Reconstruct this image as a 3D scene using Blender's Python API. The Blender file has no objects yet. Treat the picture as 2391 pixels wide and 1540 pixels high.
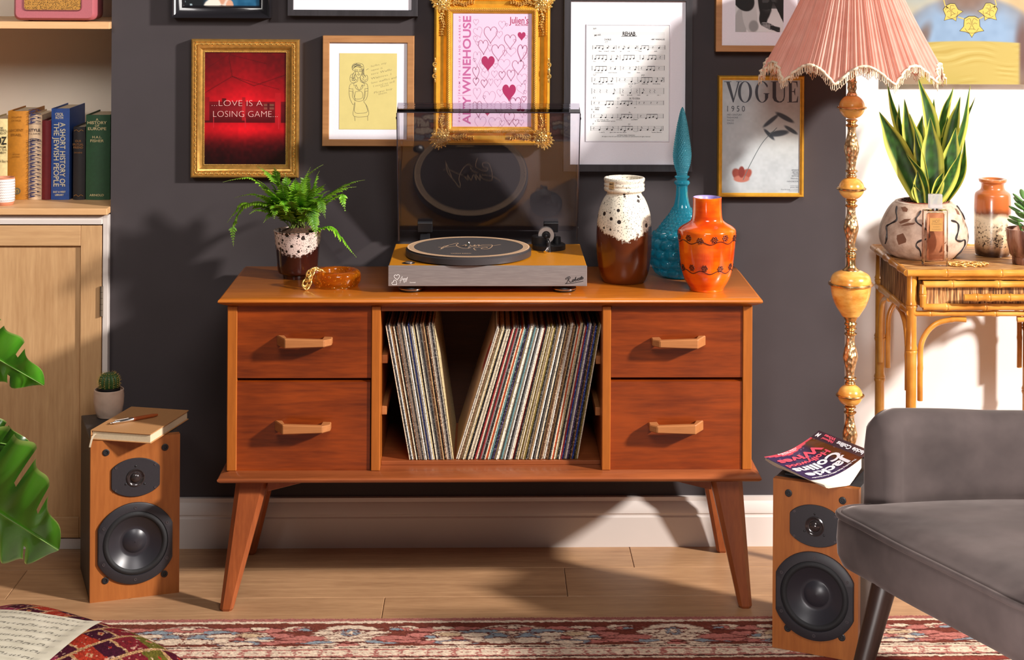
import bpy, bmesh, math, random
import numpy as np
from mathutils import Vector, Matrix
from mathutils.geometry import tessellate_polygon
PI = math.pi
S = bpy.context.scene
COL = S.collection
rnd = random.Random(7)

# ---------------------------------------------------------------- camera (shift lens, level, 1.466 m up)
W, H, F = 2391.0, 1540.0, 4000.0
YAW, ROLL, CZ = 0.03, 0.006, 1.466
PX, PY = 1262.0, -100.0
cam = bpy.data.cameras.new('camera')
cam.sensor_width = 36.0; cam.lens = F / W * 36.0
cam.shift_x = (W / 2 - PX) / W
cam.shift_y = (PY - H / 2) / W
cam.clip_start = 0.05
co = bpy.data.objects.new('camera', cam); COL.objects.link(co)
co.matrix_world = Matrix.Translation((0, 0, CZ)) @ Matrix.Rotation(-YAW, 4, 'Z') @ Matrix.Rotation(PI / 2, 4, 'X') @ Matrix.Rotation(ROLL, 4, 'Z')
S.camera = co

# ---------------------------------------------------------------- light
S.view_settings.view_transform = 'Standard'; S.view_settings.look = 'None'
S.view_settings.gamma = 1.0; S.view_settings.use_curve_mapping = False
S.view_settings.exposure = 0.0
wd = bpy.data.worlds.new('room_light'); S.world = wd; wd.use_nodes = True
wd.node_tree.nodes['Background'].inputs[0].default_value = (1.0, 0.95, 0.93, 1)
wd.node_tree.nodes['Background'].inputs[1].default_value = 0.065

def lamp(name, loc, target, watts, size, color=(1, 1, 1), sizey=None):
    l = bpy.data.lights.new(name, 'AREA'); l.energy = watts; l.color = color
    l.shape = 'RECTANGLE' if sizey else 'DISK'; l.size = size
    if sizey: l.size_y = sizey
    o = bpy.data.objects.new(name, l); COL.objects.link(o)
    d = Vector(target) - Vector(loc)
    o.matrix_world = Matrix.Translation(loc) @ d.to_track_quat('-Z', 'Y').to_matrix().to_4x4()
    return o
lamp('key_studio_lamp', (5.3, 1.0, 3.45), (-0.1, 4.2, 0.75), 820, 0.45, (1.0, 0.94, 0.88))
lamp('front_fill', (0.35, 1.4, 2.6), (0.5, 4.2, 0.85), 42, 1.1, (1.0, 0.95, 0.92))  # added fill, placed to soften the lampshade's shadow on the frames
g = lamp('chair_fill', (-0.1, 1.0, 0.5), (1.05, 2.9, 0.35), 5, 0.5, (1.0, 0.95, 0.92)); g.data.spread = math.radians(42)  # unseen fill added to brighten the armchair's skirt
g = lamp('alcove_fill', (-1.5, 2.6, 2.0), (-1.25, 4.6, 1.05), 2.0, 0.5, (1.0, 0.95, 0.9)); g.data.spread = math.radians(60)  # unseen narrow fill added to brighten the left alcove

# ---------------------------------------------------------------- helpers
def ray(u, v):
    dx, dy = u - PX, v - PY
    c, s = math.cos(ROLL), math.sin(ROLL)
    a, b = dx * c + dy * s, -dx * s + dy * c
    xc, zc, up = a / F, 1.0, -b / F
    return (xc * math.cos(YAW) + zc * math.sin(YAW), -xc * math.sin(YAW) + zc * math.cos(YAW), up)
def at(u, v, Y):
    x, y, z = ray(u, v); k = Y / y
    return Vector((x * k, Y, CZ + z * k))
def atz(u, v, Z):
    x, y, z = ray(u, v); k = (Z - CZ) / z
    return Vector((x * k, y * k, Z))

def lin(c):
    return tuple(((v / 255.0) / 12.92 if v <= 10.3 else ((v / 255.0 + 0.055) / 1.055) ** 2.4) for v in c)
def C(r, g, b): return lin((r, g, b)) + (1.0,)

class MB:
    """collects verts and faces (and optional vertex colours) and links them as one mesh object"""
    def __init__(s): s.v, s.f, s.c = [], [], []
    def add(s, vf, M=None, col=None):
        vs, fs = vf; o = len(s.v)
        if M is not None: vs = [M @ Vector(v) for v in vs]
        s.v += [tuple(v) for v in vs]; s.f += [tuple(i + o for i in f) for f in fs]
        if col is not None:
            s.c += list(col) if hasattr(col[0], '__len__') else [col] * len(vs)
        return s
    def mesh(s, name, mat, smooth=40, bevel=0, recalc=True, seg=1):
        me = bpy.data.meshes.new(name); me.from_pydata(s.v, [], s.f)
        if s.c:
            at_ = me.color_attributes.new('Col', 'FLOAT_COLOR', 'POINT')
            at_.data.foreach_set('color', np.array([tuple(c[:3]) + (1.0,) for c in s.c], dtype=np.float32).ravel())
        if recalc or bevel:
            bm = bmesh.new(); bm.from_mesh(me)
            if recalc: bmesh.ops.recalc_face_normals(bm, faces=bm.faces)
            if bevel:
                es = [e for e in bm.edges if len(e.link_faces) == 2 and e.calc_face_angle(0) > 0.5]
                bmesh.ops.bevel(bm, geom=es, offset=bevel, segments=seg, affect='EDGES', profile=0.6, clamp_overlap=True)
            bm.to_mesh(me); bm.free()
        if smooth is not None:
            me.polygons.foreach_set('use_smooth', [True] * len(me.polygons))
            if smooth < 180: me.set_sharp_from_angle(angle=math.radians(smooth))
        if mat: me.materials.append(mat)
        me.update()
        return me
    def build(s, name, mat, parent=None, loc=None, label=None, kind=None, **kw):
        o = bpy.data.objects.new(name, s.mesh(name, mat, **kw)); COL.objects.link(o)
        if parent: o.parent = parent
        if loc is not None: o.location = loc
        if label: o['label'] = label
        if kind: o['kind'] = kind
        return o

def tag(o, label, cat, group=None):
    o['label'] = label; o['category'] = cat
    if group: o['group'] = group
    return o
def thing(name, label, cat, loc=(0, 0, 0), rz=0.0, group=None):
    o = bpy.data.objects.new(name, None); COL.objects.link(o); o.empty_display_size = 0.05
    o.location = loc; o.rotation_euler = (0, 0, rz)
    return tag(o, label, cat, group)
def struct(o): o['kind'] = 'structure'; return o

def box(x0, x1, y0, y1, z0, z1):
    return ([(x0, y0, z0), (x1, y0, z0), (x1, y1, z0), (x0, y1, z0), (x0, y0, z1), (x1, y0, z1), (x1, y1, z1), (x0, y1, z1)],
            [(3, 2, 1, 0), (4, 5, 6, 7), (0, 1, 5, 4), (1, 2, 6, 5), (2, 3, 7, 6), (3, 0, 4, 7)])
def loft(loops, cap=True, closed=False):
    n = len(loops[0]); vs = [p for l in loops for p in l]; fs = []
    m = len(loops)
    for i in range(m if closed else m - 1):
        a, b = i * n, ((i + 1) % m) * n
        for j in range(n): fs.append((a + j, a + (j + 1) % n, b + (j + 1) % n, b + j))
    if cap and not closed: fs += [tuple(range(n - 1, -1, -1)), tuple(range((m - 1) * n, m * n))]
    return vs, fs
def lathe(prof, seg=48, cap=True, rfun=None):
    """prof: list of (radius, z)"""
    loops = []
    for r, z in prof:
        l = []
        for j in range(seg):
            t = 2 * PI * j / seg; rr = rfun(t, r, z) if rfun else r
            l.append((rr * math.cos(t), rr * math.sin(t), z))
        loops.append(l)
    return loft(loops, cap)
def tube(pts, r, seg=8, closed=False, cap=True, flat=1.0):
    pts = [Vector(p) for p in pts]; n = len(pts)
    rs = r if hasattr(r, '__len__') else [r] * n
    def tan(i):
        a = pts[(i - 1) % n] if closed or i > 0 else pts[i]
        b = pts[(i + 1) % n] if closed or i < n - 1 else pts[i]
        d = b - a
        return d.normalized() if d.length > 1e-9 else Vector((0, 0, 1))
    t = tan(0); u = t.orthogonal().normalized(); loops = []
    for i in range(n):
        t = tan(i); u = u - t * u.dot(t)
        u = u.normalized() if u.length > 1e-6 else t.orthogonal().normalized()
        w = t.cross(u)
        loops.append([pts[i] + (u * math.cos(2 * PI * j / seg) + w * (flat * math.sin(2 * PI * j / seg))) * rs[i] for j in range(seg)])
    return loft(loops, cap, closed)
def prism(poly, h0, h1, M=None):
    n = len(poly); vs = [(x, y, h0) for x, y in poly] + [(x, y, h1) for x, y in poly]
    fs = [tuple(range(n - 1, -1, -1)), tuple(range(n, 2 * n))] + [(i, (i + 1) % n, n + (i + 1) % n, n + i) for i in range(n)]
    if M is not None: vs = [M @ Vector(v) for v in vs]
    return vs, fs
def ellip(c, r, seg=8, rings=5, M=None):
    """ellipsoid of radii r about c, optionally rotated by M (3x3)"""
    vs = [(0, 0, -1)]; fs = []
    for i in range(1, rings):
        p = -PI / 2 + PI * i / rings
        vs += [(math.cos(p) * math.cos(2 * PI * j / seg), math.cos(p) * math.sin(2 * PI * j / seg), math.sin(p)) for j in range(seg)]
    vs.append((0, 0, 1)); e = len(vs) - 1
    for j in range(seg): fs.append((0, 1 + (j + 1) % seg, 1 + j)); fs.append((e, e - seg + j, e - seg + (j + 1) % seg))
    for i in range(rings - 2):
        a = 1 + i * seg
        for j in range(seg): fs.append((a + j, a + (j + 1) % seg, a + seg + (j + 1) % seg, a + seg + j))
    out = []
    for v in vs:
        q = Vector((v[0] * r[0], v[1] * r[1], v[2] * r[2]))
        if M is not None: q = M @ q
        out.append(q + Vector(c))
    return out, fs
def spline(pts, n=8, closed=False):
    """Catmull-Rom through 2D or 3D points"""
    P = [Vector(p) for p in pts]; m = len(P); out = []
    for i in range(m if closed else m - 1):
        a = P[(i - 1) % m] if closed or i > 0 else P[i] * 2 - P[i + 1]
        b, c = P[i], P[(i + 1) % m]
        d = P[(i + 2) % m] if closed or i + 2 < m else c * 2 - b
        for k in range(n):
            t = k / n
            out.append(0.5 * ((2 * b) + (c - a) * t + (2 * a - 5 * b + 4 * c - d) * t * t + (3 * b - a - 3 * c + d) * t ** 3))
    if not closed: out.append(P[-1])
    return out
def rrect(x0, x1, z0, z1, r, n=5):
    out = []
    for cx, cz, a0 in ((x1 - r, z1 - r, 0), (x0 + r, z1 - r, 90), (x0 + r, z0 + r, 180), (x1 - r, z0 + r, 270)):
        for k in range(n + 1):
            a = math.radians(a0 + 90 * k / n); out.append((cx + r * math.cos(a), cz + r * math.sin(a)))
    return out
RX = Matrix.Rotation(PI / 2, 4, 'X')    # turns an XY drawing into an XZ one facing -Y
T = Matrix.Translation

# flat print: letters, strokes and filled shapes laid on a surface
_fc = {}
def glyphs(s, bold=0.0):
    k = (s, bold)
    if k not in _fc:
        cu = bpy.data.curves.new('type', 'FONT'); cu.body = s; cu.size = 1; cu.offset = bold; cu.resolution_u = 3
        o = bpy.data.objects.new('type', cu); m = o.to_mesh()
        vs = [(v.co.x, v.co.y) for v in m.vertices]; fs = [tuple(p.vertices) for p in m.polygons]
        o.to_mesh_clear(); bpy.data.objects.remove(o); bpy.data.curves.remove(cu)
        _fc[k] = (vs, fs)
    return _fc[k]
class Ink:
    def __init__(s, off=0.0004): s.v, s.f, s.y = [], [], -off
    def _put(s, vs, fs):
        o = len(s.v); s.v += [(p[0], s.y, p[1]) for p in vs]; s.f += [tuple(i + o for i in f) for f in fs]
    def text(s, t, x, z, h, w=None, align='c', rot=0.0, bold=0.0, shear=0.0):
        """cap height h; baseline at z"""
        vs, fs = glyphs(t, bold)
        if not vs: return s
        k = h / 0.69; x0 = min(v[0] for v in vs); x1 = max(v[0] for v in vs)
        kx = (w / (x1 - x0)) if w else k
        ww = (x1 - x0) * kx; sh = {'c': -ww / 2, 'l': 0, 'r': -ww}[align]
        ca, sa = math.cos(rot), math.sin(rot)
        out = []
        for a, b in vs:
            p, q = (a - x0) * kx + sh + b * k * shear, b * k
            out.append((x + p * ca - q * sa, z + p * sa + q * ca))
        s._put(out, fs); return s
    def line(s, pts, w, closed=False, taper=False):
        P = [Vector((p[0], p[1])) for p in pts]; n = len(P)
        if n < 2: return s
        vs = []
        for i in range(n):
            a = P[(i - 1) % n] if closed or i > 0 else P[i]; b = P[(i + 1) % n] if closed or i < n - 1 else P[i]
            d = b - a
            d = d.normalized() if d.length > 1e-9 else Vector((1, 0))
            ww = w if not taper else w * (0.25 + 0.75 * math.sin(PI * (i + 0.5) / n))
            nn = Vector((-d.y, d.x)) * ww / 2
            vs += [P[i] + nn, P[i] - nn]
        fs = []
        for i in range(n if closed else n - 1):
            a, b = 2 * i, 2 * ((i + 1) % n); fs.append((a, a + 1, b + 1, b))
        s._put(vs, fs); return s
    def poly(s, *loops):
        L = [[Vector((p[0], p[1], 0)) for p in l] for l in loops]
        fs = tessellate_polygon(L)
        s._put([p for l in L for p in l], [tuple(f) for f in fs]); return s
    def disc(s, x, z, r, rz=None, n=14, rot=0.0):
        rz = rz or r; ca, sa = math.cos(rot), math.sin(rot); vs = []
        for k in range(n):
            a, b = r * math.cos(2 * PI * k / n), rz * math.sin(2 * PI * k / n); vs.append((x + a * ca - b * sa, z + a * sa + b * ca))
        s._put(vs, [tuple(range(n))]); return s
    def rect(s, x0, x1, z0, z1): s._put([(x0, z0), (x1, z0), (x1, z1), (x0, z1)], [(0, 1, 2, 3)]); return s
    def build(s, name, mat, parent, M=None, label=None):
        b = MB(); b.add((s.v, s.f), M)
        o = b.build(name, mat, parent, smooth=None, recalc=False)
        if label: o['label'] = label
        return o
def heart(x, z, w, h, n=26, rot=0.0):
    out = []; ca, sa = math.cos(rot), math.sin(rot)
    for k in range(n):
        t = 2 * PI * k / n
        a = w * (math.sin(t) ** 3) / 2; b = h * (13 * math.cos(t) - 5 * math.cos(2 * t) - 2 * math.cos(3 * t) - math.cos(4 * t) + 2.5) / 29
        out.append((x + a * ca - b * sa, z + a * sa + b * ca))
    return out
def paint(name, parent, x0, x1, z0, z1, y, nx, nz, fn, mat, M=None, warp=None, label=None):
    """a flat printed picture: a fine grid whose vertex colours come from fn(U, V) (V runs down)"""
    U, V = np.meshgrid(np.linspace(0, 1, nx), np.linspace(0, 1, nz))
    rgb = np.clip(fn(U, V), 0, 255) / 255.0
    rgb = np.where(rgb <= 0.0404, rgb / 12.92, ((rgb + 0.055) / 1.055) ** 2.4)
    co_ = np.stack([x0 + U * (x1 - x0), np.full_like(U, y), z1 - V * (z1 - z0)], -1).reshape(-1, 3)
    if warp is not None: co_ = warp(co_)
    if M is not None:
        A = np.array(M); co_ = co_ @ A[:3, :3].T + A[:3, 3]
    i = np.arange((nx - 1) * (nz - 1)); a = (i // (nx - 1)) * nx + i % (nx - 1)
    fs = np.stack([a, a + nx, a + nx + 1, a + 1], -1)
    me = bpy.data.meshes.new(name)
    me.vertices.add(len(co_)); me.vertices.foreach_set('co', co_.astype(np.float32).ravel())
    me.loops.add(fs.size); me.loops.foreach_set('vertex_index', fs.astype(np.int32).ravel())
    me.polygons.add(len(fs)); me.polygons.foreach_set('loop_start', (np.arange(len(fs)) * 4).astype(np.int32))
    me.update(calc_edges=True)
    ca = me.color_attributes.new('Col', 'FLOAT_COLOR', 'POINT')
    ca.data.foreach_set('color', np.concatenate([rgb.reshape(-1, 3), np.ones((len(co_), 1))], 1).astype(np.float32).ravel())
    me.polygons.foreach_set('use_smooth', [True] * len(me.polygons))
    me.materials.append(mat); me.validate()
    o = bpy.data.objects.new(name, me); COL.objects.link(o)
    if parent: o.parent = parent
    if label: o['label'] = label
    return o
# small numpy paint-box
def vnoise(U, V, sx, sy, seed=0):
    r = np.random.RandomState(seed); g = r.rand(int(sy) + 3, int(sx) + 3)
    x, y = np.clip(U, 0, 1) * sx, np.clip(V, 0, 1) * sy; i, j = x.astype(int), y.astype(int); a, b = x - i, y - j
    a, b = a * a * (3 - 2 * a), b * b * (3 - 2 * b)
    return (g[j, i] * (1 - a) + g[j, i + 1] * a) * (1 - b) + (g[j + 1, i] * (1 - a) + g[j + 1, i + 1] * a) * b
def sstep(a, b, x):
    t = np.clip((x - a) / (b - a), 0, 1); return t * t * (3 - 2 * t)
def over(img, m, col): return img * (1 - m[..., None]) + np.array(col, float) * m[..., None]
def ell(U, V, cx, cy, rx, ry, soft=0.15, rot=0.0):
    c, s = math.cos(rot), math.sin(rot); x, y = U - cx, V - cy
    d = np.sqrt(((x * c + y * s) / rx) ** 2 + ((-x * s + y * c) / ry) ** 2)
    return 1 - sstep(1 - soft, 1 + soft, d)
def band(U, V, pts, w, soft=0.5):
    """distance to a polyline, as a soft stroke"""
    d = np.full(U.shape, 9.0)
    for (ax, ay), (bx, by) in zip(pts[:-1], pts[1:]):
        dx, dy = bx - ax, by - ay; t = np.clip(((U - ax) * dx + (V - ay) * dy) / (dx * dx + dy * dy + 1e-12), 0, 1)
        d = np.minimum(d, np.hypot(U - ax - t * dx, V - ay - t * dy))
    return 1 - sstep(w * (1 - soft), w * (1 + soft), d)

# ---------------------------------------------------------------- materials
def newmat(name):
    m = bpy.data.materials.new(name); m.use_nodes = True
    nt = m.node_tree; b = nt.nodes['Principled BSDF']
    return m, nt, b
def N(nt, t, **kw):
    n = nt.nodes.new(t)
    for k, v in kw.items():
        if k in ('operation', 'blend_type', 'data_type', 'feature', 'attribute_name', 'distance', 'interpolation', 'noise_dimensions', 'wave_type', 'bands_direction'): setattr(n, k, v)
        elif isinstance(k, str) and k.startswith('i'): n.inputs[int(k[1:])].default_value = v
        else: n.inputs[k].default_value = v
    return n
def coords(nt, scale=(1, 1, 1), rot=(0, 0, 0), rand=False):
    tc = N(nt, 'ShaderNodeTexCoord'); mp = N(nt, 'ShaderNodeMapping'); mp.inputs['Scale'].default_value = scale; mp.inputs['Rotation'].default_value = rot
    src = tc.outputs['Object']
    if rand:
        oi = N(nt, 'ShaderNodeObjectInfo'); vm = N(nt, 'ShaderNodeVectorMath', operation='MULTIPLY_ADD')
        cb = N(nt, 'ShaderNodeCombineXYZ'); 
        for k in range(3): nt.links.new(oi.outputs['Random'], cb.inputs[k])
        vm.inputs[1].default_value = (17, 11, 23); nt.links.new(cb.outputs[0], vm.inputs[0]); nt.links.new(src, vm.inputs[2]); src = vm.outputs[0]
    nt.links.new(src, mp.inputs[0]); return mp.outputs[0]
def ramp(nt, fac, stops):
    r = N(nt, 'ShaderNodeValToRGB'); e = r.color_ramp.elements
    while len(e) < len(stops): e.new(0.5)
    for k, (p, c) in enumerate(stops): e[k].position = p; e[k].color = c
    nt.links.new(fac, r.inputs[0]); return r.outputs[0]
def bump(nt, b, h, strength, dist=0.002):
    n = N(nt, 'ShaderNodeBump'); n.inputs['Strength'].default_value = strength; n.inputs['Distance'].default_value = dist
    nt.links.new(h, n.inputs['Height']); nt.links.new(n.outputs[0], b.inputs['Normal'])
def plain(name, col, rough=0.5, metal=0.0, noise=0.0, nscale=60, bmp=0.0, coat=0.0, spec=0.5, sheen=0.0, sss=0.0):
    """one colour with a faint procedural mottling and optional relief"""
    m, nt, b = newmat(name)
    b.inputs['Roughness'].default_value = rough; b.inputs['Metallic'].default_value = metal
    b.inputs['Specular IOR Level'].default_value = spec
    if coat: b.inputs['Coat Weight'].default_value = coat; b.inputs['Coat Roughness'].default_value = 0.06
    if sheen: b.inputs['Sheen Weight'].default_value = sheen; b.inputs['Sheen Roughness'].default_value = 0.4
    if sss: b.inputs['Subsurface Weight'].default_value = sss; b.inputs['Subsurface Radius'].default_value = (0.03, 0.015, 0.006)
    nz = N(nt, 'ShaderNodeTexNoise'); nz.inputs['Scale'].default_value = nscale; nz.inputs['Detail'].default_value = 4
    nt.links.new(coords(nt), nz.inputs['Vector'])
    c = C(*col); k = noise
    lo = tuple(v * (1 - k) for v in c[:3]) + (1,); hi = tuple(min(1, v * (1 + k)) for v in c[:3]) + (1,)
    nt.links.new(ramp(nt, nz.outputs['Fac'], [(0.3, lo), (0.7, hi)]), b.inputs['Base Color'])
    if bmp: bump(nt, b, nz.outputs['Fac'], bmp)
    return m
def wood(name, dark, light, axis='x', scale=1.0, rough=0.4, coat=0.0, rand=False, stretch=14, bmp=0.15, contrast=0.5, blotch=0.25):
    m, nt, b = newmat(name)
    b.inputs['Roughness'].default_value = rough
    if coat: b.inputs['Coat Weight'].default_value = coat; b.inputs['Coat Roughness'].default_value = 0.12
    s = {'x': (1, stretch, stretch), 'y': (stretch, 1, stretch), 'z': (stretch, stretch, 1)}[axis]
    s = tuple(v * scale for v in s)
    n1 = N(nt, 'ShaderNodeTexNoise'); n1.inputs['Scale'].default_value = 3.2; n1.inputs['Detail'].default_value = 7; n1.inputs['Roughness'].default_value = 0.62; n1.inputs['Distortion'].default_value = 0.6
    nt.links.new(coords(nt, s, rand=rand), n1.inputs['Vector'])
    n2 = N(nt, 'ShaderNodeTexNoise'); n2.inputs['Scale'].default_value = 22; n2.inputs['Detail'].default_value = 3
    s2 = {'x': (1, 9, 9), 'y': (9, 1, 9), 'z': (9, 9, 1)}[axis]
    nt.links.new(coords(nt, tuple(v * scale for v in s2), rand=rand), n2.inputs['Vector'])
    n3 = N(nt, 'ShaderNodeTexNoise'); n3.inputs['Scale'].default_value = 5 * scale; n3.inputs['Detail'].default_value = 2
    nt.links.new(coords(nt, rand=rand), n3.inputs['Vector'])
    a1 = N(nt, 'ShaderNodeMath', operation='MULTIPLY_ADD', i1=0.35); nt.links.new(n2.outputs['Fac'], a1.inputs[0])
    a0 = N(nt, 'ShaderNodeMath', operation='MULTIPLY', i1=0.65); nt.links.new(n1.outputs['Fac'], a0.inputs[0]); nt.links.new(a0.outputs[0], a1.inputs[2])
    a2 = N(nt, 'ShaderNodeMath', operation='MULTIPLY_ADD', i1=blotch); nt.links.new(n3.outputs['Fac'], a2.inputs[0]); nt.links.new(a1.outputs[0], a2.inputs[2])
    mid = 0.5 + blotch * 0.5; w = 0.34 * (1.3 - contrast)
    nt.links.new(ramp(nt, a2.outputs[0], [(mid - w, C(*dark)), (mid + w, C(*light))]), b.inputs['Base Color'])
    if bmp: bump(nt, b, a1.outputs[0], bmp, 0.0012)
    return m
def painted(name, rough=0.5, bmp=0.0, spec=0.4, coat=0.0):
    m, nt, b = newmat(name)
    a = N(nt, 'ShaderNodeAttribute', attribute_name='Col'); nt.links.new(a.outputs['Color'], b.inputs['Base Color'])
    b.inputs['Roughness'].default_value = rough; b.inputs['Specular IOR Level'].default_value = spec
    if coat: b.inputs['Coat Weight'].default_value = coat
    nz = N(nt, 'ShaderNodeTexNoise'); nz.inputs['Scale'].default_value = 900
    nt.links.new(coords(nt), nz.inputs['Vector'])
    if bmp: bump(nt, b, nz.outputs['Fac'], bmp, 0.002)
    return m
def glass(name, col, dens=0.5, rough=0.02, tint=None, body=0.0, bodycol=None, ior=1.45):
    """refracting glass with an optional share of coloured scattering body"""
    m, nt, b = newmat(name)
    b.inputs['Base Color'].default_value = C(*col); b.inputs['Transmission Weight'].default_value = 1.0
    b.inputs['Roughness'].default_value = rough; b.inputs['IOR'].default_value = ior
    if body:
        d = N(nt, 'ShaderNodeBsdfPrincipled'); d.inputs['Base Color'].default_value = C(*(bodycol or col)); d.inputs['Roughness'].default_value = 0.15
        tr = N(nt, 'ShaderNodeBsdfTranslucent'); tr.inputs['Color'].default_value = C(*(bodycol or col))
        mx0 = N(nt, 'ShaderNodeMixShader', i0=0.5); nt.links.new(d.outputs[0], mx0.inputs[1]); nt.links.new(tr.outputs[0], mx0.inputs[2])
        mx = N(nt, 'ShaderNodeMixShader', i0=body); nt.links.new(b.outputs[0], mx.inputs[1]); nt.links.new(mx0.outputs[0], mx.inputs[2])
        nt.links.new(mx.outputs[0], nt.nodes['Material Output'].inputs[0])
    return m
def sheetglass(name, col, refl=0.1, rough=0.0):
    """thin tinted acrylic: tinted see-through plus mirror reflection by facing"""
    m, nt, b = newmat(name); nt.nodes.remove(b)
    t = N(nt, 'ShaderNodeBsdfTransparent'); t.inputs[0].default_value = C(*col)
    g = N(nt, 'ShaderNodeBsdfGlossy'); g.inputs['Roughness'].default_value = rough; g.inputs['Color'].default_value = (1, 1, 1, 1)
    fr = N(nt, 'ShaderNodeFresnel'); fr.inputs[0].default_value = 1.32
    ad = N(nt, 'ShaderNodeMath', operation='ADD', i1=refl); nt.links.new(fr.outputs[0], ad.inputs[0])
    mx = N(nt, 'ShaderNodeMixShader'); nt.links.new(ad.outputs[0], mx.inputs[0]); nt.links.new(t.outputs[0], mx.inputs[1]); nt.links.new(g.outputs[0], mx.inputs[2])
    nt.links.new(mx.outputs[0], nt.nodes['Material Output'].inputs[0]); return m

M_ = {}
M_['wall_dark'] = plain('charcoal_wall_paint', (65, 59, 61), 0.75, noise=0.05, nscale=9, bmp=0.05, spec=0.25)
M_['wall_white'] = plain('white_wall_paint', (240, 234, 230), 0.8, noise=0.02, nscale=6, spec=0.2)
M_['wall_beige'] = plain('beige_wall_paint', (228, 214, 196), 0.8, noise=0.03, nscale=6, spec=0.2)
M_['trim_white'] = plain('white_gloss_trim', (216, 206, 200), 0.35, noise=0.02, nscale=8)
M_['oak_light'] = wood('pale_oak', (176, 132, 88), (214, 172, 124), 'z', 1.0, 0.55, stretch=22, contrast=0.5, bmp=0.1)
M_['oak_light_x'] = wood('pale_oak_rail', (180, 136, 92), (216, 174, 126), 'x', 1.0, 0.55, stretch=22, contrast=0.5, bmp=0.1)
M_['pine'] = wood('pine_shelf', (200, 150, 98), (232, 186, 136), 'x', 0.8, 0.5, stretch=14, contrast=0.4, bmp=0.05)
M_['floor'] = wood('oak_floor_plank', (146, 106, 74), (202, 158, 116), 'x', 1.0, 0.42, rand=True, stretch=13, contrast=0.45, bmp=0.15, blotch=0.3)
M_['teak_top'] = wood('honey_teak', (150, 78, 18), (214, 124, 36), 'x', 1.0, 0.3, coat=0.35, stretch=16, contrast=0.3, bmp=0.08)
M_['teak_edge'] = wood('teak_edge', (146, 76, 20), (192, 108, 36), 'z', 1.0, 0.4, coat=0.2, stretch=16, contrast=0.3, bmp=0.08)
M_['teak_drawer'] = wood('red_teak_veneer', (86, 28, 4), (150, 62, 12), 'x', 0.9, 0.36, coat=0.25, rand=True, stretch=15, contrast=0.62, bmp=0.06, blotch=0.6)
M_['teak_base'] = wood('worn_teak_base', (120, 58, 28), (166, 90, 46), 'x', 1.0, 0.42, coat=0.15, stretch=14, contrast=0.35, bmp=0.1)
M_['teak_leg'] = wood('teak_leg', (118, 54, 24), (172, 92, 46), 'z', 1.0, 0.4, coat=0.2, rand=True, stretch=12, contrast=0.45, bmp=0.1)
M_['teak_handle'] = wood('pale_teak_handle', (150, 88, 46), (196, 130, 76), 'x', 1.0, 0.45, rand=True, stretch=14, contrast=0.3, bmp=0.06)
M_['dark_inside'] = wood('dark_cupboard_inside', (52, 26, 12), (84, 44, 22), 'x', 1.0, 0.6, stretch=10, bmp=0)
M_['cherry'] = wood('cherry_veneer', (134, 70, 28), (180, 108, 50), 'z', 0.9, 0.4, rand=True, stretch=15, contrast=0.35, bmp=0.04)
M_['black'] = plain('black_plastic', (28, 27, 30), 0.45, noise=0.1)
M_['black_soft'] = plain('black_rubber', (24, 23, 26), 0.7, noise=0.15, nscale=200)
M_['black_ash'] = wood('black_ash_vinyl', (34, 32, 33), (64, 60, 60), 'z', 1.0, 0.55, stretch=26, bmp=0.1)
M_['steel'] = plain('brushed_steel', (190, 184, 182), 0.3, 0.9, noise=0.08, nscale=120)
M_['chrome'] = plain('chrome', (225, 222, 220), 0.1, 1.0)
M_['print'] = painted('printed_paper', 0.6)
M_['print_gloss'] = painted('glossy_print', 0.35)
M_['white_mat'] = plain('white_mount_board', (236, 232, 240), 0.8, noise=0.015, nscale=300, spec=0.2)
M_['gold'] = plain('gilded_wood', (206, 154, 78), 0.28, 0.7, noise=0.2, nscale=90, bmp=0.06)
M_['gold_bright'] = plain('bright_gilt', (232, 172, 60), 0.3, 0.5, noise=0.12, nscale=70, bmp=0.05)
M_['gold_metal'] = plain('polished_gold', (246, 206, 122), 0.2, 0.7, noise=0.05)
M_['brass'] = plain('antique_brass', (214, 174, 118), 0.26, 1.0, noise=0.25, nscale=150, bmp=0.1)
M_['ink'] = plain('black_ink', (24, 22, 26), 0.7)
M_['ink_grey'] = plain('grey_ink', (120, 118, 122), 0.7)
M_['white_ink'] = plain('white_ink', (244, 240, 238), 0.6)
M_['oak_frame'] = wood('oak_picture_frame', (150, 98, 54), (196, 142, 90), 'x', 1.0, 0.5, rand=True, stretch=16, contrast=0.4)
M_['black_frame'] = wood('black_stained_frame', (34, 31, 34), (58, 54, 58), 'z', 1.0, 0.45, stretch=18, bmp=0.12)
M_['soil'] = plain('potting_soil', (74, 48, 32), 0.95, noise=0.6, nscale=240, bmp=0.8)
# ---------------------------------------------------------------- the setting
YW, YA = 4.275, 4.62                       # chimney breast face, alcove back walls
XL, XR = at(258.5, 450, YW).x, at(1973.5, 600, YW).x
b = MB(); b.add(box(XL, XR, YW, YA + 0.1, 0, 2.6)); struct(b.build('wall_back', M_['wall_dark'], smooth=None))
b = MB(); b.add(box(XR, 2.5, YA, YA + 0.1, 0, 2.6)); struct(b.build('wall_right', M_['wall_white'], smooth=None))
b = MB(); b.add(box(-2.1, XL, YA, YA + 0.1, 0, 2.6)); struct(b.build('wall_left', M_['wall_beige'], smooth=None))
def skirting(name, x0, x1, yw):
    prof = [(0, 0), (-.019, 0), (-.019, .073), (-.0165, .077), (-.0165, .081), (-.019, .083), (-.0185, .094), (-.013, .104), (-.011, .109), (-.009, .111), (-.009, .121), (0, .122)]
    b = MB(); b.add(loft([[(x, yw + p[0], p[1]) for p in prof] for x in (x0, x1)]))
    return struct(b.build(name, M_['trim_white'], smooth=30))
skirting('baseboard_back', XL, XR, YW)
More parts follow.
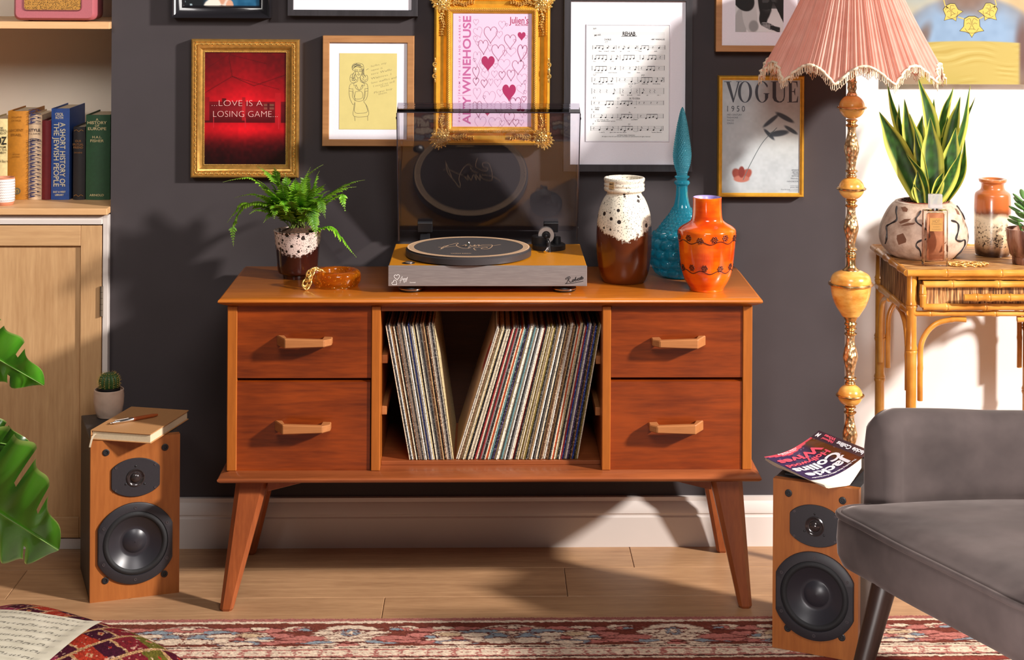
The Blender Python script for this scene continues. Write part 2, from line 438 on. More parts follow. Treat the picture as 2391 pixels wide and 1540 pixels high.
skirting('baseboard_right', XR + .002, 2.5, YA)

floor_ = bpy.data.objects.new('floor', None)
b = MB(); b.add(box(-2.2, 2.6, 0.2, YA + .05, -.06, -.012)); floor_ = struct(b.build('floor', plain('dark_joint', (60, 42, 30), 0.8), smooth=None))
pw, pl = 0.185, 1.28
jx = {0: at(1473, 1300, 4.21).x, 1: at(38, 1350, 4.02).x, 2: at(893, 1420, 3.84).x}
for i in range(-3, 18):
    y1 = 4.300 - pw * i; y0 = y1 - pw
    off = jx.get(i, (i * 0.47) % pl - .6)
    k0 = math.floor((-2.2 - off) / pl)
    x = off + k0 * pl
    while x < 2.6:
        xa, xb = max(x, -2.2), min(x + pl, 2.6)
        if xb - xa > .05 and y1 < YA + .06 + pw:
            b = MB(); b.add(box(-(xb - xa) / 2 + .0006, (xb - xa) / 2 - .0006, -pw / 2 + .0005, pw / 2 - .0005, -.0125, 0))
            b.build('plank', M_['floor'], floor_, loc=((xa + xb) / 2, (y0 + y1) / 2, 0), smooth=None, bevel=.0012)
        x += pl

# ---------------------------------------------------------------- sideboard
YF = 3.846; ZT = 0.70; YB = 3.87
P = lambda u, v, Y=YB: at(u, v, Y)
SX = (P(508, 703, YF).x + P(1782, 703, YF).x) / 2
SY = 4.045
sb = thing('sideboard', 'teak mid-century sideboard on splayed tapering legs below the gallery of frames', 'sideboard', (SX, SY, 0))
def X_(u, v=900, Y=YB): return at(u, v, Y).x - SX
def Z_(v, u=1145, Y=YB): return at(u, v, Y).z
y0, y1 = YF - SY, 4.245 - SY
hx = (P(1782, 703, YF).x - P(508, 703, YF).x) / 2
def slab(levels, hx, ya, yb):
    """stack of rectangles (inset, z) lofted into a slab with a shaped edge"""
    return loft([[(-hx + i, ya + i, z), (hx - i, ya + i, z), (hx - i, yb - i * .3, z), (-hx + i, yb - i * .3, z)] for i, z in levels])
b = MB(); b.add(slab([(.030, ZT - .024), (.012, ZT - .017), (.003, ZT - .0125), (0, ZT - .009), (.001, ZT - .005), (.006, ZT - .001), (.009, ZT)], hx, y0, y1))
b.build('top_board', M_['teak_top'], sb, smooth=50)
hb = (at(1775, 1115, YF - .005).x - at(502, 1115, YF - .005).x) / 2
ZB1, ZB0 = .307, .286
b = MB(); b.add(slab([(.022, ZB0), (.006, ZB0 + .001), (.001, ZB0 + .005), (0, ZB0 + .009), (.004, ZB0 + .013), (.024, ZB1), (.03, ZB1)], hb, y0 - .004, y1))
b.build('bottom_board', M_['teak_base'], sb, smooth=50)
ZTb = ZT - .022
yb0 = YB - SY
for (a, c, n) in ((X_(530), X_(553), 'side_panel'), (X_(1734), X_(1756), 'side_panel')):
    b = MB(); b.add(box(a, c, yb0, y1 - .012, ZB1, ZTb)); b.build(n, M_['teak_edge'], sb, smooth=None, bevel=.0015)
for (a, c) in ((X_(867), X_(888)), (X_(1406), X_(1426))):
    b = MB(); b.add(box(a, c, yb0 - .002, y1 - .014, ZB1, ZTb)); b.build('divider', M_['teak_edge'], sb, smooth=None, bevel=.0015)
b = MB(); b.add(box(X_(553), X_(1734), y1 - .014, y1 - .006, ZB1, ZTb)); b.build('back_panel', M_['dark_inside'], sb, smooth=None)
b = MB(); b.add(box(X_(888), X_(1406), yb0 + .004, yb0 + .022, Z_(727), ZTb)); b.build('top_rail', M_['teak_base'], sb, smooth=None, bevel=.001)
ZREC = .3165
b = MB(); b.add(box(X_(888), X_(1406), 3.912 - SY, y1 - .014, ZB1, ZREC)); b.build('shelf_liner', M_['teak_base'], sb, smooth=None, bevel=.001)
for (u0, u1, v) in ((888, 905, 838), (887, 903, 958), (1391, 1405, 840), (1390, 1404, 960)):
    z = Z_(v, u0, 3.93)
    xa, xb = sorted((X_(u0, v, 3.93), X_(u1, v, 3.93)))
    if u0 < 1000: xa = X_(888) ; 
    else: xb = X_(1406)
    b = MB(); b.add(box(xa, xb, 3.93 - SY, y1 - .02, z - .0095, z + .0095)); b.build('runner', M_['teak_handle'], sb, smooth=None, bevel=.001)
def handle(parent, x0, x1, zc, y, left):
    """faceted bow handle: plan outline with splayed ends, thicker towards the outer end"""
    w = x1 - x0; p = .040
    plan = [(0, 0), (.022, -p), (w - .016, -p), (w, -p + .016), (w, 0), (w - .02, 0), (w - .022, -p + .014), (.026, -p + .014), (.018, 0)]
    if not left: plan = [(w - a, c) for a, c in plan][::-1]
    def hh(a):
        t = a / w if left else 1 - a / w
        return .0115 - .004 * t
    n = len(plan)
    lo = [(x0 + a, y + c, zc - hh(a)) for a, c in plan]; hi = [(x0 + a, y + c, zc + hh(a)) for a, c in plan]
    b = MB(); b.add((lo + hi, [tuple(range(n - 1, -1, -1)), tuple(range(n, 2 * n))] + [(i, (i + 1) % n, n + (i + 1) % n, n + i) for i in range(n)]))
    return b.build('handle', M_['teak_handle'], parent, smooth=None, bevel=.002)
for (u0, v0, u1, v1, hu0, hu1, hv, left) in ((553.5, 711, 866, 882.5, 645, 776, 799, 1), (553, 885.5, 864.5, 1099, 641, 774, 999, 1), (1427, 711, 1733.5, 882, 1520, 1648, 800, 0), (1426, 885.5, 1733, 1098, 1515, 1644, 999, 0)):
    yd = yb0 + .004; xa, xb = X_(u0), X_(u1); za, zb = Z_(v1), Z_(v0)
    low = v0 > 800
    b = MB()
    ch = .006 if low else .0005
    b.add(loft([[(xa, yd, za), (xb, yd, za), (xb, yd, zb - ch), (xa, yd, zb - ch)], [(xa, yd + .02, za), (xb, yd + .02, za), (xb, yd + .02, zb), (xa, yd + .02, zb)]]))
    b.add(box(xa + .01, xb - .01, yd + .02, y1 - .03, za + .01, zb - .02))
    d = b.build('drawer', M_['teak_drawer'], sb, smooth=None)
    handle(d, X_(hu0), X_(hu1), Z_(hv, hu0, 3.85), yd, left)
def leg(xt, yt, xb, yb, wt, wb, dt, db, zt=ZB0 + .003):
    def sec(x, y, z, w, d, c=.22):
        a, e = w / 2, d / 2; k = min(a, e) * c
        return [(x - a + k, y - e, z), (x + a - k, y - e, z), (x + a, y - e + k, z), (x + a, y + e - k, z), (x + a - k, y + e, z), (x - a + k, y + e, z), (x - a, y + e - k, z), (x - a, y - e + k, z)]
    L = []
    for t in (0, .02, .15, .4, .7, .97, 1):
        k = .8 if t == 0 else 1
        L.append(sec(xb + (xt - xb) * t, yb + (yt - yb) * t, zt * t, (wb + (wt - wb) * t) * k, (db + (dt - db) * t) * k, .45))
    return loft(L)
for sx in (-1, 1):
    ft = X_(592 if sx < 0 else 1693, 1130, 3.9); fb = X_(527 if sx < 0 else 1742, 1422, YF)
    b = MB(); b.add(leg(ft, 3.905 - SY, fb, 3.862 - SY, .074, .029, .05, .034)); b.build('leg', M_['teak_leg'], sb, smooth=20)
    bt_ = X_(618 if sx < 0 else 1647, 1150, 4.19); bb = X_(590 if sx < 0 else 1682, 1285, 4.22)
    b = MB(); b.add(leg(ft, 4.175 - SY, fb * .995, 4.222 - SY, .07, .027, .045, .03)); b.build('leg', M_['teak_leg'], sb, smooth=20)
    xi = ft - sx * .034; xo = ft - sx * .135
    pr = [(xi, ZB0 + .002), (xi, ZB0 - .027), (xi - sx * .004, ZB0 - .027), (xo, ZB0 - .003), (xo, ZB0 + .002)]
    for yy in (3.885, 4.17):
        b = MB(); b.add(prism(pr, 0, -.024, T((0, yy - SY - .005, 0)) @ RX)); b.build('corner_bracket', M_['teak_leg'], sb, smooth=None, bevel=.001)

# ---------------------------------------------------------------- records
spine = {}
for nm, col in dict(cream=(226, 212, 186), white=(236, 230, 220), tan=(186, 150, 104), brown=(104, 70, 44), black=(30, 28, 30), grey=(130, 124, 118), red=(150, 38, 44), blue=(36, 62, 150), olive=(128, 108, 44), orange=(206, 84, 40), teal=(96, 140, 146), purple=(64, 48, 92), buff=(206, 186, 140)).items():
    m, nt, bs = newmat('record_spine_' + nm); bs.inputs['Roughness'].default_value = 0.6
    nz = N(nt, 'ShaderNodeTexNoise'); nz.inputs['Scale'].default_value = 60; nz.inputs['Detail'].default_value = 6
    nt.links.new(coords(nt, (3, 3, 6), rand=True), nz.inputs['Vector'])
    c = C(*col); dk = C(*[max(12, v * .28) for v in col]) if nm not in ('black', 'brown', 'purple', 'blue') else C(*[min(235, v * 1.2 + 105) for v in col])
    nt.links.new(ramp(nt, nz.outputs['Fac'], [(0.0, c), (0.57, c), (0.63, dk), (0.67, c)]), bs.inputs['Base Color'])
    spine[nm] = m
ordn = lambda n: '%d%s' % (n, 'th' if 10 <= n % 100 <= 20 else {1: 'st', 2: 'nd', 3: 'rd'}.get(n % 10, 'th'))
_rm = {}
def record(x, lean, t, nm, hgt, label, group):
    """one sleeve standing on the liner, leaning by `lean` (positive to the right)"""
    key = (nm, round(t, 4), round(hgt, 3))
    if key not in _rm:
        b = MB(); b.add(box(-t / 2, t / 2, 0, .312, 0, hgt)); _rm[key] = b.mesh('record_sleeve', spine[nm], smooth=None, bevel=min(.0009, t * .3))
    o = bpy.data.objects.new('record_sleeve', _rm[key]); COL.objects.link(o)
    o.location = (x, 3.917 + rnd.random() * .006, ZREC + abs(math.sin(lean)) * t / 2 + .0003)
    o.rotation_euler = (0, lean, 0)
    return tag(o, label, 'record', group)
def run(ub0, ub1, l0, l1, n, names, where, side, group):
    xb0, xb1 = at(ub0, 1078, 3.917).x, at(ub1, 1078, 3.917).x
    cnt = {}
    for k in range(n):
        f = k / (n - 1); ln = math.radians(l0 + (l1 - l0) * f)
        nm = names[k % len(names)] if not callable(names) else names(k)
        pitch = (xb1 - xb0) / (n - 1); t = round(min(pitch, .0041) * (.80 if k % 3 else .9), 4)
        cnt[nm] = cnt.get(nm, 0) + 1
        adj = dict(cream='cream', white='white', tan='tan', brown='brown', black='black', grey='grey', red='dark red', blue='blue', olive='olive', orange='orange', teal='pale teal', purple='purple', buff='buff yellow')[nm]
        o = record(xb0 + pitch * k, ln, t, nm, .305 + .01 * rnd.random() // .002 * .002 + .004, 'thin record sleeve with %s spine, %s sleeve from the left in the %s row' % (adj, ordn(k + 1), where), group)
        if k == 0 and side == 'R':
            def cov(U, V):
                im = np.ones(U.shape + (3,)) * np.array([206, 168, 140.]); im = over(im, ((V < .03) & ((U * 26 % 1) < .5)) * 1.0, (50, 30, 30))
                im = over(im, ell(U, V, .1, .16, .07, .05, .1), (214, 78, 40)); im = over(im, ell(U, V, .13, .26, .08, .09, .4), (150, 28, 50))
                return over(im, sstep(.7, 1, V) * .5, (214, 170, 90))  # yellower bottom: a gradient of light painted into the cover
            paint('sleeve_cover', o, .001, .311, .001, .3105, 0, 40, 40, cov, M_['print'], M=Matrix(((0, 1, 0, -t / 2 - .0003), (1, 0, 0, 0), (0, 0, 1, 0), (0, 0, 0, 1))))
seqL = 'cream black white tan brown cream black brown white cream black cream white black cream blue grey white buff black cream grey black cream brown tan black brown cream white black cream buff'.split()
seqR = 'white cream brown buff cream buff black cream white cream black red cream grey red white black cream orange cream teal black purple buff white cream grey teal cream white black grey white cream red black buff cream olive cream buff olive black cream tan white black grey cream black tan brown cream white brown tan black cream orange cream buff black cream red blue grey white purple black brown blue black olive cream'.split()
run(957, 1058, -10.4, -8.4, len(seqL), seqL, 'left-leaning', 'L', 'records leaning left in the sideboard')
run(1066, 1348, 17.0, 9.6, len(seqR), seqR, 'right-leaning', 'R', 'records leaning right in the sideboard')

# ---------------------------------------------------------------- turntable
YT0, YT1 = 3.90, 4.195
tx0, tx1 = at(907, 640, YT0).x, at(1370, 640, YT0).x
TX, TY = (tx0 + tx1) / 2, (YT0 + YT1) / 2
tt = thing('turntable', 'mustard topped turntable with brushed front and raised smoky lid on the sideboard', 'turntable', (TX, TY, ZT))
ZD0, ZD1 = at(1140, 667, YT0).z - ZT, at(1140, 620, YT0).z - ZT
hw, hd = (tx1 - tx0) / 2, (YT1 - YT0) / 2
mt_top = plain('mustard_satin_lacquer', (206, 132, 26), 0.32, noise=0.03, nscale=30)
b = MB(); b.add(box(-hw, hw, -hd + .002, hd, ZD0, ZD1)); b.build('plinth', mt_top, tt, smooth=None, bevel=.0015)
bru, nt, bs = newmat('brushed_aluminium_front'); bs.inputs['Metallic'].default_value = .55; bs.inputs['Roughness'].default_value = .42
nz = N(nt, 'ShaderNodeTexNoise'); nz.inputs['Scale'].default_value = 8; nz.inputs['Detail'].default_value = 5; nt.links.new(coords(nt, (4, 60, 60)), nz.inputs['Vector'])
nt.links.new(ramp(nt, nz.outputs['Fac'], [(.25, C(150, 141, 140)), (.75, C(172, 163, 160))]), bs.inputs['Base Color'])
b = MB(); b.add(box(-hw - .0005, hw + .0005, -hd - .002, -hd + .002, ZD0 - .0005, ZD1 + .0004)); fp = b.build('front_panel', bru, tt, smooth=None, bevel=.0008)
pxs = YT0 / F
def FL(u, v): p = at(u, v, YT0 - .002); return (p.x - TX, p.z - ZT)
ik = Ink(hd + .0026)
z5 = 900, 540, 6.642      # zoomed crop used for the small marks
def Q(pts): return [FL(900 + a / 6.642, 540 + c / 6.642) for a, c in pts]
for cx, cy, w, rot in ((178, 675, 84, .12), (146, 765, 80, .85)):
    c = FL(900 + cx / 6.642, 540 + cy / 6.642); k = w / 6.642 * pxs
    ik.line(heart(c[0], c[1] - k * .45, k, k, rot=rot), .0011, closed=True)
for st in ([(208, 770), (222, 760), (245, 715), (262, 698), (250, 740), (222, 800)], [(215, 765), (250, 752), (275, 745)], [(262, 750), (270, 728), (276, 748), (286, 726), (292, 748), (302, 724), (308, 745), (318, 720)], [(318, 720), (322, 745), (342, 702), (325, 770), (310, 780), (318, 745)], [(272, 765), (288, 752), (294, 795), (280, 775), (302, 770), (310, 752), (290, 790)]):
    ik.line(spline(Q(st), 6), .0006)
ik.line(Q([(381, 780), (381, 803)]), .0005); p = FL(900 + 428 / 6.642, 540 + 798 / 6.642); ik.text('Limited', p[0], p[1], .0022, .0112, bold=.01)
ik.build('front_marks', M_['white_ink'], fp)
ik = Ink(hd + .0026); k = 3.207
def R5(pts): return [FL(880 + a / k, 230 + c / k) for a, c in pts]
a, c = R5([(1432, 1374), (1548, 1336)])
for st in ([(1412, 1384), (1424, 1376), (1436, 1340), (1418, 1352), (1416, 1344), (1440, 1332), (1448, 1342), (1436, 1358), (1452, 1374), (1462, 1368)],
           [(1462, 1368), (1470, 1352), (1478, 1358), (1470, 1370), (1464, 1366), (1484, 1354), (1492, 1334), (1484, 1352), (1486, 1366), (1498, 1358), (1492, 1350), (1486, 1360)],
           [(1498, 1358), (1506, 1354), (1512, 1344), (1504, 1346), (1506, 1360), (1516, 1356), (1520, 1340), (1524, 1342), (1520, 1356), (1530, 1350), (1534, 1328), (1528, 1350), (1536, 1350), (1542, 1336), (1546, 1346), (1538, 1352)], [(1526, 1338), (1540, 1334)], [(1412, 1384), (1470, 1380), (1546, 1366)]):
    ik.line(spline(R5(st), 6), .00115)
ik.build('front_lettering', M_['ink'], fp)
for sx in (-1, 1):
    for sy in (-1, 1):
        b = MB(); b.add(lathe([(.020, ZD0 - .0005), (.020, .0125), (.026, .0118), (.0275, .009), (.0275, .0035), (.025, .001), (.022, 0)], 32), M=T((sx * (hw - .050), sy * (hd - .035), 0)))
        ft_ = b.build('foot', M_['black'], tt)
        b = MB(); b.add(lathe([(.0278, .0052), (.0284, .0058), (.0284, .0072), (.0278, .0078)], 32, cap=False), M=T((sx * (hw - .050), sy * (hd - .035), 0))); b.build('foot_ring', M_['chrome'], ft_)
# platter
pc = at(1094, 578, 4.03).x - TX; pr_ = .1475; py = 4.035 - TY; pz = ZD1
b = MB(); b.add(lathe([(pr_ - .004, pz + .0015), (pr_, pz + .003), (pr_, pz + .016), (pr_ - .0015, pz + .0175)], 96), M=T((pc, py, 0))); pla = b.build('platter', plain('dark_grey_metal', (84, 80, 82), 0.38, 0.6), tt)
b = MB(); b.add(lathe([(pr_ - .0035, pz + .0175), (pr_ - .0035, pz + .0205)], 96), M=T((pc, py, 0))); mat_ = b.build('slipmat', plain('black_felt', (58, 52, 52), 0.9, noise=.25, nscale=500, bmp=.3), pla)
cork = plain('cream_print', (214, 176, 140), 0.8, noise=.1, nscale=400)
MP = T((pc, py, pz + .0207)) @ Matrix.Rotation(-PI / 2, 4, 'X')
ik = Ink(.0002)
for r0, r1 in ((.1392, .1438), (.1365, .1384), (.1338, .1357), (.1312, .1330), (.1286, .1304)):
    n = 96; vs = []; 
    for i in range(n): a = 2 * PI * i / n; vs += [(r1 * math.cos(a), r1 * math.sin(a)), (r0 * math.cos(a), r0 * math.sin(a))]
    ik._put(vs, [(2 * i, (2 * i + 2) % (2 * n), (2 * i + 3) % (2 * n), 2 * i + 1) for i in range(n)])
def G(pts):     # signature strokes: crop pixels to mat metres
    out = []
    for a, c in pts:
        p = atz(900 + a / 6.642, 540 + c / 6.642, ZT + pz + .021); out.append((p.x - TX - pc, p.y - TY - py))
    return out
for st in ([(850, 280), (900, 235), (1010, 205), (1110, 178), (1125, 190), (1100, 205), (1115, 230), (1180, 255), (1250, 265), (1320, 255)], [(845, 282), (880, 262), (1000, 205)], [(820, 242), (900, 246), (1040, 232), (1180, 220), (1250, 205), (1240, 225), (1300, 205), (1340, 225), (1390, 206), (1380, 226), (1450, 205), (1440, 228)], [(1440, 228), (1500, 210), (1640, 205), (1650, 235), (1590, 270), (1490, 270), (1510, 255), (1580, 250), (1540, 240), (1380, 255), (1390, 285), (1410, 290)], [(1480, 225), (1600, 222), (1700, 215), (1790, 202)], [(1280, 255), (1320, 240), (1420, 232)]):
    ik.line(spline(G(st), 7), .0017)
p = G([(1172, 342)])[0]; ik.text('Limited Edition', p[0], p[1], .006, .046, bold=.02)
ik.build('slipmat_print', cork, mat_, M=MP)
b = MB(); b.add(lathe([(.0036, pz + .0205), (.0036, pz + .030), (.0012, pz + .0335)], 16), M=T((pc, py, 0))); b.build('spindle', M_['chrome'], pla)
# start button
bx = at(954, 614, 3.93).x - TX; by = atz(954, 614, ZT + ZD1).y - TY
b = MB(); b.add(lathe([(.0145, ZD1 - .001), (.0145, ZD1 + .0009), (.013, ZD1 + .0012)], 32), M=T((bx, by, 0))); kb = b.build('switch_surround', M_['black'], tt)
b = MB(); b.add(lathe([(.009, ZD1 + .001), (.009, ZD1 + .003), (.008, ZD1 + .0036)], 32), M=T((bx + .001, by, 0))); b.build('switch_button', M_['steel'], kb)
# tonearm
ax = at(1274, 590, 4.12).x - TX; ay = 4.128 - TY
ta = MB(); ta.add(lathe([(.040, ZD1), (.040, ZD1 + .011), (.038, ZD1 + .013)], 48), M=T((ax + .008, ay - .002, 0)))
ta.add(lathe([(.022, ZD1 + .012), (.022, ZD1 + .030), (.019, ZD1 + .032)], 32), M=T((ax - .012, ay, 0)))
ta.add(lathe([(.010, ZD1 + .012), (.0085, ZD1 + .028)], 20), M=T((ax + .028, ay + .006, 0)))
ta.add(lathe([(.0075, ZD1), (.0055, ZD1 + .022)], 20), M=T((ax + .006, ay - .043, 0)))
arm = ta.build('tonearm', M_['black'], tt)
hz = at(1276, 546, 4.14).z - ZT
b = MB(); b.add(lathe([(.0105, -.006), (.0185, -.006), (.0190, -.005), (.0190, .014), (.0105, .014)], 40, cap=False), M=T((ax + .001, ay + .004, hz)) @ RX); b.build('counterweight', plain('satin_silver', (206, 198, 194), .4, .25), arm)
b = MB(); b.add(ellip((ax + .001, ay - .004, hz - .001), (.0108, .02, .0108), 16, 8)); b.add(box(ax - .018, ax - .010, ay - .004, ay + .008, ZD1 + .02, hz + .004)); b.build('pivot', M_['black'], arm)
b = MB(); b.add(tube(spline([(ax + .002, ay - .012, hz - .002), (ax + .006, ay - .03, hz - .016), (ax + .004, ay - .05, hz - .024), (ax - .003, ay - .064, hz - .031)], 6), .0042, 10)); b.build('arm_tube', M_['chrome'], arm)
b = MB(); b.add(box(ax - .013, ax + .002, ay - .078, ay - .06, hz - .040, hz - .034)); b.add(tube([(ax - .012, ay - .066, hz - .036), (ax - .026, ay - .07, hz - .034)], .0012, 6)); hs = b.build('headshell', M_['black'], arm, bevel=.001, smooth=None)
b = MB(); b.add(box(ax - .0145, ax + .0035, ay - .080, ay - .064, hz - .051, hz - .040)); b.build('cartridge', plain('ivory_plastic', (222, 222, 196), .4), hs, smooth=None, bevel=.001)
b = MB(); b.add(box(ax - .0125, ax - .0045, ay - .0806, ay - .0798, hz - .0475, hz - .0425)); b.build('cartridge_label', plain('green_label', (136, 164, 118), .5), hs, smooth=None)
# lid: hinged at the back, leaning towards the room
LID = T((0, 4.235 - TY, ZD1 + .027)) @ Matrix.Rotation(math.radians(20), 4, 'X')
lw, lh, ld, lt = (at(1357, 270, 4.065).x - at(928, 270, 4.065).x) / 2, .346, .052, .003
acr = sheetglass('smoky_acrylic', (243, 243, 246), .025)
b = MB(); b.add(box(-lw, lw, -lt, 0, 0, lh)); b.add(box(-lw, lw, -ld, -lt - .0001, lh - lt, lh)); 
for sx in (-1, 1): b.add(box(min(sx * lw, sx * (lw - lt)), max(sx * lw, sx * (lw - lt)), -ld, -lt - .0001, 0, lh - lt - .0001))
lid = b.build('lid', acr, tt, smooth=None, recalc=True); 
for o in (lid,): o.matrix_local = LID
for sx in (-1, 1):
    b = MB(); b.add(box(sx * .155 - .018, sx * .155 + .018, -.014, -.0032, .002, .028)); b.add(box(sx * .155 - .012, sx * .155 + .012, -.05, -.004, -.030, -.006)); b.build('hinge', M_['black'], lid, smooth=None, bevel=.001)
    for q_ in (lh - .022, .03): b = MB(); b.add(ellip((sx * (lw + .0015), -.04, q_), (.002, .0035, .0035))); b.build('lid_bumper', M_['black'], lid)
edge = plain('acrylic_edge', (40, 40, 48), .2)
b = MB(); b.add(box(-lw, lw, -ld - .0012, -ld - .0001, lh - .0022, lh)); b.build('lid_edge', edge, lid, smooth=None)
for sx in (-1, 1): b = MB(); b.add(box(sx * lw - .0012, sx * lw + .0012, -ld - .0012, -ld - .0001, 0, lh - lt)); b.build('lid_edge', edge, lid, smooth=None)
# ---------------------------------------------------------------- framed pictures on the charcoal wall
class Frame:
    """a picture hung on a wall: outer rectangle given by where its front face shows, with its own depth"""
    def __init__(s, name, label, cat, u0, v0, u1, v1, depth, group=None, wall=YW):
        s.Y = wall - depth; um, vm = (u0 + u1) / 2, (v0 + v1) / 2
        x0, x1 = at(u0, vm, s.Y).x, at(u1, vm, s.Y).x; z1, z0 = at(um, v0, s.Y).z, at(um, v1, s.Y).z
        s.o = thing(name, label, cat, ((x0 + x1) / 2, wall - .001, (z0 + z1) / 2), 0, group)
        s.hw, s.hh, s.d = (x1 - x0) / 2, (z1 - z0) / 2, depth
        s.c = s.o.location; s.px = s.Y / F
    def L(s, u, v):                       # a spot on the picture plane, in the frame's own metres
        p = at(u, v, s.Y + .005); return (p.x - s.c.x, p.z - s.c.z)
    def pts(s, P, ox=0, oy=0, k=1.0): return [s.L(ox + a / k, oy + c / k) for a, c in P]
    def moulding(s, prof, mat, name='frame'):
        """prof: (inset, depth from the wall)"""
        loops = [[(-s.hw + i, -d, -s.hh + i), (s.hw - i, -d, -s.hh + i), (s.hw - i, -d, s.hh - i), (-s.hw + i, -d, s.hh - i)] for i, d in prof]
        b = MB(); b.add(loft(loops, cap=False)); return b.build(name, mat, s.o, smooth=35, recalc=False if False else True)
    def sheet(s, name, u0, v0, u1, v1, y, mat, t=.0015):
        (x0, z1), (x1, z0) = s.L(u0, v0), s.L(u1, v1)
        b = MB(); b.add(box(x0, x1, -y, -y + t, z0, z1)); return b.build(name, mat, s.o, smooth=None)
    def pic(s, name, u0, v0, u1, v1, y, nx, nz, fn, mat=None, parent=None):
        (x0, z1), (x1, z0) = s.L(u0, v0), s.L(u1, v1)
        return paint(name, parent or s.o, x0, x1, z0, z1, -y, nx, nz, fn, mat or M_['print'])
    def backing(s):
        b = MB(); b.add(box(-s.hw + .004, s.hw - .004, -.006, 0, -s.hh + .004, s.hh - .004)); return b.build('backing', M_['black'], s.o, smooth=None)
def box_profile(w, d): return [(0, 0), (0, d - .001), (.001, d), (w - .001, d), (w, d - .001), (w, d - .008)]

# -- black bevelled frame, top left (cut by the picture's top edge)
f = Frame('framed_photograph', 'glossy black sloped frame with a photo of seated person in white lace dress, top left', 'picture', 400, -210, 632, 42, .03)
f.moulding([(0, 0), (0, .03), (.003, .030), (.014, .018), (.024, .014), (.027, .016), (.030, .012), (.031, .006)], plain('black_gloss_frame', (30, 28, 32), .18, coat=.6)); f.backing()
def photo1(U, V):
    im = np.ones(U.shape + (3,)) * np.array([34, 92, 128.]); im += (vnoise(U, V, 22, 26, 3)[..., None] - .5) * 34
    im = over(im, 1 - sstep(.22, .36, U), (20, 24, 28)); n = vnoise(U, V, 26, 30, 5)
    im = over(im, (1 - sstep(.3, .34, U)) * (n > .82), (150, 168, 176))
    im = over(im, ell(U, V, .45, .86, .14, .25, .08), (222, 208, 196)); im = over(im, ell(U, V, .38, 1.0, .13, .1, .08), (236, 224, 212))
    im = over(im, ell(U, V, .47, .62, .09, .16, .1), (150, 30, 34)); im = over(im, ell(U, V, .50, .30, .075, .08, .1), (206, 150, 122)); im = over(im, ell(U, V, .50, .24, .10, .09, .1), (40, 26, 24))
    im = over(im, band(U, V, [(.38, .55), (.40, .8), (.5, .93)], .025), (206, 150, 122)); im = over(im, band(U, V, [(.58, .55), (.58, .8), (.5, .94)], .025), (206, 150, 122))
    im = over(im, ell(U, V, .60, .98, .05, .07, .1), (214, 160, 132)); im = over(im, ell(U, V, .49, .985, .03, .012, .2), (60, 40, 36))
    return im
f.pic('photograph', 431, -180, 604, 18, .0105, 100, 110, photo1, M_['print_gloss'])

# -- black frame with white mount, top middle
f = Frame('framed_print', 'slim black frame showing only its blank white mount, between photo and ornate gold frame', 'picture', 672, -330, 976, 38, .028)
f.moulding(box_profile(.0145, .028), M_['black_frame']); f.backing(); f.sheet('mount', 684, -316, 963, 24, .0225, M_['white_mat'])
mt = f.pic('print', 735, -270, 912, -40, .0230, 30, 40, lambda U, V: np.ones(U.shape + (3,)) * 180.0 - 40 * ell(U, V, .5, .5, .3, .3, .3)[..., None])

# -- gold frame with red neon photograph
f = Frame('framed_poster', 'gold beaded frame around a red neon sign photograph, above the fern', 'picture', 445, 92, 697, 415.5, .026)
f.moulding([(0, 0), (0, .020), (.003, .0235), (.0065, .0235), (.008, .0215), (.0145, .0215), (.016, .0235), (.019, .0225), (.024, .0165), (.027, .015), (.030, .0155), (.0325, .015), (.033, .012)], M_['gold'])
f.backing()
def around(fr, inset, step):
    """points and directions every `step` along a rectangle inset from the frame edge"""
    w, h = fr.hw - inset, fr.hh - inset; out = []
    for (ax, az, bx, bz) in ((-w, -h, w, -h), (w, -h, w, h), (w, h, -w, h), (-w, h, -w, -h)):
        L = math.hypot(bx - ax, bz - az); n = max(1, round(L / step)); an = math.atan2(bz - az, bx - ax)
        for k in range(n): t = (k + .5) / n; out.append((ax + (bx - ax) * t, az + (bz - az) * t, an, k))
    return out
b = MB()
for x, z, an, k in around(f, .0314, .0036): b.add(ellip((x, -.0155, z), (.0014, .0014, .0014), 6, 4))
b.build('beading', M_['gold_metal'], f.o, kind='stuff')
b = MB()
for x, z, an, k in around(f, .0112, .0066):
    for q, (da, off, le) in enumerate(((.75, .0, .0042), (-.6, .0028, .0026), (.2, -.0022, .0024))):
        R = Matrix.Rotation(-(an + (da if k % 2 else -da)), 3, 'Y')
        b.add(ellip((x + math.cos(an) * off, -.0222, z + math.sin(an) * off), (le, .0016, .0011), 6, 4, R))
b.build('leaf_scroll', M_['gold_metal'], f.o, kind='stuff')
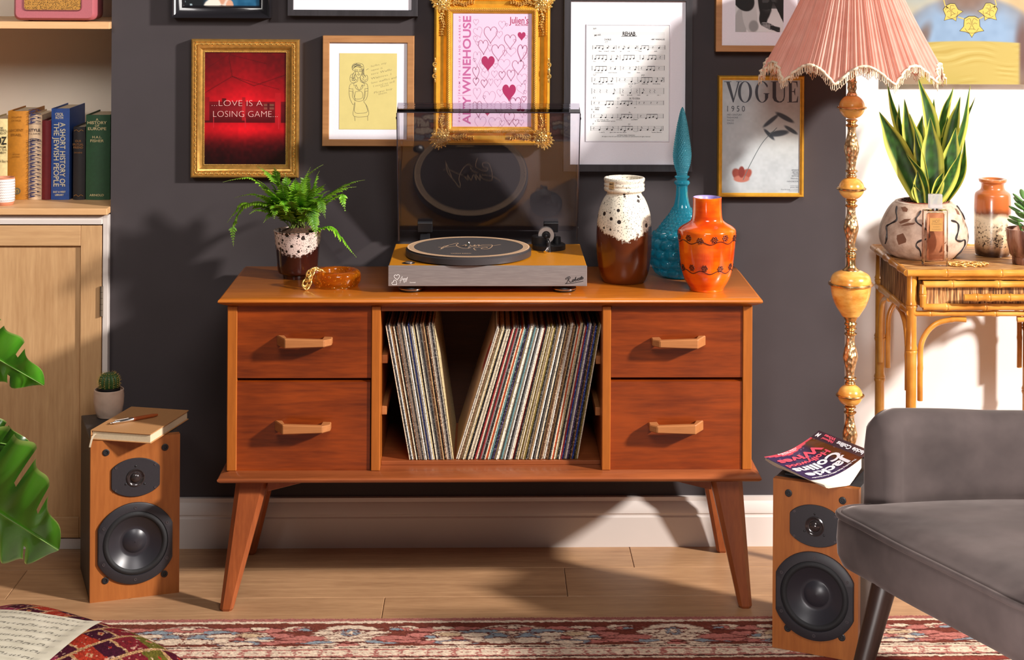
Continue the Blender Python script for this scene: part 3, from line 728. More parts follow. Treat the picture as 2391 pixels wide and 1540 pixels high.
def neon(U, V):
    im = np.zeros(U.shape + (3,)); hz = .46
    c = np.clip(V / hz, 0, 1); fl = np.clip((V - hz - .16) / (1 - hz - .16), 0, 1)
    r = np.where(V < hz, 110 + 120 * c ** 1.6, np.where(V < hz + .16, 96, 60 + 165 * np.exp(-((fl - .12) / .28) ** 2)))
    r = r * (1 - .25 * np.abs(U - .5) * 2) + (vnoise(U, V, 30, 40, 2) - .5) * 22
    im[..., 0] = r; im[..., 1] = r * .08; im[..., 2] = r * .14
    dk = ((V > .42) & (V < .50)) * 1.0 * sstep(.03, .12, U); im = over(im, dk * .7 * sstep(.42, .5, V), (70, 4, 12)); im = over(im, ((V > .44) & (V < .62)) * .75, (74, 6, 14))
    for x0, x1, b0, b1, l in ((0, .07, .40, .60, .6), (.46, .50, .40, .60, .7), (.855, .925, .36, .64, .8), (.22, .27, .41, .58, .35)):
        im = over(im, sstep(x0 - .004, x0 + .004, U) * (1 - sstep(x1 - .004, x1 + .004, U)) * ((V > b0) & (V < b1)), (214 * l, 26 * l, 36 * l))
    im = over(im, ((U > .72) & (U < .84) & (V > .455) & (V < .505)) * .8, (96, 84, 62)); im = over(im, ((np.abs(U - .775) < .012) | (np.abs(V - .48) < .004)) * ((U > .72) & (U < .84) & (V > .45) & (V < .51)), (40, 6, 10))
    for P, w in (([(.33, 0), (.30, .06), (.34, .22), (.02, .36)], .003), ([(.34, .22), (.6, .30), (1, .2)], .003), ([(0, .17), (.35, .0)], .002), ([(.3, .03), (.75, .11)], .002), ([(.34, .22), (.9, .33)], .002)): im = over(im, band(U, V, P, w) * .6, (50, 6, 10))
    for P in ([(.12, .56), (.12, .66)], [(.5, .58), (.5, .66)], [(.9, .55), (.9, .67)]): im = over(im, band(U, V, P, .004), (190, 40, 50))
    im = over(im, np.exp(-(((U - .5) / .42) ** 2 + ((V - .505) / .07) ** 2)) * .35, (255, 60, 70))
    im *= (1 - .45 * sstep(.78, 1, V))[..., None]; return im
pic = f.pic('photograph', 475, 119, 669, 390, .0135, 150, 210, neon, M_['print_gloss'])
mneon = plain('neon_pink_print', (255, 208, 200), .5)
ik = Ink(.01365)
a = f.L(612, 248); l0 = f.L(505, 248)
ik.text('...LOVE IS A', l0[0] - .012, l0[1], .0150, a[0] - l0[0] + .012, 'l', bold=-.028)
a = f.L(647, 273.5); l0 = f.L(497, 273.5); ik.text('LOSING GAME...', l0[0], l0[1], .0155, a[0] - l0[0], 'l', bold=-.028)
ik.build('neon_lettering', mneon, pic)

# -- oak frame with the yellow sketch
f = Frame('framed_sketch', 'oak frame with white mount around a yellow paper sketch of a waitress', 'picture', 753, 84, 966, 341, .03)
f.moulding(box_profile(.0165, .03), M_['oak_frame']); f.backing(); f.sheet('mount', 766, 97, 953, 329, .0245, M_['white_mat'])
pp = f.sheet('sketch_paper', 793, 124, 926, 302, .0252, plain('yellow_paper', (216, 200, 128), .8, noise=.03, nscale=40), .0006)
ik = Ink(.02535); k = 3.5
def sk(P, n=6, w=.0011): ik.line(spline(f.pts(P, 420, 0, k), n), w * .62)
for P in ([(1410, 570), (1408, 540), (1425, 520), (1465, 516), (1498, 530), (1505, 580), (1508, 615), (1530, 615), (1535, 650), (1515, 672), (1490, 668), (1475, 630), (1492, 600), (1490, 560), (1460, 548), (1430, 545), (1412, 572)],
          [(1412, 572), (1428, 580), (1436, 600), (1430, 640), (1445, 655), (1425, 675), (1398, 668), (1390, 640), (1400, 610), (1422, 600)], [(1400, 650), (1420, 660), (1438, 650)], [(1395, 630), (1415, 640), (1432, 632)], [(1490, 640), (1510, 655), (1528, 645)], [(1485, 655), (1505, 668), (1520, 660)], [(1420, 535), (1460, 530), (1496, 548)], [(1416, 548), (1455, 538), (1490, 558)], [(1412, 560), (1440, 545), (1475, 552)],
          [(1432, 560), (1436, 600), (1448, 628), (1462, 636), (1478, 622), (1486, 590), (1488, 562)], [(1436, 572), (1448, 568), (1456, 573)], [(1466, 572), (1476, 566), (1486, 570)], [(1438, 582), (1446, 577), (1454, 582), (1446, 586), (1438, 582)], [(1466, 582), (1474, 577), (1484, 581), (1475, 586), (1466, 582)], [(1458, 582), (1460, 596), (1464, 598)], [(1452, 608), (1462, 602), (1472, 608), (1462, 614), (1452, 608)],
          [(1455, 636), (1452, 665), (1422, 680)], [(1474, 634), (1478, 665), (1508, 680)], [(1422, 680), (1424, 700), (1440, 698), (1436, 716), (1466, 738), (1494, 716), (1490, 698), (1508, 700), (1506, 680)], [(1440, 690), (1466, 735), (1492, 690)],
          [(1420, 680), (1392, 690), (1383, 740), (1390, 800), (1412, 850), (1420, 850)], [(1410, 745), (1412, 790), (1432, 822)], [(1510, 680), (1532, 690), (1538, 740), (1528, 800), (1506, 826)], [(1516, 745), (1512, 790), (1500, 815)], [(1382, 722), (1408, 726)], [(1384, 742), (1410, 745)], [(1518, 724), (1538, 722)], [(1516, 745), (1536, 742)],
          [(1412, 720), (1422, 770), (1434, 820)], [(1514, 720), (1508, 770), (1500, 820)], [(1436, 748), (1486, 748), (1490, 800), (1432, 805), (1436, 748)], [(1432, 820), (1466, 828), (1500, 818)], [(1430, 830), (1422, 880), (1420, 945), (1480, 955), (1540, 942), (1535, 880), (1502, 828)], [(1432, 840), (1430, 915), (1480, 924), (1532, 912), (1520, 850)], [(1428, 950), (1432, 988)], [(1535, 948), (1536, 986)], [(1522, 572), (1542, 560)]): sk(P)
for P in ([(1420, 540), (1440, 525), (1480, 528)], [(1424, 552), (1450, 534), (1494, 545)], [(1408, 555), (1420, 530), (1450, 520)], [(1500, 560), (1500, 600), (1520, 630)], [(1495, 570), (1494, 610), (1505, 640)], [(1424, 590), (1410, 620), (1412, 655)], [(1430, 605), (1420, 640), (1428, 660)]): sk(P, 6, .0016)
for s_, u, v, w in (('hello, my', 1626, 528, 128), ('name is', 1610, 565, 92), ('tere Waffle', 1648, 588, 172), ('Waitress. I', 1645, 625, 166), ('love waffles and', 1668, 655, 208), ('I need to sell', 1668, 686, 176), ('them', 1672, 702, 66), ('Please buy', 1662, 742, 150), ('them.', 1660, 762, 74)):
    p = f.L(420 + u / k, v / k); ik.text(s_, p[0], p[1] - .002, .0052, w / k * f.px, 'c', rot=.23, bold=-.026, shear=.25)
ik.build('pen_drawing', plain('pen_ink', (48, 50, 62), .7), pp)

# -- ornate gilt frame with the pink hearts poster
f = Frame('framed_poster', 'ornate gilt frame with scrolled corners around a pink hearts poster, behind the turntable lid', 'picture', 1010, -14, 1287, 343, .04)
wdt = .0485
f.moulding([(.004, 0), (.002, .018), (.004, .030), (.009, .034), (.012, .031), (.018, .022), (.026, .020), (.031, .024), (.034, .030), (.038, .032), (.0435, .030), (.046, .027), (.0485, .024), (.0485, .020)], M_['gold_bright']); f.backing()
b = MB()
for x, z, an, k_ in around(f, .0392, .0046):
    R = Matrix.Rotation(-(an + .8), 3, 'Y'); b.add(ellip((x, -.0315, z), (.0050, .0024, .0013), 6, 4, R))
b.build('rope_band', M_['gold_metal'], f.o, kind='stuff')
def spiral(cx, cz, r0, turns, a0, s, y, w):
    P = []
    for i in range(22):
        t = i / 21; a = a0 + s * turns * 2 * PI * t; r = r0 * (1 - .8 * t); P.append((cx + r * math.cos(a), y, cz + r * math.sin(a)))
    return tube(P, [w * (1 - .4 * i / 21) for i in range(22)], 6)
def leafblob(b, x, z, an, le, wi, y, h=.004): b.add(ellip((x, y, z), (le, h, wi), 8, 5, Matrix.Rotation(-an, 3, 'Y')))
for sx in (-1, 1):
    for sz in (-1, 1):
        b = MB(); cx, cz = sx * (f.hw - .021), sz * (f.hh - .021); y = -.033
        base = math.atan2(sz, sx)
        b.add(ellip((cx, y + .008, cz), (.0225, .008, .0225), 18, 6))
        for q in range(8): a = base + 2 * PI * q / 8; leafblob(b, cx + .0066 * math.cos(a), cz + .0066 * math.sin(a), a, .0046, .0030, y - .0005, .0035)
        b.add(ellip((cx, y - .002, cz), (.0040, .004, .0040), 10, 6))
        b.add(tube([(cx + .0118 * math.cos(t), y, cz + .0118 * math.sin(t)) for t in [2 * PI * i / 24 for i in range(24)]], .0012, 5, closed=True))
        for q in range(13):
            a = base + 2 * PI * (q + .5) / 13; s2 = 1 if q % 2 else -1
            b.add(spiral(cx + .0165 * math.cos(a), cz + .0165 * math.sin(a), .0042, 1.1, a, s2, y + .0005, .0013))
        for q in range(15):
            a = base + 2 * PI * q / 15; leafblob(b, cx + .0222 * math.cos(a), cz + .0222 * math.sin(a), a + .5, .0046, .0030, y + .004, .004)
        for q in (-2, -1, 0, 1, 2): a = base + q * .30; leafblob(b, cx + .0255 * math.cos(a), cz + .0255 * math.sin(a), a, .0060, .0026, y + .004, .004)
        for hz in (0, 1):            # leaf sprays running along both edges
            for q in range(9):
                d = .030 + q * .0062; o_ = .003 * math.sin(q * 1.1); k2 = 1 - q * .05
                for s2 in (-1, 1, 0):
                    off = s2 * .0045 * k2 + o_ - .002
                    px_, pz_ = (cx - sx * d, cz + sz * off) if hz else (cx + sx * off, cz - sz * d)
                    an = (math.atan2(sz * s2 * .8, -sx) if hz else math.atan2(-sz, sx * s2 * .8))
                    leafblob(b, px_, pz_, an, .0052 * k2, .0021 * k2, -.0255 - (.0025 if s2 == 0 else 0), .004)
        b.build('corner_ornament', M_['gold_metal'], f.o, kind='stuff')
    b = MB(); cx = sx * (f.hw - .006)
    b.add(ellip((cx, -.034, .0), (.0045, .005, .009), 10, 6))
    for s2 in (-1, 1):
        b.add(spiral(cx, s2 * .015, .0062, 1.1, PI / 2 * -s2, s2 * sx, -.034, .0019)); leafblob(b, cx, s2 * .026, PI / 2, .006, .0022, -.031)
    b.build('side_ornament', M_['gold_metal'], f.o, kind='stuff')
pk = f.sheet('poster', 1058, 30, 1243, 299, .0225, plain('pink_poster_paper', (226, 194, 220), .6, noise=.012, nscale=30), .001)
k = 3.348; g1, g2, g3 = Ink(.02262), Ink(.0227), Ink(.0228)
def hearts(ik, L, w):
    for x, y, a, c, *r in L:
        p = f.L(980 + x / k, y / k); ik.line(heart(p[0], p[1] - c / k * f.px / 2, a / k * f.px, c / k * f.px, rot=r[0] if r else 0), w, closed=True)
hearts(g1, [(440, 152, 42, 48), (645, 165, 56, 66), (680, 185, 22, 22), (460, 215, 70, 84, .35), (622, 245, 54, 58), (745, 308, 24, 28), (832, 278, 26, 26), (435, 280, 30, 50), (550, 350, 36, 56), (715, 375, 80, 70), (455, 325, 32, 36), (450, 405, 60, 120), (665, 395, 34, 46), (825, 410, 36, 60, -.3), (428, 458, 26, 28), (490, 492, 44, 62), (590, 497, 40, 42), (660, 465, 96, 96), (822, 508, 32, 36), (515, 555, 64, 72, .2), (585, 555, 48, 58), (800, 580, 80, 86), (555, 618, 38, 56), (610, 620, 52, 64), (448, 690, 60, 90), (630, 700, 54, 62), (800, 660, 74, 84, .3), (825, 630, 22, 34), (825, 710, 26, 28), (545, 715, 96, 130), (505, 750, 24, 26), (705, 770, 22, 24), (705, 808, 28, 30), (635, 795, 100, 115), (790, 800, 34, 40), (430, 850, 32, 34), (825, 880, 28, 28), (590, 845, 36, 40), (800, 835, 50, 90, .1), (475, 915, 90, 110), (590, 920, 100, 110), (645, 945, 44, 48), (700, 940, 44, 46), (795, 940, 40, 44)], .0011)
hearts(g2, [(555, 210, 104, 134), (708, 272, 92, 118), (498, 315, 78, 116, .05), (615, 350, 104, 132), (770, 475, 92, 114), (442, 525, 52, 96, .1), (715, 548, 62, 90), (645, 560, 52, 66), (440, 612, 46, 60), (505, 625, 50, 64), (455, 795, 74, 130, .12), (816, 755, 36, 48), (702, 880, 80, 100), (752, 935, 48, 58)], .0015)
hearts(g2, [(800, 352, 74, 134, -.12), (752, 765, 86, 110, .05)], .0021)
g1.build('pale_hearts', plain('dusty_pink_ink', (192, 146, 178), .6), pk); g2.build('mauve_hearts', plain('mauve_ink', (166, 106, 138), .6), pk)
for x, y, a, c in ((535, 440, 104, 122), (700, 662, 106, 138), (530, 825, 84, 88), (798, 252, 62, 70)):
    p = f.L(980 + x / k, y / k); g3.poly(heart(p[0], p[1] - c / k * f.px / 2, a / k * f.px, c / k * f.px, 36))
p = f.L(980 + 776 / k, 185 / k); g3.text("Julien's", p[0], p[1], 52 / k * f.px, 150 / k * f.px, bold=.005)
p = f.L(980 + 797 / k, 203 / k); g3.text('AUCTIONS', p[0], p[1], 15 / k * f.px, 100 / k * f.px, bold=.01)
g3.build('magenta_print', plain('magenta_ink', (164, 34, 88), .55), pk)['kind'] = 'stuff'
g4 = Ink(.0227)
p = f.L(980 + 396 / k, 975 / k); q = f.L(980 + 396 / k, 755 / k); hcap = 60 / k * f.px
g4.text('AMY', p[0], p[1], hcap, q[1] - p[1], 'l', rot=PI / 2, bold=.022)
p = f.L(980 + 396 / k, 738 / k); q = f.L(980 + 396 / k, 126 / k); g4.text('WINEHOUSE', p[0], p[1], hcap, q[1] - p[1], 'l', rot=PI / 2, bold=.022)
p = f.L(980 + 316 / k, 955 / k); q = f.L(980 + 316 / k, 762 / k); g4.text('P R O P E R T Y', p[0], p[1], 13 / k * f.px, q[1] - p[1], 'l', rot=PI / 2, bold=.015)
p = f.L(980 + 316 / k, 735 / k); q = f.L(980 + 316 / k, 128 / k); g4.text('F R O M   T H E   L I F E   A N D   C A R E E R   O F', p[0], p[1], 13 / k * f.px, q[1] - p[1], 'l', rot=PI / 2, bold=.015)
g4.line(f.pts([(296, 749), (402, 749)], 980, 0, k), .0008)
g4.build('side_lettering', plain('rose_ink', (186, 96, 150), .6), pk)

# -- dark frame with the sheet music
f = Frame('framed_sheet_music', 'tall dark stained frame with white mount around printed sheet music', 'picture', 1316, -14, 1617, 401, .036)
f.moulding(box_profile(.0175, .036), M_['black_frame']); f.backing(); f.sheet('mount', 1330, -4, 1602, 388, .0295, M_['white_mat'])
(x0, z1), (x1, z0) = f.L(1371, 59), f.L(1561, 329)
b = MB(); b.add(loft([[(x0 - .003, -.0297, z0 - .003), (x1 + .003, -.0297, z0 - .003), (x1 + .003, -.0297, z1 + .003), (x0 - .003, -.0297, z1 + .003)], [(x0 - .0015, -.0320, z0 - .0015), (x1 + .0015, -.0320, z0 - .0015), (x1 + .0015, -.0320, z1 + .0015), (x0 - .0015, -.0320, z1 + .0015)], [(x0, -.0300, z0), (x1, -.0300, z0), (x1, -.0300, z1), (x0, -.0300, z1)]], cap=False)); b.build('mount_bevel', M_['white_mat'], f.o, smooth=None)
mu = f.sheet('music_page', 1371, 59, 1561, 329, .0310, plain('white_paper', (246, 246, 246), .75, noise=.01), .0006)
st, nt_ = Ink(.03112), Ink(.0312); r2 = random.Random(4)
def staff(y0, y1, xa=1350, xb=1915):
    for q in range(5):
        yy = y0 + (y1 - y0) * q / 4; st.line(f.pts([(xa, yy), (xb, yy)], 980, 0, k), .00035)
def note(x, y, ysteps, stem=1, flag=False, r=7):
    p = f.L(980 + x / k, y / k); nt_.disc(p[0], p[1], r / k * f.px, r * .72 / k * f.px, 10, .5)
    if stem:
        xs = x + (r * .85 if ysteps < 0 else -r * .85); nt_.line(f.pts([(xs, y), (xs, y + ysteps)], 980, 0, k), .0006)
        if flag: nt_.line(f.pts([(xs, y + ysteps), (xs + 9, y + ysteps * .5)], 980, 0, k), .0009)
        return xs
staff(256, 294)
SYS = [(356, 384), (430, 464), (516, 548), (604, 640), (690, 732), (788, 818), (892, 922), (986, 1018)]
for si, (a, c) in enumerate(SYS):
    staff(a, c, 1352 - si * 2, 1916 - si * 2); xa, xb = 1352 - si * 2, 1916 - si * 2
    nbar = [xa, xa + (xb - xa) * r2.uniform(.3, .4), xa + (xb - xa) * r2.uniform(.62, .7), xb]
    for bx in nbar: nt_.line(f.pts([(bx, a - 2), (bx, c + 2)], 980, 0, k), .0009 if bx in (xa, xb) else .0006)
    for p0, p1 in zip(nbar[:-1], nbar[1:]):
        x = p0 + 22
        while x < p1 - 18:
            kind = r2.random()
            if kind < .42 and x + 90 < p1:
                n = r2.choice((3, 4)); ys = [c - 4 + r2.uniform(-6, 8) for _ in range(n)]; xs = []
                for q in range(n): xs.append(note(x + q * 28, ys[q], a - ys[q] + 1))
                nt_.line(f.pts([(xs[0], a + 1), (xs[-1], a + 1)], 980, 0, k), .0013); x += n * 28 + 10
            elif kind < .75:
                y = c - r2.uniform(0, 10); note(x, y, -(y - a - 2), flag=r2.random() < .4); x += r2.uniform(36, 60)
            else:
                p = f.L(980 + x / k, (a + c) / 2 / k); nt_.line(spline(f.pts([(x - 3, a + 8), (x + 4, (a + c) / 2 - 4), (x - 3, (a + c) / 2 + 2), (x + 3, c - 6)], 980, 0, k), 4), .0008); x += r2.uniform(34, 60)
    if si % 3 == 0 or si > 5: nt_.line(spline(f.pts([(xa + 330, c + 4), (xa + 350, c + 12), (xa + 372, c + 3)], 980, 0, k), 5), .0005)
for t_, x, y, w, h, bo in (('REHAB', 1636, 278, 100, 30, .03), ('CHORUS', 1469, 315, 54, 13, .02), ('~AMY WINEHOUSE', 1860, 313, 112, 11, .015), ('369', 1367, 229, 26, 12, .01), ('(MED. FAST)', 1391, 280, 52, 12, .02), ('VERSE', 1385, 860, 34, 12, .02), ('A', 1346, 860, 10, 12, .02), ('C7', 1460, 336, 20, 15, 0), ('G7', 1368, 591, 22, 14, 0), ('F7', 1746, 596, 22, 14, 0), ('C7', 1650, 682, 20, 14, 0), ('F7', 1366, 772, 20, 14, 0), ('C7', 1552, 776, 18, 14, 0), ('3X, TO CODA', 1680, 776, 84, 13, .02), ('E-', 1366, 880, 18, 12, 0), ('A-', 1642, 884, 18, 12, 0), ('F', 1357, 974, 9, 12, 0), ('D7', 1638, 978, 16, 13, 0)):
    p = f.L(980 + x / k, y / k); nt_.text(t_, p[0], p[1], h / k * f.px, w / k * f.px, bold=bo, rot=.1 if 'MED' in t_ else 0)
nt_.line(f.pts([(1576, 283), (1698, 281)], 980, 0, k), .0014)
for y, words in ((403, [(1410, 24, 'they'), (1458, 36, 'tried'), (1510, 30, 'make'), (1572, 12, 'go'), (1640, 30, 're -'), (1725, 26, 'hab,'), (1845, 24, 'said,')]), (482, [(1368, 22, 'no,'), (1444, 18, 'no,'), (1512, 22, 'no.'), (1705, 24, 'Yes,')]), (570, [(1400, 60, 'come back'), (1508, 70, "won't know"), (1638, 22, 'know,'), (1710, 24, 'know.')]), (658, [(1362, 8, 'I'), (1400, 60, "ain't got"), (1490, 46, 'the time'), (1660, 60, 'and if'), (1760, 50, 'dad-dy'), (1850, 60, 'thinks')]), (746, [(1585, 20, "he's"), (1640, 40, "tried"), (1712, 24, 'make'), (1780, 12, 'go'), (1870, 30, 're -')]), (842, [(1390, 40, 'hab,'), (1476, 24, "won't"), (1544, 14, 'go,'), (1684, 14, 'go.')]), (938, [(1430, 90, "I'd rath-er be"), (1560, 44, 'at home'), (1675, 50, 'with')]), (949, [(1448, 160, '2. See additional lyrics')]), (1036, [(1425, 40, "I ain't"), (1550, 130, 'got sev-en-ty days'), (1850, 80, "'cause there's")]), (1060, [(1612, 140, 'COPYRIGHT MUSIC PUBLISHING')]), (1070, [(1612, 380, 'All rights in the U.S. and Canada controlled and administered, all rights reserved')])):
    for x, w, t_ in words:
        p = f.L(980 + x / k, y / k); nt_.text(t_, p[0], p[1], 8 / k * f.px, w / k * f.px, bold=.01)
st.build('staves', M_['ink_grey'], mu); nt_.build('notes', M_['ink'], mu)['kind'] = 'stuff'

# -- oak frame with the black and white photograph, top right
f = Frame('framed_photograph', 'oak frame with a black and white photo of knees and gloved hand, partly behind lampshade', 'picture', 1672, -190, 1884, 121, .03)
f.moulding(box_profile(.0155, .03), M_['oak_frame']); f.backing(); f.sheet('mount', 1685, -178, 1871, 108, .0245, M_['white_mat'])
def photo2(U, V):
    im = np.ones(U.shape + (3,)) * 205.; im = over(im, ((V < .72) & (U > .62)) * 1.0, (20, 20, 20)); im = over(im, sstep(.6, .9, V) * 1.0, (226, 226, 226)); im = over(im, ((U - .55) * 1.2 > (V - .35)) * ((U > .55)) * 1.0, (16, 16, 16))
    im = over(im, ell(U, V, .10, .94, .13, .22, .08), (176, 176, 176)); im = over(im, ell(U, V, .30, .80, .15, .22, .05, -.35), (200, 200, 200)); im = over(im, ell(U, V, .38, .93, .10, .07, .2), (150, 150, 150))
    im = over(im, ell(U, V, .16, .60, .24, .14, .05, .3), (22, 22, 22)); im = over(im, ell(U, V, .62, .52, .16, .34, .06), (14, 14, 14)); im = over(im, band(U, V, [(.63, .6), (.58, .84)], .085, .15), (18, 18, 18))
    im = over(im, (vnoise(U, V, 14, 16, 8) > .66) * ell(U, V, .68, .5, .2, .25, .2), (66, 66, 66))
    hnd = ell(U, V, .70, .93, .16, .035, .1, .22); im = over(im, hnd, (20, 20, 20)); im = over(im, hnd * (((U * 40) % 1 < .35) | ((V * 60) % 1 < .3)), (180, 180, 180))
    for d in (0, .02, .045): im = over(im, band(U, V, [(.74, .93 + d * .5), (.92, .955 + d)], .011), (30, 30, 30))
    im = over(im, sstep(.35, .5, U) * (1 - sstep(.5, .58, U)) * ((V > .36) & (V < .52)), (228, 228, 228)); return im
f.pic('photograph', 1718, -120, 1829, 75, .0250, 110, 170, photo2)
(x0, z1), (x1, z0) = f.L(1708, -130), f.L(1839, 84)

# -- slim gold frame with the magazine cover (cover picture replaced by a plain flower study)
f = Frame('framed_magazine_cover', 'slim gold frame around a grey 1950 magazine cover, below the oak frame beside the lamp', 'picture', 1677, 177.5, 1878, 460.5, .024)
f.moulding([(0, 0), (0, .02), (.002, .024), (.006, .024), (.0075, .020), (.009, .020), (.0105, .019), (.011, .016)], M_['gold_bright']); f.backing()
def cover(U, V):
    n = vnoise(U, V, 9, 12, 1) * .6 + vnoise(U, V, 30, 44, 2) * .4; im = np.ones(U.shape + (3,)) * np.array([172, 180, 184.]); im += (n[..., None] - .5) * 26
    im = over(im, ell(U, V, .78, .42, .36, .2, .9) * .35, (206, 206, 190)); im = over(im, ell(U, V, .3, .6, .4, .4, .9) * .3, (196, 200, 202))
    for (ax, ay, rx, ry, ro, col) in ((.20, .835, .075, .048, .5, (134, 66, 56)), (.30, .835, .085, .045, -.4, (150, 78, 66)), (.25, .87, .10, .030, .0, (170, 106, 92)), (.25, .81, .04, .05, 0, (120, 54, 48))): im = over(im, ell(U, V, ax, ay, rx, ry, .15, ro), col)
    for (ax, ay, rx, ry, ro) in ((.62, .36, .11, .020, -.5), (.80, .33, .12, .022, .35), (.72, .47, .13, .026, -.1), (.88, .44, .09, .018, .4), (.60, .48, .08, .018, .6)): im = over(im, ell(U, V, ax, ay, rx, ry, .25, ro) * .9, (60, 68, 76))
    return im
cv = f.pic('magazine_cover', 1687, 186, 1868, 452, .0185, 120, 180, cover, M_['print_gloss'])
ik = Ink(.01862)
sw_ = Ink(.01862); sw_.line(spline(f.pts([(1735, 420), (1752, 383), (1781, 332), (1814, 298)]), 8), .0016); sw_.build('flower_stem', plain('stem_print', (84, 94, 98), .6), cv)
def G_(x, y, w, h): return lambda a, c: f.L(x + a * w, y + c * h)
def vogue(x, w, ch):
    g = G_(x, 190, w, 49); q = lambda P: [g(a, c) for a, c in P]; el = lambda cx, cy, rx, ry: [g(cx + rx * math.cos(2 * PI * t / 40), cy + ry * math.sin(2 * PI * t / 40)) for t in range(40)]
    if ch == 'V': ik.poly(q([(-.02, 0), (.42, 0), (.42, .025), (.32, .03), (.56, .80), (.80, .03), (.70, .025), (.70, 0), (1.02, 0), (1.02, .025), (.88, .03), (.55, 1.0), (.50, 1.0), (.12, .03), (-.02, .025)]))
    if ch == 'O': ik.poly(el(.5, .5, .5, .51), el(.5, .5, .30, .48))
    if ch == 'U': ik.poly(q([(0, 0), (.42, 0), (.42, .025), (.32, .03), (.32, .72), (.37, .88), (.52, .96), (.68, .92), (.77, .80), (.79, .68), (.79, .03), (.66, .025), (.66, 0), (1, 0), (1, .025), (.86, .03), (.86, .70), (.80, .90), (.64, 1.0), (.42, 1.01), (.20, .93), (.10, .78), (.10, .03), (0, .025)]))
    if ch == 'E': ik.poly(q([(0, 0), (.92, 0), (.94, .28), (.90, .28), (.80, .06), (.42, .03), (.42, .47), (.60, .46), (.68, .32), (.72, .32), (.72, .66), (.68, .66), (.60, .51), (.42, .50), (.42, .97), (.82, .94), (.94, .70), (.98, .70), (.96, 1.0), (0, 1.0), (0, .975), (.15, .97), (.15, .03), (0, .025)]))
    if ch == 'G':
        o_ = [g(.5 + .5 * math.cos(t), .5 - .51 * math.sin(t)) for t in np.linspace(.62, 2 * PI - .55, 34)]; i_ = [g(.5 + .30 * math.cos(t), .5 - .48 * math.sin(t)) for t in np.linspace(2 * PI - 1.0, 1.0, 30)]
        ik.poly(o_ + [g(.93, .60), g(1.02, .585), g(1.02, .56), g(.60, .56), g(.60, .585), g(.70, .60), g(.70, .86)] + i_ + [g(.86, .30)])
for x, w, ch in ((1691, 40, 'V'), (1723, 33, 'O'), (1763, 33, 'G'), (1800, 38, 'U'), (1838, 26, 'E')): vogue(x, w, ch)
k = 3.184
for t_, x, y, w, h, al in (('1 9 5 0', 185, 828, 132, 42, 'l'), ('MID-CENTURY', 185, 858, 110, 12, 'l'), ('FASHIONS', 185, 879, 80, 12, 'l'), ('FACES', 185, 900, 50, 12, 'l'), ('IDEAS', 185, 921, 48, 12, 'l'), ('ADVANCE', 714, 1268, 52, 9, 'r'), ('RETAIL', 714, 1283, 44, 9, 'r'), ('TRADE', 714, 1297, 42, 9, 'r'), ('EDITION', 714, 1312, 50, 9, 'r'), ('TRAVEL', 714, 1332, 60, 11, 'r'), ('HANDBOOK', 714, 1353, 86, 11, 'r'), ('Incorporating Vanity Fair', 712, 1382, 62, 5, 'r'), ('January 1950', 712, 1396, 60, 9, 'r'), ('Price 50 Cents', 652, 1412, 68, 9, 'r'), ('in U.S. and Canada', 712, 1411, 54, 5, 'r'), ('$1.00 all other countries', 712, 1420, 70, 4, 'r')):
    p = f.L(1640 + x / k, y / k); ik.text(t_, p[0], p[1], h / k * f.px, w / k * f.px, al, bold=.02 if t_ in ('ADVANCE', 'RETAIL', 'TRADE', 'EDITION') else 0)
ik.build('cover_lettering', plain('slate_ink', (58, 64, 74), .6), cv)['kind'] = 'stuff'

# -- canvas painting on the white alcove wall
f = Frame('canvas_painting', 'unframed canvas of a blue shouldered figure in yellow top and gold mask necklace', 'painting', 2083, -260, 2480, 197, .024, wall=YA)
b = MB(); b.add(box(-f.hw, f.hw, -.024, 0, -f.hh, f.hh)); b.build('canvas', plain('canvas_edge', (222, 208, 186), .8), f.o, smooth=None)
u0, v0, u1, v1 = 2083, -260, 2480, 197
def torso(U, V):
    x, y = u0 + U * (u1 - u0), v0 + V * (v1 - v0)
    im = np.ones(U.shape + (3,)) * np.array([238, 214, 170.]); im = over(im, sstep(2300, 2420, x) * .5, (220, 170, 110)); im = over(im, ell(x, y, 2140, -60, 60, 80, .6) * .6, (150, 190, 220))
    body = np.maximum(ell(x, y, 2262, 92, 158, 100, .08), ((x > 2108) & (x < 2405) & (y > 80)) * 1.0); body = np.maximum(body, ell(x, y, 2262, -30, 46, 60, .1))
    im = over(im, body, (158, 190, 226)); n = vnoise(U, V, 30, 34, 9)
    im = over(im, body * (1 - ell(x, y, 2256, 86, 150, 110, .45)) * .85, (150, 106, 72)); im = over(im, ell(x, y, 2230, 10, 34, 26, .6) * .6, (140, 96, 66)); im = over(im, ell(x, y, 2290, 14, 34, 26, .6) * .55, (150, 108, 80)); im = over(im, ell(x, y, 2262, -30, 40, 44, .5) * .7, (146, 104, 80)); im += (n[..., None] - .5) * 12
    im = over(im, ell(x, y, 2152, 95, 14, 40, .6, .4) * .7, (126, 84, 60)); im = over(im, ell(x, y, 2386, 110, 16, 60, .6) * .75, (110, 62, 48))
    top = 104 - 8 * np.cos((x - 2265) / 110); yel = sstep(top - 2, top + 2, y) * sstep(2150, 2158, x - (y - 110) * -.1) * (1 - sstep(2374, 2384, x + (y - 110) * .0))
    im = over(im, yel, (222, 196, 104)); fold = np.sin((y - top) * .40 + 3.0 * np.sin(x / 70) + 9 * vnoise(U, V, 6, 9, 4)) * (.3 + .9 * vnoise(U, V, 9, 14, 6)); im = over(im, yel * sstep(.45, 1, fold) * .4, (196, 158, 56)); im = over(im, yel * sstep(.5, 1, -fold) * .35, (250, 236, 160)); im = im * .86
    im = over(im, yel * sstep(150, 197, y) * .35 * (1 - sstep(2150, 2330, x)), (166, 150, 60)); im = over(im, (1 - yel) * (y > 120) * (x < 2160) * .6, (170, 140, 110)); return im * .92
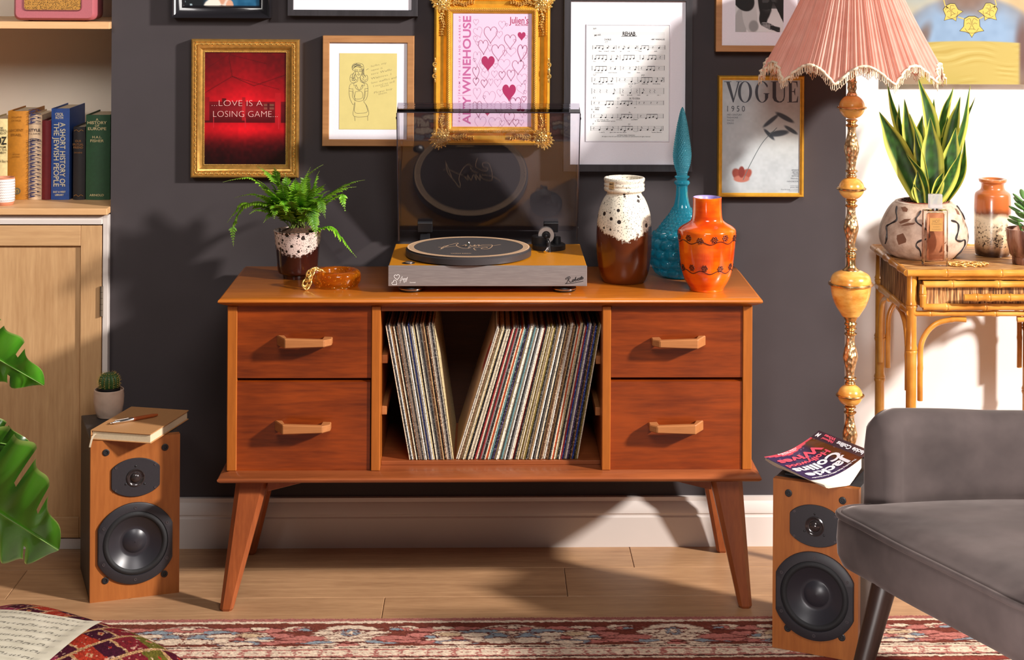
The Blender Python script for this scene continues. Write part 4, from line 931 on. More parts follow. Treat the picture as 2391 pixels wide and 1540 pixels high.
cp = f.pic('painting', u0, v0, u1, v1, .0245, 260, 300, torso)
k = 3.184; gd, dk_ = Ink(.02472), Ink(.02484); gr = Ink(.0246)
def pend(cx, cy, s, ro):
    R = lambda a, c: f.L(1640 + (cx + (a * math.cos(ro) - c * math.sin(ro)) * s) / k, (cy + (a * math.sin(ro) + c * math.cos(ro)) * s) / k)
    out = [(-.75, -.75), (-.3, -1), (.3, -1), (.75, -.75), (.8, 0), (1.2, .45), (.6, .55), (.25, .7), (0, 1.1), (-.25, .7), (-.6, .55), (-1.2, .45), (-.8, 0)]
    gr.poly([R(a * 1.08, c * 1.08) for a, c in out]); gd.poly([R(a, c) for a, c in out])
    for P in ([(-.6, -.6), (-.2, -.8), (-.05, -.2), (-.25, .3)], [(.6, -.6), (.2, -.8), (.05, -.2), (.25, .3)], [(-.4, .35), (0, .25), (.4, .35)], [(-.7, .2), (-.4, .6), (0, .7), (.4, .6), (.7, .2)], [(-.55, -.25), (-.3, -.35), (-.15, -.2)], [(.55, -.25), (.3, -.35), (.15, -.2)]): dk_.line(spline([R(a, c) for a, c in P], 4), .0010)
pend(1998, 195, 72, 0); pend(1850, 92, 62, -.45); pend(2125, 88, 62, .45)
for P in ([(1790, 0), (1800, 40), (1820, 60)], [(2170, 0), (2180, 35), (2160, 55)], [(1895, 125), (1940, 140)], [(2085, 122), (2050, 140)]): gd.line(f.pts(P, 1640, 0, k), .0028)
gr.build('necklace_outline', plain('dark_olive_paint', (62, 54, 26), .6), cp); gd.build('necklace', plain('ochre_paint', (206, 176, 84), .5), cp); dk_.build('necklace_lines', plain('umber_paint', (84, 66, 30), .6), cp)
# ---------------------------------------------------------------- things on the sideboard
def vessel_loc(u, v_base, Z):
    """where an upright round vessel stands: its front foot shows at v_base"""
    return atz(u, v_base, Z)
def mixcol(nt, fac, a, b_):
    m = N(nt, 'ShaderNodeMix'); m.data_type = 'RGBA'; nt.links.new(fac, m.inputs[0])
    for k, c in ((6, a), (7, b_)):
        if hasattr(c, 'is_linked'): nt.links.new(c, m.inputs[k])
        else: m.inputs[k].default_value = c
    return m.outputs[2]
def mth(nt, op, a, b_=None, c=None, clamp=False):
    n = N(nt, 'ShaderNodeMath', operation=op); n.use_clamp = clamp
    for k, v in enumerate((a, b_, c)):
        if v is None: continue
        if hasattr(v, 'is_linked'): nt.links.new(v, n.inputs[k])
        else: n.inputs[k].default_value = v
    return n.outputs[0]
def maprange(nt, v, a, b_, c=0.0, d=1.0):
    n = N(nt, 'ShaderNodeMapRange'); n.interpolation_type = 'SMOOTHSTEP'
    nt.links.new(v, n.inputs[0]); n.inputs[1].default_value = a; n.inputs[2].default_value = b_; n.inputs[3].default_value = c; n.inputs[4].default_value = d; return n.outputs[0]
def noise(nt, scale, detail=3, vec=None, rough=.5):
    n = N(nt, 'ShaderNodeTexNoise'); n.inputs['Scale'].default_value = scale; n.inputs['Detail'].default_value = detail; n.inputs['Roughness'].default_value = rough
    nt.links.new(vec or coords(nt), n.inputs['Vector']); return n.outputs['Fac']
def sepxyz(nt):
    s = N(nt, 'ShaderNodeSeparateXYZ'); nt.links.new(coords(nt), s.inputs[0]); return s.outputs
def fatlava(name, z0, wave, cream, dark, spots, hole, low=None, holescale=70, rough=.25, swing=1.0):
    """cream cratered glaze running down over a dark glossy body; z0 = mean level of the edge"""
    m, nt, b = newmat(name); x, y, z = sepxyz(nt)
    n1 = noise(nt, 14, 3); n2 = noise(nt, 160, 4)
    e = mth(nt, 'ADD', z, mth(nt, 'MULTIPLY', mth(nt, 'SUBTRACT', n1, .5), wave))
    e = mth(nt, 'ADD', e, mth(nt, 'MULTIPLY', mth(nt, 'SUBTRACT', n2, .5), .034))
    e = mth(nt, 'SUBTRACT', e, mth(nt, 'MULTIPLY', mth(nt, 'MULTIPLY', x, x), swing * 14))
    mask = maprange(nt, e, z0 - .004, z0 + .004)
    vo = N(nt, 'ShaderNodeTexVoronoi'); vo.inputs['Scale'].default_value = holescale; nt.links.new(coords(nt), vo.inputs['Vector'])
    pick = N(nt, 'ShaderNodeSeparateXYZ'); nt.links.new(vo.outputs['Color'], pick.inputs[0])
    rad = mth(nt, 'MULTIPLY', mth(nt, 'POWER', pick.outputs[0], 2.2), hole)
    hm = maprange(nt, mth(nt, 'SUBTRACT', rad, vo.outputs['Distance']), -.04, .04)
    sp = maprange(nt, noise(nt, 330, 3), spots, spots + .06)
    gl = mixcol(nt, sp, C(*cream), C(*[v * .45 for v in cream])); gl = mixcol(nt, hm, gl, C(34, 24, 20))
    body = ramp(nt, noise(nt, 9, 2), [(.3, C(*dark)), (.75, C(*(low or dark)))])
    nt.links.new(mixcol(nt, mask, body, gl), b.inputs['Base Color'])
    nt.links.new(mth(nt, 'MULTIPLY_ADD', mask, .35, rough), b.inputs['Roughness'])
    b.inputs['Coat Weight'].default_value = .3; b.inputs['Coat Roughness'].default_value = .05
    hgt = mth(nt, 'SUBTRACT', mask, mth(nt, 'MULTIPLY', mth(nt, 'MULTIPLY', hm, mask), .9)); bump(nt, b, hgt, .5, .002)
    return m
def prof_px(P, ybase, k, scale):
    """(half width, y) in crop pixels -> (radius, z)"""
    return [(a / k / scale, (ybase - y) / k / scale) for a, y in P]
def solid(P, wall=.006, depth=None):
    """closed vessel profile: outside up, rim over, inside down"""
    out = list(P); inner = [(max(r - wall, .002), z) for r, z in P if z > (depth or .02)]
    inner = inner[::-1]; return out + [(P[-1][0] - wall * .4, P[-1][1] + wall * .25)] + inner[0:] + [(.001, inner[-1][1])]
def smooth_prof(P, n=5):
    return [(max(p.x, .0005), p.y) for p in spline([(a, b_) for a, b_ in P], n)]
# brown and cream vase
k = 3.276; q = vessel_loc(1460, 665, ZT); sc_ = F / 4.05
va = thing('ceramic_vase', 'tall brown vase with speckled cream glaze running from its neck, right of turntable', 'vase', (q.x, q.y + .045, ZT))
P = prof_px([(140, 1392), (150, 1388), (165, 1368), (185, 1320), (200, 1250), (210, 1160), (212, 1060), (209, 960), (200, 870), (180, 800), (155, 745), (134, 715), (131, 702), (140, 692), (153, 686), (156, 668), (152, 655), (156, 640), (152, 625), (157, 606), (156, 592)], 1384, k, sc_)
P = [(r, max(z, 0)) for r, z in P]
b = MB(); b.add(lathe(smooth_prof(solid(P, .007), 3), 72)); b.build('body', fatlava('cream_on_brown_glaze', .104, .05, (236, 226, 206), (70, 30, 14), .585, .34, (108, 50, 14), 62, swing=.62), va, smooth=60)
ik = Ink(.0); ik.rect(-.007, .007, -.008, .008)
Ml = T((-.033, -.0395, .232)) @ Matrix.Rotation(math.radians(-40), 4, 'Z'); lb = ik.build('paper_label', plain('buff_label', (206, 170, 120), .7), va, M=Ml)
ik = Ink(.0004); ik.text('BAY', 0, .001, .004, .011, bold=.03); ik.text('KERAMIK', 0, -.0045, .002, .011); ik.build('label_print', M_['ink'], lb, M=Ml)
# teal bottle with stopper
q = vessel_loc(1595, 650, ZT); sc_ = F / 4.13
gb = thing('genie_bottle', 'teal bubbled glass genie bottle with tall pointed stopper between the two vases', 'bottle', (q.x, q.y + .035, ZT))
teal = glass('teal_glass', (120, 214, 228), rough=.02, body=.27, bodycol=(56, 192, 218))
BP = prof_px([(120, 1336), (150, 1325), (185, 1295), (215, 1250), (234, 1195), (238, 1130), (230, 1070), (205, 1010), (165, 950), (120, 890), (86, 845), (62, 790), (49, 730), (45, 680), (44, 645), (50, 634), (59, 624), (60, 612), (52, 600)], 1330, k, sc_); BP = [(r, max(z, 0)) for r, z in BP]
zb = BP[-1][1]
def bob(t, r, z):
    """rows of round bubbles, large low down, small hobnails up the neck"""
    if z < .004 or r < .004: return r
    if z < .108:
        row = z / .0235; n = 14
    elif z < .165: row = (z - .108) / .0075 + 5; n = 22
    else: return r
    ph = .5 * (int(row) % 2); fr = row - int(row); a = (t / (2 * PI) * n + ph) % 1.0
    d2 = ((a - .5) / .5) ** 2 + ((fr - .5) / .5) ** 2
    return r + (.0085 if z < .108 else .0028) * math.sqrt(max(0, 1 - d2))
prof = smooth_prof(BP, 9)
prof = [p for p in prof]
dense = []
for (r0, z0), (r1, z1) in zip(prof[:-1], prof[1:]):
    for i in range(2): dense.append((r0 + (r1 - r0) * i / 2, z0 + (z1 - z0) * i / 2))
dense.append(prof[-1])
b = MB(); b.add(lathe([(.001, .001)] + dense + [(dense[-1][0] - .005, dense[-1][1])] + [(max(r - .005, .002), max(z, .006)) for r, z in dense[::-4]] + [(.001, .006)], 168, cap=False, rfun=lambda t, r, z: bob(t, r, z)))
b.build('body', teal, gb, smooth=180)
SP = prof_px([(36, 604), (38, 585), (50, 578), (50, 568), (36, 560), (40, 535), (50, 505), (61, 465), (67, 410), (64, 360), (56, 300), (48, 250), (40, 195), (30, 140), (21, 95), (12, 60), (4, 42), (1, 38)], 1330, k, sc_)
sp = smooth_prof(SP, 8)
def hob(t, r, z):
    zz = z - .232
    if zz < 0: return r
    row = zz / .0052; n = 22; ph = .5 * (int(row) % 2); a = (t / (2 * PI) * n + ph) % 1; fr = row % 1
    return r + min(.0019, r * .16) * math.sqrt(max(0, 1 - ((a - .5) / .5) ** 2 - ((fr - .5) / .5) ** 2))
dn = []
for (r0, z0), (r1, z1) in zip(sp[:-1], sp[1:]):
    dn += [(r0, z0), ((r0 + r1) / 2, (z0 + z1) / 2)]
b = MB(); b.add(lathe(dn + [sp[-1]], 110, rfun=hob)); b.build('stopper', teal, gb, smooth=180)
# orange vase
q = vessel_loc(1655, 684, ZT); sc_ = F / 3.965
ov = thing('ceramic_vase', 'glossy orange vase with two dark flower bands at the right end of the sideboard', 'vase', (q.x, q.y + .04, ZT))
OP = prof_px([(124, 1457), (128, 1446), (131, 1432), (150, 1402), (172, 1362), (190, 1310), (202, 1240), (212, 1150), (218, 1070), (221, 1010), (217, 985), (190, 962), (150, 940), (124, 918), (115, 890), (111, 840), (110, 780), (111, 745)], 1450, k, sc_); OP = [(r, max(z, 0)) for r, z in OP]
m, nt, bs = newmat('orange_glaze'); x, y, z = sepxyz(nt)
g = mth(nt, 'MULTIPLY_ADD', mth(nt, 'SUBTRACT', noise(nt, 16, 4), .5), 1.1, .5)
g2 = mth(nt, 'ADD', g, mth(nt, 'MULTIPLY', noise(nt, 6, 2, coords(nt, (1, 1, 14))), .35))
nt.links.new(ramp(nt, g2, [(.35, C(168, 26, 8)), (.62, C(226, 78, 8)), (.95, C(244, 124, 20))]), bs.inputs['Base Color']); bs.inputs['Roughness'].default_value = .14; bs.inputs['Coat Weight'].default_value = .6; bs.inputs['Coat Roughness'].default_value = .03
lil = plain('lilac_glaze', (166, 150, 214), .3, coat=.3)
so = smooth_prof(OP, 4)
b = MB(); b.add(lathe([(.001, 0)] + so + [(so[-1][0] - .002, so[-1][1] + .001)], 72, cap=False)); body = b.build('body', m, ov, smooth=60)
b = MB(); b.add(lathe([(so[-1][0] - .002, so[-1][1] + .001), (so[-1][0] - .005, so[-1][1] - .003), (.022, .15), (.028, .13), (.001, .128)], 48, cap=False)); b.build('glazed_inside', lil, body, smooth=60)
def orad(z):
    for (r0, z0), (r1, z1) in zip(so[:-1], so[1:]):
        if z0 <= z <= z1 or z1 <= z <= z0: return r0 + (r1 - r0) * (z - z0) / (z1 - z0 + 1e-9)
    return .05
dkg = plain('dark_lava_relief', (66, 22, 16), .4, noise=.4, nscale=300, bmp=.3)
for zc, nfl in ((.1265, 13), (.0585, 11)):
    b = MB(); r1 = random.Random(int(zc * 1000))
    for i in range(nfl):
        a0 = 2 * PI * i / nfl + r1.uniform(-.08, .08); z0 = zc + r1.uniform(-.004, .005)
        for pz in range(6):
            a = a0 + math.cos(2 * PI * pz / 6) * .085; zz = z0 + math.sin(2 * PI * pz / 6) * .0052; rr = orad(zz) + .0002
            b.add(tube([((rr + .0006) * math.cos(a + math.cos(w) * .034), (rr + .0006) * math.sin(a + math.cos(w) * .034), zz + .0021 * math.sin(w)) for w in [2 * PI * h / 7 for h in range(7)]], .0007, 5, closed=True))
        rr = orad(z0); b.add(ellip((rr * math.cos(a0), rr * math.sin(a0), z0), (.0016, .0016, .0016), 6, 4))
    vine = []
    for i in range(90):
        a = 2 * PI * i / 90; zz = zc - .009 + .0035 * math.sin(a * 9) ; rr = orad(zz) + .0004; vine.append((rr * math.cos(a), rr * math.sin(a), zz))
    b.add(tube(vine, .0009, 5, closed=True)); b.build('flower_band', dkg, body, smooth=60, kind='stuff')

# fern in a half glazed pot
q = vessel_loc(690, 655, ZT); sc_ = F / 4.1; k = 4.278
fe = thing('potted_fern', 'leafy green fern in a brown pot with cratered white glaze, left on the sideboard', 'plant', (q.x, q.y + .042, ZT))
# crop is 480,360 at 4.278; pot centre x=895
PP = prof_px([(138, 1262), (142, 1258), (146, 1225), (150, 1215), (182, 1205), (195, 1180), (203, 1100), (212, 1000), (222, 900), (230, 820), (232, 800), (238, 790), (238, 783)], 1256, k, sc_); PP = [(r, max(z, 0)) for r, z in PP]
b = MB(); b.add(lathe(smooth_prof([(.001, 0)] + PP + [(.052, PP[-1][1] - .002), (.048, PP[-1][1] - .02), (.001, PP[-1][1] - .022)], 3), 64, cap=False)); pot = b.build('pot', fatlava('cratered_white_glaze', .058, .012, (222, 198, 188), (36, 12, 10), .56, .62, (58, 24, 18), 105, .15, swing=.62), fe, smooth=50)
pt = PP[-1][1]
b = MB(); rr = random.Random(5); vs, fs = lathe([(.047, pt - .012), (.038, pt - .004), (.02, pt + .006), (.002, pt + .009)], 28)
b.add(([(x + rr.uniform(-.002, .002), y + rr.uniform(-.002, .002), z + rr.uniform(-.002, .003)) for x, y, z in vs], fs))
for i in range(120): a, r = rr.uniform(0, 2 * PI), .045 * math.sqrt(rr.random()); b.add(ellip((r * math.cos(a), r * math.sin(a), pt + .007 - r * .3), (.002, .0016, .0014), 5, 3))
b.build('soil', M_['soil'], fe, kind='stuff')
mleaf, nt, bs = newmat('fern_leaf'); at_ = N(nt, 'ShaderNodeAttribute', attribute_name='Col'); nt.links.new(at_.outputs['Color'], bs.inputs['Base Color']); bs.inputs['Roughness'].default_value = .42
tr = N(nt, 'ShaderNodeBsdfTranslucent'); nt.links.new(at_.outputs['Color'], tr.inputs['Color']); mx = N(nt, 'ShaderNodeMixShader', i0=.3); nt.links.new(bs.outputs[0], mx.inputs[1]); nt.links.new(tr.outputs[0], mx.inputs[2]); nt.links.new(mx.outputs[0], nt.nodes['Material Output'].inputs[0])
def frond(path, length_scale, seed, wmax, tone):
    """a fern frond: midrib plus paired serrated leaflets along a curve"""
    r = random.Random(seed); P = spline(path, 10); n = len(P); b = MB()
    col = lin((74 * tone, 134 * tone, 24 * tone)); col2 = lin((126 * tone, 166 * tone, 44 * tone))
    vf = tube(P, [.0011 * (1 - .7 * i / n) for i in range(n)], 5); b.add(vf, col=lin((140, 160, 76)))
    acc = 0
    tot = sum((P[i + 1] - P[i]).length for i in range(n - 1)); step = .0062; nxt = tot * .16
    for i in range(n - 1):
        seg = (P[i + 1] - P[i]); 
        while nxt < acc + seg.length:
            t = nxt / tot; p = P[i] + seg * ((nxt - acc) / max(seg.length, 1e-9)); d = seg.normalized()
            side = d.cross(Vector((0, 0, 1)));
            if side.length < .2: side = d.cross(Vector((0, 1, 0)))
            side.normalize(); up = side.cross(d).normalized()
            env = (math.sin(PI * min(1, .12 + .88 * t) ** .8) ** .8 if t < .75 else max(.10, (1 - t) * 2.6))
            le = wmax * env * r.uniform(.85, 1.1)
            for s in (-1, 1):
                dirv = (side * s * .86 + d * .55 + up * r.uniform(-.10, .22)).normalized(); wv = dirv.cross(up).normalized()
                nn = 7; vs, fs, cs = [], [], []
                w0 = min(.0044, le * .30)
                for j in range(nn + 1):
                    u = j / nn; w = w0 * (math.sin(PI * (.30 + .70 * u)) ** .8 if u < 1 else 0) * (1.12 if j % 2 == 1 else .84)
                    c0 = p + dirv * (le * u) - up * (le * .28 * u * u); 
                    vs += [c0 + wv * w + up * w * .25, c0 - up * w * .1, c0 - wv * w + up * w * .25]
                    cc = [a + (c_ - a) * u for a, c_ in zip(col, col2)]; cs += [cc, [v * .8 for v in cc], cc]
                for j in range(nn):
                    o = 3 * j; fs += [(o, o + 1, o + 4, o + 3), (o + 1, o + 2, o + 5, o + 4)]
                b.add((vs, fs), col=cs)
            nxt += step
        acc += seg.length
    return b.build('frond', mleaf, fe, smooth=None, recalc=False)
def fz(u, v, dy): p = at(u, v, fe.location.y + dy); return p - fe.location
top = Vector((0, 0, pt + .005)); rr = random.Random(11)
fr_ = [((520, 425), (590, 418), -.03, .016), ((548, 462), (600, 455), .03, .018), ((545, 575), (575, 480), -.06, .022), ((530, 520), (570, 475), -.02, .024), ((582, 500), (610, 490), -.09, .018), ((755, 384), (715, 415), .03, .016), ((600, 388), (640, 420), .02, .024), ((640, 390), (650, 425), -.05, .03), ((725, 390), (705, 440), -.04, .014), ((745, 400), (730, 440), .0, .028), ((852, 420), (790, 440), -.02, .022), ((832, 436), (780, 450), .05, .018), ((806, 492), (795, 455), -.06, .022), ((832, 600), (790, 530), -.03, .020), ((738, 552), (728, 488), -.10, .022), ((760, 510), (745, 470), -.11, .018), ((668, 500), (665, 470), -.11, .022), ((690, 415), (690, 450), -.06, .026), ((610, 440), (640, 460), -.10, .024), ((640, 510), (645, 480), -.11, .022), ((700, 445), (700, 470), -.12, .026), ((760, 430), (735, 455), -.07, .026), ((620, 470), (640, 480), .05, .026), ((720, 470), (710, 480), .07, .026), ((670, 430), (675, 460), .06, .026), ((650, 455), (660, 480), -.04, .028), ((740, 470), (725, 485), .03, .024), ((600, 420), (635, 450), -.05, .024), ((775, 470), (750, 480), -.05, .022), ((615, 520), (640, 495), -.07, .018), ((705, 500), (700, 485), -.11, .02), ((655, 425), (665, 460), -.09, .026), ((680, 470), (682, 480), -.13, .026), ((712, 420), (700, 455), -.03, .026), ((630, 425), (650, 455), -.02, .028), ((665, 405), (672, 440), .0, .026), ((735, 440), (715, 460), -.1, .026), ((605, 455), (635, 470), -.08, .026), ((650, 480), (655, 485), -.14, .024), ((720, 490), (712, 490), -.13, .022), ((690, 440), (690, 465), -.1, .026), ((770, 445), (740, 465), -.0, .024), ((590, 470), (625, 480), -.0, .024)]
for i, (tip, mid, dy, w) in enumerate(fr_):
    t_, m_ = fz(tip[0], tip[1], dy), fz(mid[0], mid[1], dy * .6)
    if i == 13: m0 = fz(745, 533, -.02); path = [fz(715, 536, -.01), m0, fz(778, 535, -.03), t_]
    elif i == 2: path = [top, fz(640, 480, -.03), fz(590, 475, -.05), fz(562, 490, -.06), fz(545, 530, -.06), t_]
    else:
        base = top + Vector((rr.uniform(-.018, .018), rr.uniform(-.015, .015), 0))
        path = [base, base.lerp(m_, .5) + Vector((0, 0, .012)), m_, m_.lerp(t_, .55) + Vector((0, 0, .004)), t_]
    frond(path, 1, i, w * 1.15, rr.uniform(.95, 1.4))

# amber glass ashtray and the gold chain hung over it
q = vessel_loc(781, 677, ZT); sc_ = F / 3.99
ash = thing('glass_ashtray', 'round amber glass ashtray full of tiny bubbles, in front of the fern', 'ashtray', (q.x, q.y + .05, ZT))
R_ = .0565
b = MB(); b.add(lathe(smooth_prof([(.001, 0), (.046, 0), (.050, .003), (.0555, .012), (R_, .022), (.055, .031), (.050, .0365), (.043, .038), (.037, .036), (.034, .028), (.030, .016), (.022, .011), (.001, .010)], 5), 80, cap=False))
amb = b.build('bowl', glass('amber_glass', (255, 176, 60), rough=.01, body=.20, bodycol=(255, 156, 30)), ash, smooth=180)
b = MB(); r3 = random.Random(3)
for i in range(150):
    a, r = r3.uniform(0, 2 * PI), r3.uniform(.040, .0535); z = r3.uniform(.004, .03)
    b.add(ellip((r * math.cos(a), r * math.sin(a), z), (.0009, .0009, .0009), 6, 4))
b.build('air_bubbles', plain('bubble_glint', (255, 236, 190), .15), amb, kind='stuff')
ch = thing('chain_bracelet', 'chunky gold chain link bracelet draped over the rim of the amber ashtray', 'bracelet', (ash.location.x, ash.location.y, ZT))
c0 = ch.location
def cw(u, v, y): p = at(u, v, y); return (p.x - c0.x, p.y - c0.y, p.z - c0.z)
ya = ash.location.y
cpath = spline([Vector((-.022, -.018, .026)), Vector((-.036, -.026, .0405)), Vector((-.046, -.032, .0445)), Vector((-.058, -.036, .038)), Vector((-.066, -.040, .020)), Vector((-.070, -.046, .008)), Vector((-.064, -.052, .004)), Vector((-.060, -.046, .010)), Vector((-.056, -.042, .024)), Vector((-.052, -.038, .038)), Vector((-.046, -.026, .046))], 12)
tl = [0]
for a, c in zip(cpath[:-1], cpath[1:]): tl.append(tl[-1] + (c - a).length)
def along(d):
    for i in range(len(tl) - 1):
        if tl[i + 1] >= d: f_ = (d - tl[i]) / max(1e-9, tl[i + 1] - tl[i]); return cpath[i].lerp(cpath[i + 1], f_), (cpath[i + 1] - cpath[i]).normalized()
    return cpath[-1], (cpath[-1] - cpath[-2]).normalized()
lm = MB(); lm.add(tube([(.0085 * math.cos(t) , .0055 * math.sin(t), 0) for t in [2 * PI * i / 20 for i in range(20)]], .0019, 8, closed=True)); link = lm.mesh('link', M_['gold_metal'], smooth=180)
nL = int(tl[-1] / .0112)
for i in range(nL):
    p, d = along((i + .5) * tl[-1] / nL); o = bpy.data.objects.new('link', link); COL.objects.link(o); o.parent = ch
    u = d.orthogonal().normalized(); w = d.cross(u); M3 = Matrix((d, u, w)).transposed(); o.matrix_local = T(p) @ M3.to_4x4() @ Matrix.Rotation((i % 2) * 1.35 + .35, 4, 'X')

# ---------------------------------------------------------------- standard lamp
LY = 4.06; lp = at(1987, 600, LY)
la = thing('floor_lamp', 'brass and amber standard lamp with fringed pink pleated shade', 'lamp', (lp.x, LY, 0))
LS = F / LY
def zl(v): return at(1987, v, LY).z
def stem(P, name, mat, parent=la, seg=32, n=3):
    pr = sorted([(a / LS, zl(v)) for v, a in P], key=lambda t: t[1])
    b = MB(); b.add(lathe([(max(r, .0005), z) for r, z in (smooth_prof(pr, n) if n else pr)], seg)); return b.build(name, mat, parent, smooth=60)
m, nt, bs = newmat('embossed_brass'); bs.inputs['Metallic'].default_value = .85; bs.inputs['Roughness'].default_value = .28
vo = N(nt, 'ShaderNodeTexVoronoi'); vo.inputs['Scale'].default_value = 150; nt.links.new(coords(nt, (1, 1, .6)), vo.inputs['Vector'])
nt.links.new(ramp(nt, vo.outputs['Distance'], [(.0, C(250, 226, 188)), (.55, C(210, 168, 118)), (1, C(126, 84, 48))]), bs.inputs['Base Color']); bump(nt, bs, vo.outputs['Distance'], .9, .003); emb = m
m, nt, bs = newmat('amber_onyx'); bs.inputs['Roughness'].default_value = .25; bs.inputs['Subsurface Weight'].default_value = .35; bs.inputs['Subsurface Radius'].default_value = (.02, .012, .004); bs.inputs['Coat Weight'].default_value = .3
nt.links.new(ramp(nt, noise(nt, 16, 5, coords(nt, (1, 1, 2.5)), .6), [(.3, C(196, 118, 36)), (.5, C(228, 166, 78)), (.7, C(240, 194, 112))]), bs.inputs['Base Color']); onyx = m
stem([(140, 9), (186, 9), (190, 12), (196, 10), (206, 11), (212, 9), (217, 10), (222, 13), (224, 11)], 'stem', emb)
for (v0, v1, hw_, vr) in ((221, 278, 30, 251), (413, 466, 30, 440), (896, 948, 29, 922)):
    vc, h2 = (v0 + v1) / 2, (v1 - v0) / 2
    g = stem([(vc - h2 * math.cos(t), max(8, hw_ * math.sin(t))) for t in [.3 + (PI - .6) * i / 10 for i in range(11)]], 'globe', onyx, n=2)
    b = MB(); b.add(tube([(hw_ * 1.07 / LS * math.cos(t), hw_ * 1.07 / LS * math.sin(t), zl(vr)) for t in [2 * PI * i / 40 for i in range(40)]], .0027, 8, closed=True)); b.build('globe_ring', M_['brass'], g)
def bulge(va_, vb):      # turned and embossed section between two collars
    d = vb - va_; L = [(va_, 12), (va_ + 4, 13), (va_ + 8, 9)]
    stem([(va_, 11), (va_ + 3, 14), (va_ + 7, 10), (va_ + 11, 10), (va_ + 14, 15), (va_ + 18, 12)], 'collar', M_['brass'])
    stem([(va_ + 17, 10), (va_ + d * .25, 10), (va_ + d * .40, 15), (va_ + d * .52, 17.5), (va_ + d * .66, 13), (va_ + d * .80, 9.5), (vb - 17, 10)], 'stem', emb)
    stem([(vb - 18, 12), (vb - 14, 15), (vb - 11, 10), (vb - 7, 10), (vb - 3, 13), (vb, 11)], 'collar', M_['brass'])
bulge(278, 414); bulge(465, 596); bulge(764, 897); bulge(947, 1080); bulge(1080, 1200)
stem([(594, 11), (600, 12), (606, 10), (622, 12), (630, 20), (634, 18)], 'collar', M_['brass'])
ur = stem([(630, 18), (634, 30), (640, 41), (648, 46), (656, 47.5), (661, 47.5)], 'urn', onyx)
stem([(661, 47), (668, 47), (690, 44), (712, 36), (728, 26), (738, 20)], 'urn', onyx)
b = MB(); b.add(tube([(49.5 / LS * math.cos(t), 49.5 / LS * math.sin(t), zl(662)) for t in [2 * PI * i / 48 for i in range(48)]], .0035, 8, closed=True)); b.build('globe_ring', M_['brass'], ur)
stem([(736, 19), (742, 16), (750, 12), (756, 15), (760, 12), (766, 11)], 'collar', M_['brass'])
b = MB(); b.add(lathe(smooth_prof([(.001, 0), (.118, 0), (.12, .008), (.11, .018), (.07, .026), (.04, .045), (.022, .08), (.014, .12), (.012, zl(1198))], 5), 56)); b.build('base', M_['brass'], la, smooth=50)
# shade: ten scalloped panels, finely pleated
m, nt, bs = newmat('pink_pleated_silk'); bs.inputs['Roughness'].default_value = .55; bs.inputs['Sheen Weight'].default_value = .3
nzc = ramp(nt, noise(nt, 30, 3), [(.3, C(226, 160, 144)), (.7, C(238, 182, 166))]); nt.links.new(nzc, bs.inputs['Base Color'])
tr = N(nt, 'ShaderNodeBsdfTranslucent'); tr.inputs[0].default_value = C(246, 190, 172); mx = N(nt, 'ShaderNodeMixShader', i0=.42); nt.links.new(bs.outputs[0], mx.inputs[1]); nt.links.new(tr.outputs[0], mx.inputs[2]); nt.links.new(mx.outputs[0], nt.nodes['Material Output'].inputs[0])
NL = 10; ph0 = math.radians(14)
zlo = zl(164); zhi = 1.452; Rb, Rt = .206, .085
def rim(t):       # t measured from the -Y direction; lows sit at the ribs
    s = (t - ph0) / (2 * PI) * NL; fr = s - math.floor(s); sc = math.sin(PI * fr); return sc
rp = random.Random(2); NS = 900; jit = [rp.uniform(-1, 1) for _ in range(NS)]; pl_ = []
for i in range(NS): pl_.append(.0026 * math.sin(2 * PI * i / NS * 148 + 2.2 * math.sin(2 * PI * i / NS * 23)) + .0012 * jit[i] + .0022 * math.sin(2 * PI * i / NS * 61))
loops = []
for j in range(17):
    f_ = j / 16; l = []
    for i in range(NS):
        t = 2 * PI * i / NS; s = rim(t); low = 1 - s
        z = zhi + (zlo - zhi + .030 * (s - .5) * 1.4) * f_
        r = Rt + (Rb - Rt) * (f_ ** 1.12) + .010 * low ** 1.5 * f_ ** 3 - .006 * s * f_ + pl_[i] * (.45 + .75 * f_)
        l.append((r * math.sin(t), -r * math.cos(t), z))
    loops.append(l)
b = MB(); b.add(loft(loops, cap=False)); sh = b.build('shade', m, la, smooth=180, recalc=False)
# fringe: looped trim all along the scalloped rim
crm = plain('cream_fringe', (240, 214, 184), .8, noise=.12, nscale=300)
rimP = loops[-1]; b = MB()
b.add(tube([(x * 1.012, y * 1.012, z + .001) for x, y, z in rimP[::3]], .0036, 5, closed=True))
for i in range(0, NS, 3):
    x, y, z = rimP[i]; t = math.atan2(y, x); ex, ey = -math.sin(t), math.cos(t); w = .0021; d = rp.uniform(.014, .020); o = rp.uniform(1.008, 1.025)
    b.add(tube([(x * o - ex * w, y * o - ey * w, z), (x * o - ex * w * 1.3, y * o - ey * w * 1.3, z - d * .7), (x * o, y * o, z - d), (x * o + ex * w * 1.3, y * o + ey * w * 1.3, z - d * .7), (x * o + ex * w, y * o + ey * w, z)], .0008, 4, cap=False))
b.build('fringe', crm, sh, smooth=180, kind='stuff')
b = MB()
for i in range(NL):
    a = ph0 + 2 * PI * i / NL; b.add(tube([(Rt * .9 * math.sin(a), -Rt * .9 * math.cos(a), zhi), (Rb * .93 * math.sin(a), -Rb * .93 * math.cos(a), zlo - .008)], .0012, 5))
b.add(tube([(Rt * math.cos(t), Rt * math.sin(t), zhi) for t in [2 * PI * i / 40 for i in range(40)]], .002, 6, closed=True)); b.add(box(-Rt, Rt, -.002, .002, zhi - .002, zhi + .001)); b.add(box(-.002, .002, -Rt, Rt, zhi - .002, zhi + .001)); b.add(tube([(0, 0, zl(150)), (0, 0, zhi)], .006, 10))
